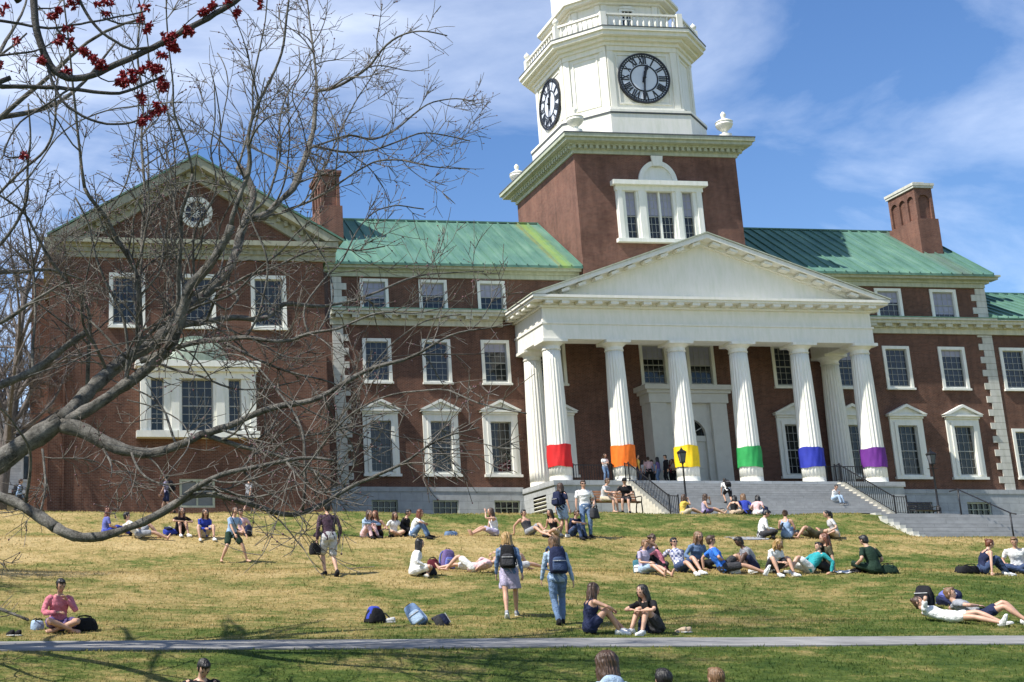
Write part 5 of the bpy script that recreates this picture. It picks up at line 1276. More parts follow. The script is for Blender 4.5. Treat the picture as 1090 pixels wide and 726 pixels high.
def cloth(k):
    kk = 'c'+k
    if kk not in _mc:
        m, t, b = nt('cloth_'+k); c = CL[k]; g = pos(t); n = noise(t, g, 9, 5, .6); r = ramp(t, [(.3, tuple(x*.82 for x in c)), (.7, tuple(min(.85, x*1.12) for x in c))]); t.links.new(n.outputs[0], r.inputs[0]); t.links.new(r.outputs[0], b.inputs['Base Color'])
        b.inputs['Roughness'].default_value = .85; b.inputs['Specular IOR Level'].default_value = .2
        n2 = noise(t, g, 16, 3, .6, 1.2); bump(t, b, n2.outputs[0], .8, .03); _mc[kk] = m
    return _mc[kk]
def plaid():
    if 'plaid' not in _mc:
        m, t, b = nt('cloth_plaid'); ck = ND(t, 'ShaderNodeTexChecker', Scale=16); t.links.new(objc(t), ck.inputs[0]); ck.inputs[1].default_value = (.55,.55,.6,1); ck.inputs[2].default_value = (.10,.12,.24,1); t.links.new(ck.outputs[0], b.inputs['Base Color']); b.inputs['Roughness'].default_value = .85; _mc['plaid'] = m
    return _mc['plaid']
M['eye'] = simple('eye_dark', (.02,.015,.012), .25, .1, 40); M['lip'] = simple('lips', (.36,.12,.10), .5, .1, 30); M['shades'] = simple('dark_lens', (.01,.01,.012), .1, .1, 9, spec=.8)
JOBS = []     # (temp object, root, name, material, extra MB, matrix)
def queue(mb, vox, sm, cb):
    me = mb.mesh('tmp'); o = bpy.data.objects.new('tmp', me); COL.objects.link(o)
    r = o.modifiers.new('r', 'REMESH'); r.mode = 'VOXEL'; r.voxel_size = vox; r.use_smooth_shade = True
    if sm: s = o.modifiers.new('s', 'SMOOTH'); s.factor = .5; s.iterations = sm
    JOBS.append((o, cb))
def run_jobs():
    bpy.context.view_layer.update(); dg = bpy.context.evaluated_depsgraph_get(); done = []
    for o, cb in JOBS:
        me = bpy.data.meshes.new_from_object(o.evaluated_get(dg)); done.append((me, cb))
    for o, cb in JOBS: m_ = o.data; bpy.data.objects.remove(o); bpy.data.meshes.remove(m_)
    for me, cb in done: cb(me)
    JOBS.clear()
def append_mesh(me, mb):
    """join extra geometry (head, hands) to a finished body surface"""
    n = len(me.vertices); co = np.empty(n*3); me.vertices.foreach_get('co', co); F = [list(p.vertices) for p in me.polygons]
    V = np.concatenate([co.reshape(-1, 3), mb.verts()]); F += [[i+n for i in q] for q in mb.f]
    out = bpy.data.meshes.new('person'); out.from_pydata(V.tolist(), [], F); out.polygons.foreach_set('use_smooth', [True]*len(F)); out.update(); bpy.data.meshes.remove(me); return out
PEOPLE = {}
def person(key, hd, pose, label, skin='fair', hair=('short','brown'), top=('tee','white'), bot=('jeans','denim'), shoe='black', h=1.70, fem=False, group=None, **kw):
    x, y = kw.get('at', PLACE[key] if key in PLACE else (0,0)); z = kw.get('z', float(gz(x, y)))
    k = h/1.70; F = V3(math.sin(R(hd)), math.cos(R(hd)), 0); X = V3(math.cos(R(hd)), -math.sin(R(hd)), 0); Zu = V3(0,0,1)
    W = lambda a: X*a[0]*k + F*a[1]*k + Zu*a[2]*k            # body frame (right, forward, up) -> world offset
    ps = POSES[pose](); ps.update({q: kw[q] for q in kw if q in ps or q in ('hl','hr','fl','fr','tilt')})
    slope = kw.get('slope', True)
    P = W(ps['pelvis']); a1, a2, a3 = [R(v) for v in ps['spine']]; sb = R(ps.get('side', 0)); tw = R(ps.get('twist', 0))
    def sd_(a): return W((math.sin(sb), math.sin(a)*math.cos(sb), math.cos(a)*math.cos(sb)))/k
    d1, d2 = sd_(a1), sd_(a2)
    chest = P + d1*.25*k; neck = chest + d2*.26*k; n3 = sd_(a3)
    Xt = X*math.cos(tw) - F*math.sin(tw)
    hy = R(ps.get('yaw', 0)); hp_ = R(ps.get('nod', 0)) + a3*ps.get('follow', .35)
    hf = F*math.cos(hy) + X*math.sin(hy); ht = X*math.cos(hy) - F*math.sin(hy)
    HF = hf*math.cos(hp_) - Zu*math.sin(hp_); HU = Zu*math.cos(hp_) + hf*math.sin(hp_)
    if 'up' in ps:  # lying: head follows the spine
        HU = n3; HF = W(ps['face']); HF = HF - HU*np.dot(HF, HU); HF /= np.linalg.norm(HF)
    hc = neck + n3*.085*k + HU*.085*k + HF*.018*k
    sh = (.168 if fem else .19)*k; hipw = .092*k
    S = {s: neck - d2*.055*k + Xt*s*sh for s in (-1, 1)}; Hp = {s: P + X*s*hipw for s in (-1, 1)}
    hands = {-1: ps['hl'], 1: ps['hr']}; feet = {-1: ps['fl'], 1: ps['fr']}
    uk, fk, tk, sk_ = .285*k, .255*k, .43*k, .425*k
    o = V3(x, y, z)
    def drop(v):  # put a low point on the real ground
        w = o + v; return v + Zu*(float(gz(w[0], w[1])) - z)*1.0 if slope else v
    E, Wr, K, An = {}, {}, {}, {}
    for s in (-1, 1):
        t = hands[s]
        tgt = (neck if len(t) > 4 and t[4] == 'n' else 0*P) + W(t[:3]) if True else 0
        if len(t) > 4 and t[4] == 'h': tgt = hc + ht*t[0]*k + HF*t[1]*k + HU*t[2]*k
        if len(t) > 4 and t[4] == 'g': tgt = drop(tgt)
        hint = W(t[3]) if len(t) > 3 and t[3] is not None else W((s*.5, -.6, -.6))
        E[s], Wr[s] = ik(S[s], tgt, uk, fk, hint)
        t = feet[s]; tgt = W(t[:3]); tgt = drop(tgt) if t[2] < .2 else tgt
        K[s], An[s] = ik(Hp[s], tgt, tk, sk_, W(t[3] if len(t) > 3 and t[3] is not None else (s*.08, 1, .15)))
    far = np.hypot(x, y); vox = .011 if far < 27 else (.015 if far < 44 else .021)
    fy = lambda c: np.cross(Xt, c)   # unused helper axis
    def ringax(d): q = np.cross(Xt, d); return -q/np.linalg.norm(q)
    g1, g2 = ringax(d1), ringax(d2)
    b = MB(); wa = .86 if fem else 1.0
    spec = [(P - d1*.10*k, X, g1, .135, .095), (P - d1*.04*k, X, g1, .165*(1.04 if fem else 1), .115), (P + d1*.05*k, X, g1, .155, .110), (P + d1*.15*k, X, g1, .135*wa, .095), (chest, Xt, (g1+g2)/2, .148*wa, .105),
            (chest + d2*.10*k + g2*.01*k, Xt, g2, .162*(wa+.06), .118 if fem else .116), (chest + d2*.18*k, Xt, g2, .158*(wa+.06), .098), (chest + d2*.235*k, Xt, g2, .105, .072), (neck + d2*.0*k, Xt, g2, .062, .060)]
    rings = [oval(c, ax, ay, rx*k, ry*k) for c, ax, ay, rx, ry in spec]; b.loft(rings)
    limb_rings(b, [neck - d2*.05*k, neck + n3*.05*k, hc - HU*.03*k - HF*.012*k], [.056*k, .050*k, .050*k])
    ft = {}
    for s in (-1, 1):
        A = S[s]; limb_rings(b, [A - Xt*s*.03*k, *seg(A, E[s], (.08,.5,.9)), *seg(E[s], Wr[s], (.1,.35,.98))], np.array([.050,.052,.043,.037,.038,.036,.024])*(.9 if fem else 1.03)*k)
        limb_rings(b, [*seg(Hp[s], K[s], (0,.35,.72,.96)), *seg(K[s], An[s], (.08,.32,.7,.98))], np.array([.088,.080,.064,.053,.052,.056,.041,.034])*(1 if fem else 1.02)*k)
        sh_ = K[s]-An[s]; sh_ /= np.linalg.norm(sh_)
        fd = ps.get('fdir', {}).get(s); fd = W(fd)/k if fd is not None else F + X*s*.18
        fd = fd/np.linalg.norm(fd); up = sh_ - fd*np.dot(sh_, fd); up = up/(np.linalg.norm(up)+1e-6); rt = np.cross(fd, up)
        ft[s] = (An[s], fd, up, rt)
        b.loft([oval(An[s] - fd*.055*k - up*.045*k, rt, up, .025*k, .03*k, 8), oval(An[s] - up*.035*k, rt, up, .034*k, .042*k, 8), oval(An[s] + fd*.10*k - up*.052*k, rt, up, .042*k, .026*k, 8), oval(An[s] + fd*.165*k - up*.06*k, rt, up, .034*k, .015*k, 8)])
    hm, HB = head_mesh(hc, HF, HU, k)
    for s in (-1, 1):
        d = Wr[s]-E[s]; d /= np.linalg.norm(d); pn = -Xt*s*.6 + F*.2 - Zu*.5
        if len(hands[s]) > 5: d = W(hands[s][5])/k; pn = W(hands[s][6])/k if len(hands[s]) > 6 else pn
        hand_mesh(hm, Wr[s], d, pn, ps.get('curl', .35), s, k*(.92 if fem else 1))
    root = bpy.data.objects.new('person', bpy.data.meshes.new('tmp')); COL.objects.link(root); root.location = o; tag(root, label, 'person', group)
    PEOPLE[key] = dict(root=root, o=o, P=P, chest=chest, neck=neck, d2=d2, g2=g2, Xt=Xt, F=F, X=X, k=k, S=S, E=E, Wr=Wr, hc=hc, K=K, An=An)
    def fin_body(me):
        me = append_mesh(me, hm); me.materials.append(skin_mat(skin)); root.data = me
    queue(b, vox, 2, fin_body)
    def child(name, mat):
        def cb(me):
            n_ = len(me.vertices); co = np.empty(n_*3); me.vertices.foreach_get('co', co); co = co.reshape(-1, 3); nr = np.empty(n_*3); me.vertices.foreach_get('normal', nr)
            ph = RNG.uniform(0, 6, 6); w_ = co*[38, 38, 27]; w_ = w_ + 1.6*np.sin(co[:, [1,2,0]]*[17,13,19] + ph[:3])
            s_ = np.sin(w_[:,0] + w_[:,2]*.8 + ph[3])*.6 + np.sin(w_[:,1]*1.3 - w_[:,2] + ph[4])*.5 + .4*np.sin(w_.sum(1)*2.1 + ph[5])
            co = co + nr.reshape(-1, 3)*(s_*.0065)[:,None]; me.vertices.foreach_set('co', co.ravel())
            me.materials.clear(); me.materials.append(mat); c = link(name, me, root)
        return cb
    # face
    for s in (-1, 1):
        if kw.get('shades'): break
        e = MB().ball(hc + HB @ (V3(s*.030, .0745, .008)*k), .0125*k, 8, 6); e.build('eye', M['eye'], root, True)
    if kw.get('shades'):
        e = MB()
        for s in (-1, 1): e.ball(hc + HB @ (V3(s*.032, .080, .010)*k), V3(.028,.009,.021)*k, 10, 6, HB); e.bar(hc + HB @ (V3(s*.062,.07,.012)*k), hc + HB @ (V3(s*.078,-.01,.01)*k), .006, .008)
        e.build('sunglasses', M['shades'], root, True)
    MB().ball(hc + HB @ (V3(0, .085, -.060)*k), V3(.022,.006,.007)*k, 8, 6, HB).build('mouth', M['lip'], root, True)
    # hair
    st, hcx = hair; q = MB(); L = lambda a, bb, c: hc + HB @ (V3(a, bb, c)*k)
    down = -Zu if 'up' not in ps else -HU
    def locks(n_, ln, amp, rad, front=.25):
        for i in range(n_):
            a = RNG.uniform(0, 2*PI)
            if math.sin(a) > front: continue
            ph = RNG.uniform(0, 6); fq = RNG.uniform(2.0, 3.4); l_ = ln*RNG.uniform(.7, 1.1); pts = []
            for f in np.linspace(0, 1, 10):
                t_ = min(1, f*2.6)*PI/2; rr = math.sin(t_)
                w_ = amp*math.sin(fq*6.28*f + ph)*min(1, f*3)
                pts.append(L((math.cos(a)*(.092+.012*f) + w_*math.sin(a))*rr, -.025 + math.sin(a)*(.096+.0*f)*rr - w_*math.cos(a)*.6, .035 + .088*math.cos(t_)) + (down*max(0, f-.38)*l_*1.5)*k)
            q.tube(pts, np.array([.010,.016,.018,.019,.019,.018,.017,.015,.012,.006])/.018*rad*k, 6)
    if st != 'none':
        q.ball(L(0, -.018, .024), V3(.084,.098,.100)*k, 16, 12, HB)
        if st in ('short', 'cap'): q.ball(L(0, -.045, -.03), V3(.072,.062,.075)*k, 12, 9, HB); q.ball(L(0, .045, .085), V3(.058,.045,.032)*k, 10, 8, HB)
        if st == 'curly':
            for i in range(26):
                d = RNG.normal(0, 1, 3); d /= np.linalg.norm(d)
                if d[1] > .35 and d[2] < .45: continue
                q.ball(L(d[0]*.085, -.02+d[1]*.095, .02+d[2]*.1), RNG.uniform(.026,.040)*k, 7, 5)
        if st in ('long', 'half'):
            n_ = .36 if st == 'long' else .22
            back = -HF
            pts = [L(0, -.03, .07), L(0, -.06, .0), L(0,-.07,-.08), L(0,-.07,-.08) + down*.10*k + back*.015*k, L(0,-.07,-.08) + down*n_*.75*k + back*.035*k, L(0,-.07,-.08) + down*n_*k + back*.03*k]
            wr = [(.070,.060),(.088,.066),(.092,.060),(.105,.052),(.095,.042),(.05,.024)]
            hx = np.cross(HF, HU); q.loft([oval(p, hx, back, a*k, c*k, 12) for p, (a, c) in zip(pts, wr)])
            locks(26, n_, .010, .014)
            for s in (-1, 1):
                p0 = L(s*.074, .01, .03); q.tube([p0, L(s*.084, .012, -.04), L(s*.088, .0, -.10), L(s*.09,-.01,-.10) + down*.08*k, L(s*.085,.0,-.10) + down*n_*.55*k], np.array([.022,.026,.027,.026,.012])*k, 8)
        if st == 'wavy':
            locks(110, .36, .022, .0125)
            q.ball(L(0,-.02,.03), V3(.088,.10,.102)*k, 14, 10, HB); q.loft([oval(L(0,-.04,.03), np.cross(HF,HU), HF, .085*k, .07*k, 12), oval(L(0,-.06,-.12), np.cross(HF,HU), HF, .085*k, .05*k, 12), oval(L(0,-.06,-.20), np.cross(HF,HU), HF, .07*k, .04*k, 12)])
        if st in ('ponytail', 'bun'):
            q.ball(L(0, -.05, -.035), V3(.066,.055,.062)*k, 10, 8, HB)
            if st == 'bun': q.ball(L(0, -.10, .075), .042*k, 10, 8)
            else: q.tube([L(0,-.10,.04), L(0,-.14,.03), L(0,-.155,-.03), L(0,-.15,-.04) + down*.12*k, L(0,-.145,-.04) + down*.22*k], np.array([.026,.032,.036,.032,.012])*k, 9)
        def fin_hair(me):
            n_ = len(me.vertices); co = np.empty(n_*3); me.vertices.foreach_get('co', co); co = co.reshape(-1, 3); nr = np.empty(n_*3); me.vertices.foreach_get('normal', nr)
            w = (co - hc) @ HB; th = np.arctan2(w[:,1] + .03, w[:,0]); s_ = np.sin(th*17 + 2.2*np.sin(w[:,2]*16) + 1.5*np.sin(th*3)) + .6*np.sin(th*31 + 3*np.sin(w[:,2]*24 + th)) + .5*np.sin(w[:,2]*45 + 4*th); co += nr.reshape(-1, 3)*(s_*.0042)[:,None]; me.vertices.foreach_set('co', co.ravel())
            me.materials.clear(); me.materials.append(hair_mat(hcx)); link('hair', me, root)
        queue(q, .0075 if far < 16 else (.010 if far < 30 else .014), 1, fin_hair)
    if st == 'cap':
        c = MB(); c.ball(L(0, -.012, .040), V3(.090,.106,.096)*k, 16, 12, HB); c.loft([oval(L(0,.085,.055), np.cross(HF,HU), HU, .075*k, .012*k, 12), oval(L(0,.15,.045), np.cross(HF,HU), HU, .065*k, .007*k, 12), oval(L(0,.172,.042), np.cross(HF,HU), HU, .035*k, .004*k, 12)]); c.build('cap', cloth(kw.get('capc', 'black')), root, True)
    # clothes
    kind, tc__ = top; mt = plaid() if tc__ == 'plaid' else cloth(tc__)
    t = MB(); gr = .010*k
    lo = 0 if kind != 'crop' else 2
    if kind == 'dress': lo = 0
    sel = list(range(lo, 8)); up_ = [(spec[i][0], spec[i][1], spec[i][2], spec[i][3]*k+gr, spec[i][4]*k+gr) for i in sel]
    if kind == 'tank': up_ = up_[:-2] + [(chest + d2*.13*k, Xt, g2, .15*k*wa+gr, .112*k+gr)]
    t.loft([oval(*u) for u in up_])
    if kind == 'tank':
        for s in (-1, 1): t.tube([chest + d2*.12*k + Xt*s*.085*k + g2*.10*k, neck - d2*.02*k + Xt*s*.085*k + g2*.02*k, neck - d2*.03*k + Xt*s*.09*k - g2*.05*k, chest + d2*.12*k + Xt*s*.09*k - g2*.10*k], [.022*k]*4, 8)
    else:
        t.loft([oval(chest + d2*.225*k, Xt, g2, .125*k, .082*k), oval(neck - d2*.005*k, Xt, g2, .078*k, .074*k)])
        for s in (-1, 1):
            A = S[s]; e = [.062,.066,.058,.052]
            if kind in ('tee', 'dress', 'crop'): limb_rings(t, [A - Xt*s*.04*k, *seg(A, E[s], (.06,.3,.62))], np.array([.054,.060,.057,.056])*(.92 if fem else 1)*k)
            else: limb_rings(t, [A - Xt*s*.04*k, *seg(A, E[s], (.06,.5,.95)), *seg(E[s], Wr[s], (.12,.5,.93))], np.array([.054,.060,.053,.049,.049,.045,.038])*(.92 if fem else 1)*k)
    if kind in ('hoodie', 'jacket'): t.loft([oval(neck - d2*.06*k - g2*.04*k, Xt, g2, .12*k, .075*k), oval(neck - d2*.0*k - g2*.045*k, Xt, g2, .105*k, .07*k), oval(neck + d2*.035*k - g2*.05*k, Xt, g2, .07*k, .05*k)])
    queue(t, vox*1.15, 2, child('dress' if kind == 'dress' else ('jacket' if kind in ('jacket','hoodie') else 'shirt'), mt))
    bk, bc = bot
    if bk != 'none':
        u = MB(); u.loft([oval(P - d1*.11*k, X, g1, .13*k, .10*k), oval(P - d1*.05*k, X, g1, .172*k+.008, .122*k+.006), oval(P + d1*.04*k, X, g1, .163*k+.008, .118*k+.006), oval(P + d1*.09*k, X, g1, .152*k+.006, .110*k+.006)])
        if bk == 'skirt':
            r0 = [oval(P + d1*.02*k, X, g1, .17*k, .13*k)]
            kk_ = (K[-1]+K[1])/2; dd = (kk_ - P); L_ = np.linalg.norm(dd); dd /= L_; ay = np.cross(X, dd); ay /= np.linalg.norm(ay)
            for f in (.25, .55, .85): r0.append(oval(P + dd*L_*f, X, ay, (.18+.05*f)*k, (.135+.04*f)*k))
            u.loft(r0)
        for s in (-1, 1):
            if bk in ('shorts', 'skirt'):
                fr = (0,.3,.62) if bk == 'skirt' else (0,.35,kw.get('slen', .72))
                limb_rings(u, seg(Hp[s], K[s], fr), np.array([.100,.098,.094])*k)
            else:
                limb_rings(u, [*seg(Hp[s], K[s], (0,.35,.72,.97)), *seg(K[s], An[s], (.08,.35,.7,.96))], np.array([.099,.091,.076,.066,.066,.066,.056,.052])*k)
        queue(u, vox*1.15, 2, child({'shorts':'shorts','skirt':'skirt'}.get(bk, 'trousers'), cloth(bc)))
    if shoe:
        for s in (-1, 1):
            a, fd, up, rt = ft[s]; m_ = MB()
            m_.loft([oval(a - fd*.068*k - up*.05*k, rt, up, .024*k, .03*k, 10), oval(a - fd*.045*k - up*.035*k, rt, up, .038*k, .052*k, 10), oval(a + fd*.02*k - up*.038*k, rt, up, .043*k, .052*k, 10), oval(a + fd*.10*k - up*.056*k, rt, up, .050*k, .035*k, 10), oval(a + fd*.165*k - up*.062*k, rt, up, .046*k, .027*k, 10), oval(a + fd*.198*k - up*.066*k, rt, up, .026*k, .016*k, 10)])
            so_ = m_.build('shoe', cloth(shoe), root, True)
            MB().loft([oval(a - fd*.072*k - up*.085*k, rt, up, .030*k, .010*k, 10), oval(a + fd*.10*k - up*.088*k, rt, up, .052*k, .010*k, 10), oval(a + fd*.204*k - up*.084*k, rt, up, .024*k, .009*k, 10)]).build('sole', cloth('white' if shoe != 'black' else 'black'), so_, True)
    return root
# poses: body frame (right, forward, up) for a 1.70 m figure; hand = target, elbow hint, mode ('' body, n from neck, h from head, g on the ground)
POSES = {
 'stand': lambda: dict(pelvis=(0,0,.91), spine=(2,2,6), fl=(-.11,.0,.085), fr=(.11,.03,.085), hl=(-.27,.06,.80), hr=(.27,.06,.80)),
 'phone': lambda: dict(pelvis=(0,0,.91), spine=(2,4,14), nod=22, fl=(-.11,.0,.085), fr=(.13,.05,.085), hl=(-.06,.30,1.16), hr=(.10,.30,1.12)),
 'walk': lambda: dict(pelvis=(0,0,.90), spine=(4,4,8), fl=(-.08,-.30,.14), fr=(.09,.30,.085), hl=(-.26,.22,.86), hr=(.26,-.16,.84), fdir={-1:(0,1,-.55), 1:(0,1,.12)}),
 'stride': lambda: dict(pelvis=(0,0,.89), spine=(6,6,8), fl=(-.08,.32,.10), fr=(.09,-.34,.16), hl=(-.27,-.12,.84), hr=(.25,.22,.92), fdir={1:(0,1,-.7), -1:(0,1,.1)}),
 'lean': lambda: dict(pelvis=(0,-.05,.84), spine=(48,58,60), nod=-10, fl=(-.20,.28,.085), fr=(.16,-.22,.085), hl=(-.16,.62,.55), hr=(.2,.55,.42)),
 'climb': lambda: dict(pelvis=(0,0,.86), spine=(30,38,45), nod=-5, fl=(-.1,.22,.26), fr=(.1,-.26,.12), hl=(-.22,.42,.72), hr=(.22,.30,.70)),
 'cross': lambda: dict(pelvis=(0,0,.125), spine=(6,14,20), nod=18, fl=(.13,.30,.075,(-1,.35,.35)), fr=(-.13,.36,.075,(1,.35,.35)), hl=(-.10,.26,.36), hr=(.10,.26,.36), fdir={-1:(1,.3,0), 1:(-1,.3,0)}),
 'crossidle': lambda: dict(pelvis=(0,0,.125), spine=(10,20,22), nod=8, fl=(.13,.30,.075,(-1,.35,.35)), fr=(-.13,.36,.075,(1,.35,.35)), hl=(-.26,.26,.22), hr=(.26,.26,.22), fdir={-1:(1,.3,0), 1:(-1,.3,0)}),
 'knees': lambda: dict(pelvis=(0,0,.12), spine=(14,30,25), nod=6, fl=(-.13,.46,.085,(0,.4,1)), fr=(.13,.46,.085,(0,.4,1)), hl=(-.10,.42,.40,(-1,-.2,0)), hr=(.10,.42,.42,(1,-.2,0))),
 'kneesopen': lambda: dict(pelvis=(0,0,.12), spine=(14,32,25), nod=16, fl=(-.22,.46,.085,(-.3,.4,1)), fr=(.22,.46,.085,(.3,.4,1)), hl=(-.05,.40,.24), hr=(.05,.42,.24)),
 'legsout': lambda: dict(pelvis=(0,0,.12), spine=(2,12,16), nod=4, fl=(-.10,.80,.085,(0,.1,1)), fr=(.10,.76,.085,(0,.1,1)), hl=(-.14,.34,.28), hr=(.14,.34,.28), fdir={-1:(-.2,.35,1), 1:(.2,.35,1)}),
 'leanback': lambda: dict(pelvis=(0,0,.12), spine=(-30,-22,-8), nod=0, fl=(-.12,.62,.085,(0,.3,1)), fr=(.12,.76,.085,(0,.3,1)), hl=(-.28,-.42,.07,(-.4,-1,0),'g',(-.3,-1,-.1),(0,0,-1)), hr=(.28,-.42,.07,(.4,-1,0),'g',(.3,-1,-.1),(0,0,-1))),
 'sidesit': lambda: dict(pelvis=(0,0,.12), spine=(-4,4,10), side=-10, nod=6, fl=(.30,.40,.075,(.0,1,.3)), fr=(.46,.16,.075,(.3,1,.3)), hl=(-.36,-.02,.07,(-1,-.5,.2),'g',(-.4,.6,-.2),(0,0,-1)), hr=(.18,.34,.22), fdir={-1:(1,.3,0), 1:(1,-.2,0)}),
 'lie': lambda: dict(pelvis=(0,0,.115), spine=(-80,-76,-66), up=1, face=(.15,.5,1), fl=(-.11,.62,.085,(0,.3,1)), fr=(.11,.84,.085,(0,.3,1)), hl=(-.34,-.22,.10,(-1,0,0)), hr=(.05,-.16,.28,(1,0,.4)), fdir={-1:(-.1,1,.3), 1:(.2,.5,1)}),
 'liearms': lambda: dict(pelvis=(0,0,.115), spine=(-82,-80,-72), up=1, face=(0,.3,1), fl=(-.11,.50,.085,(0,.3,1)), fr=(.11,.84,.085,(0,.3,1)), hl=(-.16,-.62,.42,(-1,0,.6)), hr=(.10,-.60,.46,(1,0,.6)), fdir={-1:(0,1,.2), 1:(.2,.5,1)}),
 'recline': lambda: dict(pelvis=(0,0,.12), spine=(-48,-38,-18), nod=2, fl=(-.11,.58,.085,(0,.3,1)), fr=(.12,.82,.085,(0,.3,1)), hl=(-.30,-.40,.06,(-.6,-1,0),'g',(-.2,1,-.1),(0,0,-1)), hr=(.10,-.02,.30,(1,-.3,0)), fdir={-1:(0,1,.25), 1:(.2,.4,1)}),
 'bench': lambda: dict(pelvis=(0,0,.52), spine=(12,22,18), nod=4, fl=(-.12,.46,.085,(0,1,.5)), fr=(.13,.42,.085,(0,1,.5)), hl=(-.12,.34,.62), hr=(.14,.34,.62)),
 'steps': lambda: dict(pelvis=(0,0,.13), spine=(16,26,20), nod=6, fl=(-.12,.50,-.16,(0,.6,1)), fr=(.12,.52,-.16,(0,.6,1)), hl=(-.05,.34,.42), hr=(.10,.24,.62)),
}
GA, GB, GC, GP = 'people sitting on the lower terrace lip', 'people sitting on the upper terrace lip', 'people by the foot of the stone steps', 'people standing under the portico'
person('p_bluetop', 80, 'legsout', 'woman in violet blue top with long auburn hair sitting on the lawn with legs out', hair=('long','auburn'), top=('tee','violet'), bot=('jeans','royal'), fem=True, h=1.66, group=GB)
person('p_white1', 95, 'recline', 'person in white tee and grey shorts reclining with bare legs stretched out', hair=('short','black'), top=('tee','white'), bot=('shorts','grey'), shoe=None, h=1.75, group=GB)
person('p_blackknees', 165, 'knees', 'person in black tee sitting with bare knees drawn up beside a blue bag', hair=('half','brown'), top=('tee','black'), bot=('shorts','black'), shoe='white', fem=True, h=1.66, group=GB)
person('p_royal', 175, 'kneesopen', 'person in royal blue jumper sitting with knees up and arms between', hair=('half','brown'), top=('jumper','royal'), bot=('shorts','khaki'), shoe='white', h=1.68, fem=True, group=GB)
person('p_hid', 200, 'crossidle', 'person in pale pink top sitting on the grass half hidden behind the bending woman', hair=('short','brown'), top=('tee','palepink'), bot=('shorts','black'), fem=True, h=1.62, group=GB)
person('p_lean', 160, 'stand', 'woman in light blue shirt and dark green shorts standing legs apart, leaning over', hair=('ponytail','brown'), top=('tee','ltblue'), bot=('shorts','dkgreen'), shoe=None, fem=True, h=1.68, pelvis=(.05,-.05,.82), spine=(20,26,30), side=14, fl=(-.34,.14,.085), fr=(.36,-.10,.085), hl=(-.22,.42,.66), hr=(.16,.40,.72))
person('p_far1', 60, 'walk', 'person in grey tee and dark shorts walking before the brick wing behind the branches', hair=('short','brown'), top=('tee','grey'), bot=('shorts','charcoal'), h=1.75)
person('p_bp178', -70, 'walk', 'man in grey tee and navy shorts walking past the brick wing with black backpack', hair=('short','black'), top=('tee','lilac'), bot=('shorts','navy'), h=1.76)
person('p_bp20', 85, 'walk', 'man in pale blue shirt walking by the white house with dark backpack', hair=('short','brown'), top=('long','ltblue'), bot=('jeans','charcoal'), h=1.78)
person('p_man352', -10, 'stride', 'man seen from behind in plum shirt and pale grey shorts walking up the lawn', hair=('short','black'), top=('long','plum'), bot=('shorts','ltgrey'), shoe='black', h=1.78, slen=.9, fl=(-.09,.10,.085), fr=(.09,-.16,.13), hl=(-.27,.08,.82), hr=(.27,.08,.84))
person('p_jacket390', 155, 'knees', 'woman in pale blue jacket and pink trousers sitting with knees up', hair=('half','brown'), top=('jacket','paledenim'), bot=('jeans','palepink'), fem=True, h=1.7, group=GB)
person('p_brown402', -140, 'crossidle', 'woman in brown top with auburn hair sitting cross legged close to the pale blue jacket', hair=('long','auburn'), top=('tank','maroon'), bot=('jeans','black'), fem=True, skin='tan', h=1.6, group=GB)
person('p_child418', 170, 'crossidle', 'small person in white tee with brown hair sitting low between dark clothed friends', hair=('half','brown'), top=('tee','white'), bot=('shorts','khaki'), fem=True, h=1.5, group=GB)
person('p_dark428', 130, 'crossidle', 'person in black jumper half hidden behind the woman in white and jeans', hair=('short','black'), top=('jumper','black'), bot=('jeans','black'), h=1.66, group=GB)
person('p_white440', 120, 'knees', 'woman in white top and blue jeans with auburn hair sitting with knees up', hair=('half','auburn'), top=('tee','white'), bot=('jeans','denim'), fem=True, h=1.7, group=GB)
person('p_hand525', -95, 'legsout', 'woman in white top shading her face with a raised hand, bare legs stretched out', hair=('long','brown'), top=('tank','white'), bot=('shorts','lilac'), shoe=None, fem=True, h=1.68, hl=(-.02,.17,.03,(-.4,.5,-1),'h'), group=GB)
person('p_tank563', 160, 'leanback', 'man in dark tank top leaning back on both arms by the upper lip', hair=('short','black'), top=('tank','charcoal'), bot=('shorts','grey'), skin='tan', h=1.7, group=GB)
person('p_dark590', -120, 'crossidle', 'woman in black top with dark hair sitting by the girl with navy backpack', hair=('half','black'), top=('tank','black'), bot=('shorts','beige'), skin='tan', fem=True, h=1.6, group=GB)
person('p_navy607', 150, 'knees', 'person in navy tee sitting between the two standing friends', hair=('short','brown'), top=('tee','navy'), bot=('jeans','dkdenim'), h=1.62, group=GB)
person('p_girl598', 60, 'stand', 'standing woman with navy backpack, dark tee and pale denim tied at her waist', hair=('half','brown'), top=('tee','navy'), bot=('shorts','paledenim'), shoe='white', fem=True, h=1.68, skin='tan', yaw=25)
person('p_white622', 190, 'stand', 'standing man in white shirt, jeans and sunglasses facing the lawn', hair=('short','brown'), top=('tee','white'), bot=('jeans','denim'), h=1.8, shades=True, hl=(-.24,.16,.95))
BZ = float(gz(*PLACE['b_bench']))
person('p_bench1', 140, 'bench', 'man in pale grey tee and khaki shorts sitting on the wooden bench', hair=('short','brown'), top=('tee','ltgrey'), bot=('shorts','khaki'), shoe=None, h=1.82, yaw=-30, hr=(.3,.5,.70), hl=(-.12,.4,.62), z=BZ)
person('p_bench2', -150, 'bench', 'man in black tee and black cap sitting on the wooden bench', hair=('cap','black'), top=('tee','black'), bot=('shorts','charcoal'), h=1.82, hr=(.24,.44,.74), hl=(-.1,.4,.64), z=BZ)
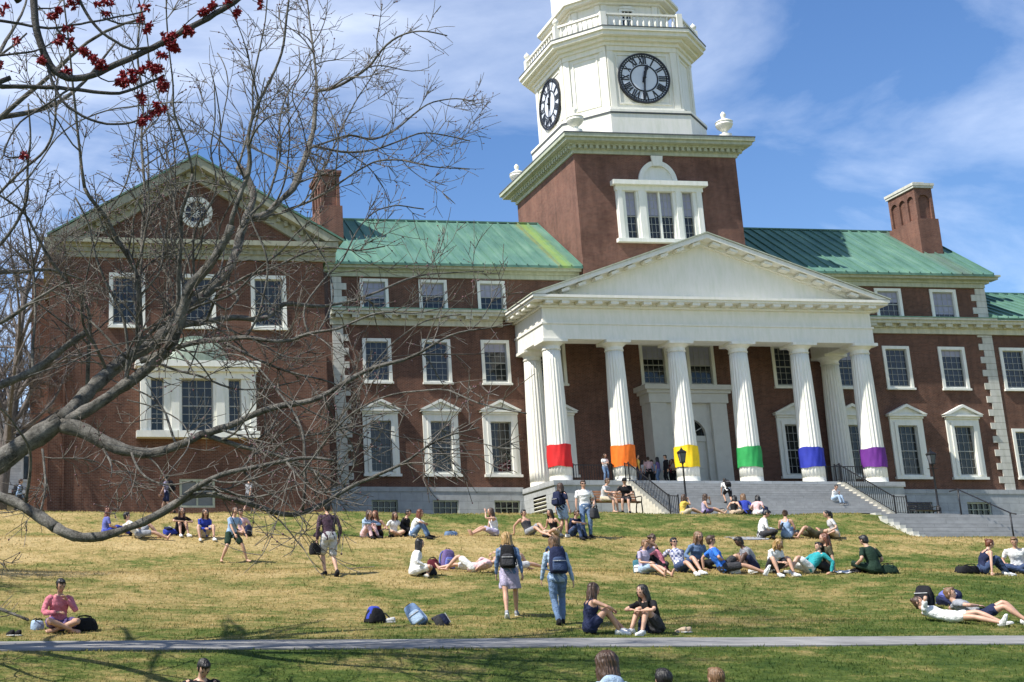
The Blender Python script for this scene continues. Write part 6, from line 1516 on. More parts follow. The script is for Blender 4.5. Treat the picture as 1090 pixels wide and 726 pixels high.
for key, hd, pose, lab, hr_, tp, bt, fm in (('p_plat1',170,'phone','person in white and pale blue top standing under the portico beside the orange banded column',('half','brown'),('tee','white'),('jeans','denim'),True),
  ('p_plat2',110,'stand','person in mustard yellow top standing just behind the orange banded column',('short','brown'),('long','yellow'),('jeans','dkdenim'),False),
  ('p_plat3',20,'stand','person in pale pink tee and black trousers standing back turned under the portico',('short','brown'),('tee','palepink'),('jeans','black'),False),
  ('p_plat4',-40,'stand','person in purple tee and blue jeans standing in the portico group',('half','black'),('tee','purple'),('jeans','denim'),True),
  ('p_plat5',-90,'stand','person in black jacket and black trousers standing beside the purple tee under the portico',('short','black'),('long','black'),('jeans','black'),False),
  ('p_plat7',150,'stand','person in white tee and dark skirt standing deeper under the portico beside the mustard top',('long','black'),('tee','white'),('jeans','navy'),True),
  ('p_plat8',-30,'phone','person in blue shirt with short hair standing deeper in the portico group',('short','brown'),('long','ltblue'),('jeans','charcoal'),False),
  ('p_plat9',200,'stand','person in maroon top standing at the back of the portico group near the door',('half','brown'),('tee','maroon'),('jeans','black'),True),
  ('p_plat6',-100,'phone','person in brown top standing close behind the yellow banded column',('long','auburn'),('tee','beige'),('jeans','black'),True)):
    person(key, hd, pose, lab, hair=hr_, top=tp, bot=bt, fem=fm, h=1.7 if fm else 1.78, z=ZP+.005, slope=False, group=GP)
cz = lambda yy: (ZP-.01) - (ZP-.01-6.05)*(math.floor((PF-.09-yy)/(5.1/15))+1)/15
person('p_climb', 10, 'climb', 'person in white tee and black shorts climbing the stone steps with black backpack', hair=('short','black'), top=('tee','white'), bot=('shorts','black'), shoe='black', skin='tan', h=1.76, z=cz(PLACE['p_climb'][1]), slope=False)
person('p_steps', 165, 'steps', 'person in white shirt and pale jeans sitting on the stone steps by the railing', hair=('short','black'), top=('tee','white'), bot=('jeans','paledenim'), shoe='charcoal', h=1.74, z=cz(PLACE['p_steps'][1]), slope=False)
person('p_yellow', 100, 'legsout', 'woman in yellow top and sunglasses sitting before the stone steps', hair=('half','brown'), top=('tee','yellow'), bot=('shorts','khaki'), fem=True, h=1.72, shades=True, hr=(.02,.16,-.08,(.4,.3,-1),'h'), group=GC)
person('p_purple', 110, 'legsout', 'woman in lilac tank top with hand at her mouth, before the stone steps', hair=('long','brown'), top=('tank','lilac'), bot=('shorts','purple'), fem=True, h=1.7, hl=(-.02,.16,-.08,(-.4,.3,-1),'h'), shoe=None, group=GC)
person('p_dark782', 60, 'crossidle', 'woman with long black hair and bare shoulders sitting beside the royal blue top', hair=('long','black'), top=('tank','black'), bot=('shorts','beige'), fem=True, h=1.66, group=GC)
person('p_blue795', 15, 'crossidle', 'woman seen from behind in royal blue top with long light brown hair, before the steps', hair=('long','lightbrown'), top=('tee','royal'), bot=('shorts','black'), fem=True, h=1.82, group=GC)
person('p_pink805', 60, 'crossidle', 'person in pale pink tee with black hair next to a navy bag by the steps', hair=('half','black'), top=('tee','palepink'), bot=('shorts','white'), fem=True, h=1.68, group=GC)
person('p_lap812', 110, 'crossidle', 'man in white shirt sitting with a dark laptop on the upper lip', hair=('short','black'), top=('long','white'), bot=('jeans','charcoal'), h=1.76, nod=24, hl=(-.12,.36,.26), hr=(.12,.36,.26), group=GB)
person('p_tank838', 45, 'legsout', 'woman seen from behind in pale blue tank top and pale jeans', hair=('bun','brown'), top=('tank','ltblue'), bot=('jeans','paledenim'), fem=True, h=1.72, skin='tan', group=GB)
person('p_lie866', -85, 'lie', 'person in olive top lying flat with one bare knee raised', hair=('short','brown'), top=('tee','olive'), bot=('shorts','olive'), shoe=None, skin='tan', h=1.68, group=GB)
person('p_pony889', -75, 'crossidle', 'woman in pale grey top with long black ponytail leaning forward', hair=('ponytail','black'), top=('tee','ltgrey'), bot=('shorts','beige'), fem=True, h=1.7, group=GB)
person('p_curly690', 165, 'crossidle', 'person in navy hoodie with big curly dark hair looking down', hair=('curly','brown'), top=('hoodie','navy'), bot=('jeans','charcoal'), h=1.82, nod=24, group=GA)
person('p_hat686', 160, 'legsout', 'person in lilac tee with one hand raised to the forehead', hair=('short','lightbrown'), top=('tee','lilac'), bot=('shorts','paledenim'), shoe=None, h=1.6, hl=(-.04,.12,.06,(-1,.3,-.2),'h'), fem=True, group=GA)
person('p_hand705', -60, 'knees', 'woman with long brown hair bending over in a red top', hair=('half','brown'), top=('tee','pink'), bot=('jeans','black'), fem=True, h=1.64, group=GA)
person('p_plaid727', 175, 'leanback', 'man in sunglasses and checked shirt leaning back in the middle of the group', hair=('short','black'), top=('tee','plaid'), bot=('shorts','dkdenim'), h=1.74, shades=True, shoe='white', group=GA)
person('p_denim740', 170, 'crossidle', 'woman in denim shirt with long light brown hair sitting behind the group', hair=('half','lightbrown'), top=('long','denim'), bot=('jeans','black'), fem=True, h=1.84, shades=True, group=GA)
person('p_bright770', 112, 'recline', 'man in bright blue tee and sunglasses reclining with legs out', hair=('short','brown'), top=('tee','bright'), bot=('shorts','charcoal'), h=1.84, shades=True, skin='tan', shoe='white', spine=(-30,-20,-8), group=GA)
person('p_grey805', -80, 'kneesopen', 'man in grey tee with short black hair leaning forward over his knees', hair=('short','black'), top=('tee','grey'), bot=('shorts','navy'), skin='dark', h=1.76, shoe='white', group=GA)
person('p_bow822', 170, 'kneesopen', 'woman in white patterned shirt with blonde hair bowing her head to her knees', hair=('half','blonde'), top=('tee','white'), bot=('shorts','charcoal'), fem=True, h=1.68, shoe='white', nod=40, group=GA)
person('p_teal855', -95, 'recline', 'person in teal shirt reclining with bare knees up before the olive top', hair=('short','black'), top=('long','teal'), bot=('shorts','white'), h=1.7, shoe='white', group=GA)
person('p_olive880', -80, 'sidesit', 'woman in olive brown top with long auburn hair reaching to the teal shirt', hair=('half','auburn'), top=('tee','olive'), bot=('jeans','charcoal'), fem=True, h=1.8, group=GA, hr=(.12,.5,.30))
person('p_green932', -15, 'crossidle', 'man seen from behind in dark green tee with black hair sitting alone', hair=('short','black'), top=('tee','dkgreen'), bot=('jeans','dkgreen'), h=1.86, side=-6, group=GA)
person('p_tank1048', 100, 'knees', 'woman in dark tank top and blue jeans leaning on one arm by a black bag', hair=('bun','auburn'), top=('tank','navy'), bot=('jeans','dkdenim'), fem=True, h=1.72, hr=(.3,.05,.07,(1,-.5,.2),'g'), fl=(-.12,.56,.085), fr=(.12,.50,.085), shoe='white', group=GA)
person('p_white1085', -140, 'crossidle', 'person in white tee with a printed front cut by the frame edge', hair=('short','lightbrown'), top=('tee','white'), bot=('jeans','dkdenim'), h=1.74, group=GA)
person('p_lie1000', 142, 'recline', 'woman in white top and white shorts lying back with one arm across her face', hair=('bun','brown'), top=('crop','white'), bot=('shorts','white'), fem=True, h=1.70, shoe='white', spine=(-76,-70,-50), slen=.45, hr=(.02,.13,.0,(1,.3,0),'h'), fl=(-.1,.80,.085), fr=(.12,.84,.085))
person('p_lie1035', 138, 'recline', 'man in grey tee and white trainers lying back against a blue backpack', hair=('short','lightbrown'), top=('tee','grey'), bot=('shorts','navy'), h=1.80, shoe='white', spine=(-64,-54,-32), slen=.55, fl=(-.14,.62,.085), fr=(.12,.72,.085))
person('p_navy630', 100, 'knees', 'woman in short navy dress with long dark hair sitting by the path hugging her knees', hair=('long','brown'), top=('tank','navy'), bot=('shorts','navy'), fem=True, skin='tan', h=1.70, slen=.45, shoe='white', fl=(-.12,.62,.085), fr=(.1,.48,.085), spine=(4,14,14))
person('p_black700', -110, 'knees', 'woman in black tee with long black hair sitting by the path with knees up', hair=('long','black'), top=('tee','black'), bot=('shorts','charcoal'), fem=True, h=1.70, shoe='white', slen=.5)
person('p_pink63', 165, 'cross', 'man in pink shirt and purple shorts sitting cross legged with elbows out', hair=('short','black'), top=('long','pink'), bot=('shorts','purple'), shoe=None, h=1.76, nod=14, slen=.6, hl=(-.10,.24,.52,(-.8,-.2,-.8)), hr=(.10,.24,.32,(.7,-.5,-.2)), skin='tan')
person('p_white440b', 100, 'crossidle', 'woman in white blouse with long dark hair smiling towards the bags', hair=('long','black'), top=('long','white'), bot=('shorts','white'), fem=True, h=1.68, shoe='beige', yaw=20, nod=-6)
person('p_lie510', -60, 'lie', 'person in pale pink shirt lying on the grass beside a purple backpack', hair=('short','brown'), top=('long','palepink'), bot=('shorts','white'), h=1.66, shoe=None)
person('p_lie530', 75, 'liearms', 'person in white top lying on the grass with both arms up over the face', hair=('short','blonde'), top=('tee','white'), bot=('shorts','ltgrey'), fem=True, h=1.66, shoe=None)
person('p_blonde', 22, 'walk', 'woman with long blonde hair, denim jacket and grey skirt walking up with black backpack', hair=('long','blonde'), top=('jacket','denim'), bot=('skirt','lilac'), fem=True, h=1.70, shoe='grey', skin='tan')
person('p_jeans', 12, 'walk', 'woman in pale denim jacket and jeans walking up the lawn with navy backpack', hair=('half','lightbrown'), top=('jacket','paledenim'), bot=('jeans','denim'), fem=True, h=1.70, shoe='black', fl=(-.06,-.12,.10), fr=(.07,.14,.085), hr=(.30,.04,.80))
person('p_fg212', 172, 'crossidle', 'person in black top with short black hair sitting below the path', hair=('short','black'), top=('tee','black'), bot=('jeans','black'), h=1.64, nod=34, group='people in the grass below the path')
person('p_fg657', 4, 'crossidle', 'woman in pale denim jacket with long wavy brown hair sitting below the path', hair=('wavy','brown'), top=('jacket','paledenim'), bot=('jeans','denim'), fem=True, h=1.70, group='people in the grass below the path')
person('p_fg703', 8, 'recline', 'person with black hair in dark blue top, only the crown showing below the path', hair=('short','black'), top=('tee','navy'), bot=('jeans','denim'), h=1.60, spine=(-48,-40,-18), group='people in the grass below the path')
person('p_fg757', -5, 'recline', 'person with short light brown hair in maroon top, mostly below the frame edge', hair=('short','lightbrown'), top=('tee','maroon'), bot=('jeans','denim'), h=1.58, spine=(-46,-38,-16), group='people in the grass below the path')
run_jobs()
# ---------------------------------------------------------------- bags and small things
def rot_from(fwd, up):
    f = Vector(fwd).normalized(); u = Vector(up); r = f.cross(u).normalized(); u = r.cross(f); return Matrix((r, f, u)).transposed()
def rbox(w, d, h, taper=.85, k=16, bulge=.0, z0=0, lean=0):
    rings = []
    for f, s in ((0,.80),(.04,.94),(.12,1.0),(.45,1.02),(.75,.98),(.9,.90),(.97,.72),(1.0,.45)):
        t = np.arange(k)*2*PI/k; c = np.sign(np.cos(t))*np.abs(np.cos(t))**.55; s_ = np.sign(np.sin(t))*np.abs(np.sin(t))**.55
        q = s*(1 - (1-taper)*f); rings.append(np.stack([c*w/2*q, s_*d/2*q + lean*f, np.full(k, z0 + h*f)], 1))
    return rings
def jitter(mb, amt, sd=0):
    r = np.random.default_rng(sd)
    for v in mb.v:
        v += amt*np.sin(v[:, [1,2,0]]*23 + r.uniform(0, 6, 3))*np.cos(v[:, [2,0,1]]*17 + r.uniform(0, 6, 3))
    return mb
def backpack(label, loc, fwd, up, col, col2=None, k=1.0, worn=None, group=None):
    """fwd = direction of the wearer's back panel's outside (pocket side)"""
    root = empty('backpack', loc, 0, label, 'backpack', group); Rm = rot_from(fwd, up); root.rotation_euler = Rm.to_euler()
    root.scale = (k, k, k)
    b = jitter(MB().loft(rbox(.31, .18, .46)), .006, int(abs(loc[0])*100)); smooth_angle(b.build('main_bag', cloth(col), root), 50)
    p = jitter(MB().loft([q + (0, .115, .03) for q in rbox(.25, .09, .24)]), .004, 3); smooth_angle(p.build('front_pocket', cloth(col2 or col), root), 50)
    MB().tube([(-.05,-.04,.44),(-.04,-.05,.50),(.04,-.05,.50),(.05,-.04,.44)], [.010]*4, 6).build('top_handle', cloth('black'), root, True)
    for s in (-1, 1):
        if worn: pts = [(s*.10,-.06,.42),(s*.115,-.14,.475),(s*.13,-.25,.455),(s*.135,-.335,.33),(s*.15,-.31,.18),(s*.17,-.18,.09),(s*.14,-.07,.06)]
        else: pts = [(s*.10,-.07,.42),(s*.12,-.13,.36),(s*.13,-.14,.24),(s*.14,-.10,.12),(s*.13,-.08,.05)]
        MB().tube(pts, [.016,.022,.024,.024,.018,.012,.012][:len(pts)], 6).build('shoulder_strap', cloth(col2 or 'black'), root, True)
    MB().bar((-.11,.165,.20), (.11,.165,.20), .012, .012).build('zip', cloth('ltgrey'), root)
    return root
def wear(key, label, col, col2=None, k=1.0):
    p = PEOPLE[key]; b = p['g2'] * -1; up = p['d2']; kk = p['k']*k
    c = p['chest'] + b*.205*p['k'] - up*.20*p['k']
    return backpack(label, tuple(p['o'] + c), tuple(b), tuple(up), col, col2, kk, True)
wear('p_bp178', 'black backpack on the back of the man passing the brick wing', 'black')
wear('p_bp20', 'dark backpack worn by the man beside the white house', 'charcoal')
wear('p_girl598', 'navy backpack worn by the standing woman with denim at her waist', 'navy')
wear('p_climb', 'black backpack worn by the person climbing the stone steps', 'black')
wear('p_blonde', 'black backpack worn by the blonde woman in the grey skirt', 'black', 'charcoal')
wear('p_jeans', 'navy backpack worn by the woman in denim jacket and jeans', 'navy', 'dkdenim', 1.1)
def at(key, dz=0): x, y = PLACE[key]; return (x, y, float(gz(x, y)) + dz)
GBk = 'bags left lying on the lawn'
backpack('upright grey blue backpack standing alone in the grass above the path', at('i_pack445', -.01), (-.5,-.8,.3), (-.45,.35,.8), 'denim', 'paledenim', 1.05, None, GBk)
backpack('dark backpack slumped against the grey blue one', at('i_pack465', .06), (.7,-.5,.5), (.8,.1,.4), 'charcoal', 'navy', .95, None, GBk)
backpack('purple backpack standing beside the person lying in pale pink', at('i_purplepack', -.01), (.2,-1,.05), (.15,.2,1), 'purple', 'violet', 1.25, None, GBk)
backpack('black backpack under the head of the woman in white shorts', at('i_pack982', .05), (-.6,-.5,.5), (.2,.2,1), 'black', 'black', 1.15, None, GBk)
backpack('blue backpack propped behind the man in grey tee', at('i_pack1000', .04), (-.2,-.6,.8), (.85,.3,.55), 'navy', 'violet', 1.25, None, GBk)
backpack('blue bag lying between the reclining person and the bare knees', at('i_bag175', .10), (0,-.3,1), (.9,.3,.25), 'royal', 'navy', .95, None, GBk)
backpack('dark blue backpack on the grass behind the bending woman', at('i_bag262', -.01), (.3,-1,.1), (.1,.3,1), 'navy', 'black', .8, None, GBk)
backpack('teal and white bag at the end of the big group', at('i_teal682', -.01), (-.5,-.8,.1), (0,.2,1), 'tealgrey', 'white', .75, None, GBk)
backpack('navy bag next to the person in white and pink tee', at('i_bag815', -.01), (.4,-1,.1), (.1,.3,1), 'navy', 'dkdenim', .9, None, GBk)
def slouch(label, loc, rz, w, d, h, col, group=GBk, name='bag'):
    root = empty(name, loc, rz, label, 'bag', group)
    b = jitter(MB().loft(rbox(w, d, h, .8, 18)), .014, int(abs(loc[0]*77))); smooth_angle(b.build('bag_body', cloth(col), root), 60)
    for s in (-1, 1): MB().tube([(-w*.25, s*d*.2, h*.9), (-w*.2, s*d*.35, h*1.1), (0, s*d*.55, h*1.18), (w*.2, s*d*.35, h*1.1), (w*.25, s*d*.2, h*.9)], [.011]*5, 6).build('handle', cloth('black'), root, True)
    return root
slouch('black holdall beside the man in pink', at('i_bag63', -.02), .1, .52, .30, .24, 'black')
slouch('dark bag on the grass in front of the woman in white blouse', at('i_bag455', -.02), .2, .42, .25, .20, 'black')
slouch('maroon bag beside the purple backpack', at('i_maroon', -.02), -.2, .36, .24, .28, 'maroon')
slouch('long black bag behind the woman in dark tank top', at('i_bag1028', -.02), .15, .70, .34, .20, 'black')
slouch('dark green bag beside the man in dark green tee', at('i_bag940', -.02), -.1, .50, .30, .22, 'dkgreen')
slouch('flat blue bag on the upper lip near the feet of the woman shading her face', at('i_bag480', -.02), .1, .46, .3, .16, 'denim')
slouch('black bag with pale shoes near the walking man in plum', at('i_bag325', -.02), 0, .44, .28, .18, 'black')
slouch('beige bag between the lilac tank top and the black haired woman', at('i_bagtan', -.02), 0, .34, .22, .26, 'beige')
slouch('flat black bag near the white papers', at('i_bag915', -.02), 0, .48, .3, .10, 'black')
slouch('navy bag beside the woman in black tee near the path', at('i_navy690', -.02), .3, .34, .26, .28, 'navy')
slouch('small blue and white bag at the crossed feet of the man in pink', at('i_blue63', -.02), .4, .26, .2, .18, 'paledenim')
p = PEOPLE['p_white622']; slouch('black and white bag hanging from the hand of the man in white shirt', tuple(p['o'] + p['Wr'][-1] + V3(-.02, -.02, -.44)), .5, .34, .2, .34, 'charcoal', None)
p = PEOPLE['p_man352']; slouch('small black bag carried by the man in plum shirt', tuple(p['o'] + p['Wr'][-1] + V3(-.06, .0, -.36)), .3, .30, .16, .28, 'black', None)
# cycle-style round bag
r = empty('round_bag', at('i_helmet', -.01), .3, 'rounded blue and black bag lying alone in the grass', 'bag', GBk)
b = MB().loft([np.array([q[0]*1.0, q[1], q[2]]) for q in []] or rbox(.44, .34, .30, .6, 18)); smooth_angle(jitter(b, .012, 5).build('bag_body', cloth('black'), r), 60)
b = MB().loft([q*np.array([.92,.92,1]) + (-.02,.0,.06) for q in rbox(.40, .32, .27, .55, 18)]); smooth_angle(b.build('flap', cloth('royal'), r), 60); MB().tube([(.15,-.1,.2),(.25,-.2,.06),(.3,-.1,.02),(.2,.0,.03)], [.015]*4, 6).build('strap', cloth('black'), r, True)
def shoe_pair(label, loc, rz, col, group='shoes taken off on the grass'):
    r = empty('pair_of_shoes', loc, rz, label, 'shoes', group)
    for s in (-1, 1):
        m_ = MB(); o_ = V3(s*.075, s*.03, 0); e = lambda y, z, a, b: o_ + oval(V3(0,y,z), V3(1,0,0), V3(0,0,1), a, b, 10)
        m_.loft([e(-.12,.06,.02,.03), e(-.10,.06,.038,.05), e(-.02,.055,.042,.045), e(.07,.04,.048,.03), e(.14,.03,.042,.022), e(.17,.026,.02,.012)]); sh_ = m_.build('shoe', cloth(col), r, True)
        m_ = MB(); m_.loft([e(-.125,.012,.03,.010), e(.07,.010,.05,.010), e(.175,.014,.02,.009)]); m_.build('sole', cloth('white'), sh_, True)
shoe_pair('white and grey shoes beside the rounded blue bag', at('i_shoe415'), 1.0, 'ltgrey')
shoe_pair('black shoes on the verge at the frame edge near the man in pink', at('i_shoes10b'), .4, 'black')
shoe_pair('beige shoes standing in the grass behind the woman in black tee', at('i_shoes728'), .2, 'beige')
# laptop on the lap of the man in white
p = PEOPLE['p_lap812']; c = (p['Wr'][-1] + p['Wr'][1])/2 + p['o'] + p['F']*.10 + V3(0,0,-.02)
lp = empty('laptop', tuple(c), -R(110), 'dark open laptop in front of the man in white shirt', 'laptop')
MB().box(-.17,.17,-.12,.12,0,.014).build('keyboard_base', cloth('charcoal'), lp); MB().bar((0,.12,.014), (0,.19,.22), .34, .012, (0,1,0)).build('screen_lid', cloth('black'), lp)
def sheet(label, key, w, d, col, rz, cat, name, group=None):
    x, y = PLACE[key]; n = 9; g = np.linspace(-.5, .5, n); X_, Y_ = np.meshgrid(g*w, g*d); c, s = math.cos(rz), math.sin(rz); U = x + c*X_ - s*Y_; V_ = y + s*X_ + c*Y_
    Z_ = gz(U, V_) + .022 + .014*np.sin(X_*19)*np.cos(Y_*15); ii = (np.arange(n-1)[:,None]*n + np.arange(n-1)[None]).ravel(); f = np.stack([ii, ii+1, ii+1+n, ii+n], 1).tolist()
    mb = MB(); mb.add(np.stack([U, V_, Z_], -1).reshape(-1, 3), f); mb.add(np.stack([U, V_, Z_-.012], -1).reshape(-1, 3), [q[::-1] for q in f])
    tag(mb.build(name, cloth(col), None, True, (x, y, float(gz(x, y)))), label, cat, group)
sheet('blue grey towel spread beside the man with the laptop', 'i_towel782', 1.2, .6, 'grey', .1, 'towel', 'towel')
sheet('crumpled white papers on the grass beside the olive brown top', 'i_paper900', .75, .35, 'white', .3, 'papers', 'papers')
# ---------------------------------------------------------------- furniture and ironwork
def bench(label, loc, rz, wood, w=1.9):
    r = empty('park_bench', loc, rz, label, 'bench')
    mb = MB()
    for i in range(5): mb.box(-w/2, w/2, -.22+.10*i, -.22+.10*i+.08, .43+.004*(i % 2), .465)
    mb.build('seat', wood, r); mb = MB()
    for i in range(4): mb.bar((-w/2, .27+.035*i, .56+.11*i), (w/2, .27+.035*i, .56+.11*i), .085, .025, (0,.95,-.3))
    mb.build('backrest', wood, r)
    for s in (-1, 1):
        x = s*(w/2+.03); mb = MB(); mb.tube([(x,-.24,.0),(x,-.22,.25),(x,-.20,.42),(x,.22,.42),(x,.30,.2),(x,.34,0)], [.025]*6, 8); mb.tube([(x,.22,.42),(x,.30,.62),(x,.40,.95)], [.024]*3, 8); mb.tube([(x,.32,.66),(x,.05,.67),(x,-.2,.66),(x,-.26,.60),(x,-.20,.42)], [.022]*5, 8); mb.build('end_frame', M['black'], r, True)
    return r
bx, by = PLACE['b_bench']; bench('wooden bench with black iron ends under the two seated men', (bx, by, float(gz(bx, by))), 0, M['wood'], 1.85)
bx, by = PLACE['i_bench2']; bench('black metal bench beside the foot of the stair railing', (bx, by, float(gz(bx, by))-.02), .1, M['black'], 1.4)
def lamp(label, x, y, top):
    z = float(gz(x, y)); r = empty('lamp_post', (x, y, z), 0, label, 'lamp post', 'lamp posts flanking the stone steps'); H = top - z
    MB().lathe([(.16,-.1),(.16,.25),(.12,.30),(.13,.55),(.09,.62),(.055,.75),(.05,1.4),(.04,H-.85),(.06,H-.83),(.06,H-.78),(.035,H-.76)], seg=14).build('pole', M['black'], r, True)
    MB().tube([(-.30,0,H-1.0),(.30,0,H-1.0)], [.02,.02], 8).build('ladder_bar', M['black'], r, True)
    g = MB(); g.loft([np.array([(-a,-a,z_),(a,-a,z_),(a,a,z_),(-a,a,z_)]) for a, z_ in ((.085,H-.72),(.15,H-.26))]); g.build('lantern_glass', simple('lantern_glass', (.10,.11,.12), .15, .1, 8, spec=.7), r)
    f = MB()
    for sx in (-1, 1):
        for sy in (-1, 1): f.bar((sx*.088,sy*.088,H-.74), (sx*.155,sy*.155,H-.25), .028, .028)
    f.box(-.11,.11,-.11,.11,H-.77,H-.72); f.box(-.17,.17,-.17,.17,H-.26,H-.22); f.build('lantern_frame', M['black'], r)
    c = MB(); c.loft([np.array([(-a,-a,z_),(a,-a,z_),(a,a,z_),(-a,a,z_)]) for a, z_ in ((.20,H-.219),(.14,H-.13),(.06,H-.07),(.055,H-.03))]); c.lathe([(.05,H-.03),(.055,H),(.02,H+.04),(.03,H+.07),(.008,H+.12)], seg=8); c.build('cap', M['black'], r)
lamp('black lamp post with square lantern before the yellow banded column', *PLACE['i_lampA'], 9.62)
lamp('black lamp post with square lantern before the pedimented windows', *PLACE['i_lampB'], 9.62)
def railing(label, pts, h=.98, step=.16, name='railing', posts=True):
    """pts: foot line; balusters copied one by one"""
    P = [np.array(p, float) for p in pts]; r = empty(name, tuple(P[0]), 0, label, 'railing', 'black iron railings round the portico'); o = P[0]
    top = [p - o + (0,0,h) for p in P]; bot = [p - o + (0,0,.12) for p in P]
    mb = MB()
    for a, b_ in zip(top[:-1], top[1:]): mb.bar(a, b_, .06, .045)
    mb.build('handrail', M['black'], r); mb = MB()
    for a, b_ in zip(bot[:-1], bot[1:]): mb.bar(a, b_, .035, .03)
    mb.build('bottom_rail', M['black'], r)
    bar = MB().box(-.012,.012,-.012,.012,.12,h-.02).mesh('baluster', M['black']); post = MB().box(-.03,.03,-.03,.03,-.05,h+.02).lathe([(.045,h+.02),(.05,h+.06),(.02,h+.10)], seg=8).mesh('post', M['black'])
    for a, b_ in zip(P[:-1], P[1:]):
        L_ = np.linalg.norm((b_-a)[:2]); n = int(L_/step)
        for i in range(1, n): link('baluster', bar, r, tuple(a + (b_-a)*i/n - o))
    for p in P: link('post', post, r, tuple(p - o))
    return r
for X_, lb in ((34.08, 'black stair railing on the side of the steps nearest the bench'), (47.13, 'black stair railing on the side of the steps with the seated person')):
    railing(lb, [(X_, PF+.3, ZP), (X_, PF-.15, ZP), (X_, 67.3, 6.35), (X_, 66.3, 6.22)], 1.0, .17, 'stair_railing')
railing('black iron railing between the red and orange banded columns', [(31.25, CY, ZP), (33.65, CY, ZP)], 1.05, .15); railing('black iron railing between the blue and purple banded columns', [(47.1, CY, ZP), (49.4, CY, ZP)], 1.05, .15)
hx, hy = 36.55, 48.25; h0 = float(gz(hx, 48.6)); r = empty('handrail', (hx, hy, h0), 0, 'black handrail with one tall post standing on the lower granite steps', 'handrail')
MB().tube([(0,0,-.1),(0,0,.98)], [.03,.03], 8).build('post', M['black'], r, True); MB().tube([(0,-2.6,-1.4),(0,-2.6,-.2)], [.03,.03], 8).build('post', M['black'], r, True); MB().tube([(0,.5,.95),(0,0,.98),(0,-2.6,-.2),(0,-2.9,-.28)], [.028]*4, 8).build('rail', M['black'], r, True)
# ---------------------------------------------------------------- light, sky, camera
AZ, EL = R(76.5), R(52.5)
sd = Vector((-math.sin(AZ)*math.cos(EL), -math.cos(AZ)*math.cos(EL), math.sin(EL)))
L = bpy.data.lights.new('sun', 'SUN'); L.energy = 5.0; L.angle = R(.53); L.color = (1, .955, .88)
so = bpy.data.objects.new('sun', L); COL.objects.link(so); so.rotation_euler = sd.to_track_quat('Z', 'Y').to_euler(); so.location = (-30, 0, 60)
W = bpy.data.worlds.new('World'); SC.world = W; W.use_nodes = True; t = W.node_tree; bg = t.nodes['Background']
sky = t.nodes.new('ShaderNodeTexSky'); sky.sky_type = 'NISHITA'; sky.sun_disc = False
sky.sun_elevation = EL; sky.sun_rotation = math.atan2(sd.x, sd.y); sky.altitude = 50; sky.air_density = 1.0; sky.dust_density = .25; sky.ozone_density = 1.4
tc_ = t.nodes.new('ShaderNodeTexCoord'); sp = t.nodes.new('ShaderNodeSeparateXYZ'); t.links.new(tc_.outputs['Generated'], sp.inputs[0])
# thin high cloud: noise on a plane far overhead
ad = ND(t, 'ShaderNodeMath', operation='ADD'); t.links.new(sp.outputs[2], ad.inputs[0]); ad.inputs[1].default_value = .22
mx = ND(t, 'ShaderNodeMath', operation='MAXIMUM'); t.links.new(ad.outputs[0], mx.inputs[0]); mx.inputs[1].default_value = .05
dx = ND(t, 'ShaderNodeMath', operation='DIVIDE'); t.links.new(sp.outputs[0], dx.inputs[0]); t.links.new(mx.outputs[0], dx.inputs[1])
dy = ND(t, 'ShaderNodeMath', operation='DIVIDE'); t.links.new(sp.outputs[1], dy.inputs[0]); t.links.new(mx.outputs[0], dy.inputs[1])
cb = t.nodes.new('ShaderNodeCombineXYZ'); t.links.new(dx.outputs[0], cb.inputs[0]); t.links.new(dy.outputs[0], cb.inputs[1])
mp = ND(t, 'ShaderNodeMapping'); mp.inputs['Scale'].default_value = (1.1, 2.0, 1); mp.inputs['Rotation'].default_value = (0, 0, R(-18)); mp.inputs['Location'].default_value = (.35, .2, 0); t.links.new(cb.outputs[0], mp.inputs[0])
n = noise(t, mp.outputs[0], 1.15, 9, .58, .5)
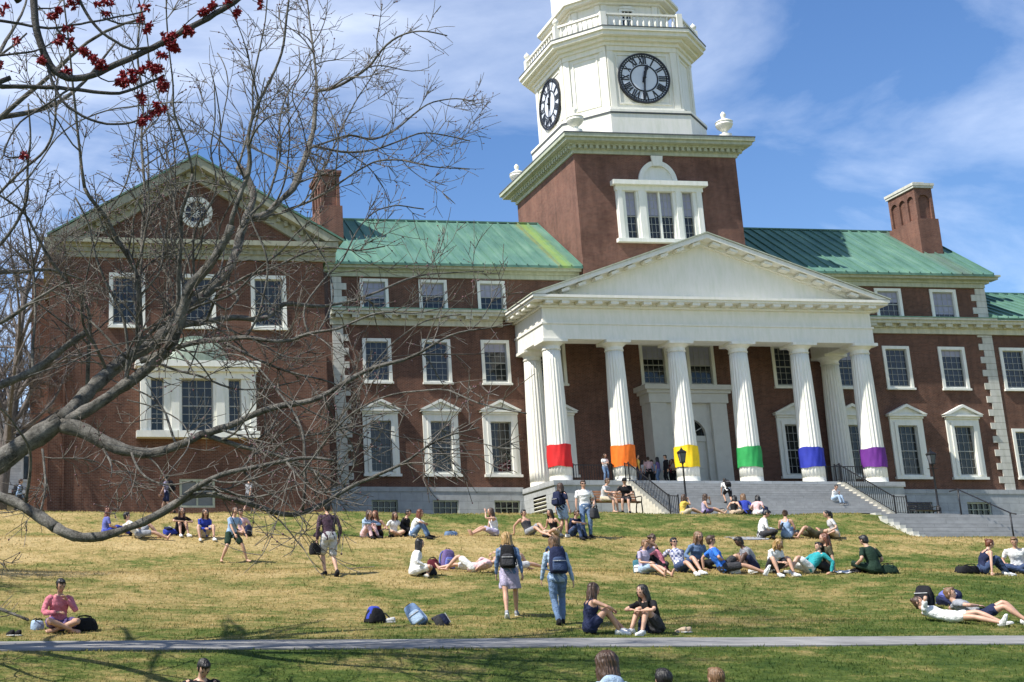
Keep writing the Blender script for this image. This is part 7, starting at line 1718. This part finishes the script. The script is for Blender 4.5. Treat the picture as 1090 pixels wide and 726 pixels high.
r = ramp(t, [(.44, (0,0,0)), (.60, (.26,.26,.26)), (.82, (.7,.7,.7))]); t.links.new(n.outputs[0], r.inputs[0])
gr = t.nodes.new('ShaderNodeMapRange'); t.links.new(dx.outputs[0], gr.inputs[0]); gr.inputs[1].default_value = .9; gr.inputs[2].default_value = -.2; gr.inputs[3].default_value = .9; gr.inputs[4].default_value = 1.15
mu = ND(t, 'ShaderNodeMath', operation='MULTIPLY'); t.links.new(r.outputs[0], mu.inputs[0]); t.links.new(gr.outputs[0], mu.inputs[1])
hs = ND(t, 'ShaderNodeHueSaturation', Hue=.508, Saturation=1.24, Value=1.0); t.links.new(sky.outputs[0], hs.inputs['Color'])
c = mixc(t, mu.outputs[0], hs.outputs[0], (9.0, 9.5, 10.4))
t.links.new(c, bg.inputs['Color']); bg.inputs['Strength'].default_value = .12
SC.view_settings.view_transform = 'Standard'; SC.view_settings.look = 'None'; SC.view_settings.exposure = 0.0; SC.view_settings.gamma = 1
SC.view_settings.use_curve_mapping = False
cam = bpy.data.cameras.new('camera'); co = bpy.data.objects.new('camera', cam); COL.objects.link(co); SC.camera = co
cam.sensor_fit = 'HORIZONTAL'; cam.sensor_width = 36; cam.lens = 36*1354.32/1090; cam.shift_x = (545 - 167.53)/1090; cam.clip_start = .1; cam.clip_end = 3000
yaw, pitch, roll = R(5.03064), R(13.04245), R(-.309256)
fw = Vector((math.sin(yaw)*math.cos(pitch), math.cos(yaw)*math.cos(pitch), math.sin(pitch))); r_ = Vector((math.cos(yaw), -math.sin(yaw), 0)); u_ = r_.cross(fw)
r2 = r_*math.cos(roll) + u_*math.sin(roll); u2 = -r_*math.sin(roll) + u_*math.cos(roll)
co.matrix_world = Matrix((( r2.x, u2.x, -fw.x, 0), (r2.y, u2.y, -fw.y, 0), (r2.z, u2.z, -fw.z, 0), (0, 0, 0, 1)))
SC.render.engine = 'CYCLES'; SC.view_settings.exposure = .56; SC.cycles.max_bounces = 6; SC.cycles.use_denoising = True
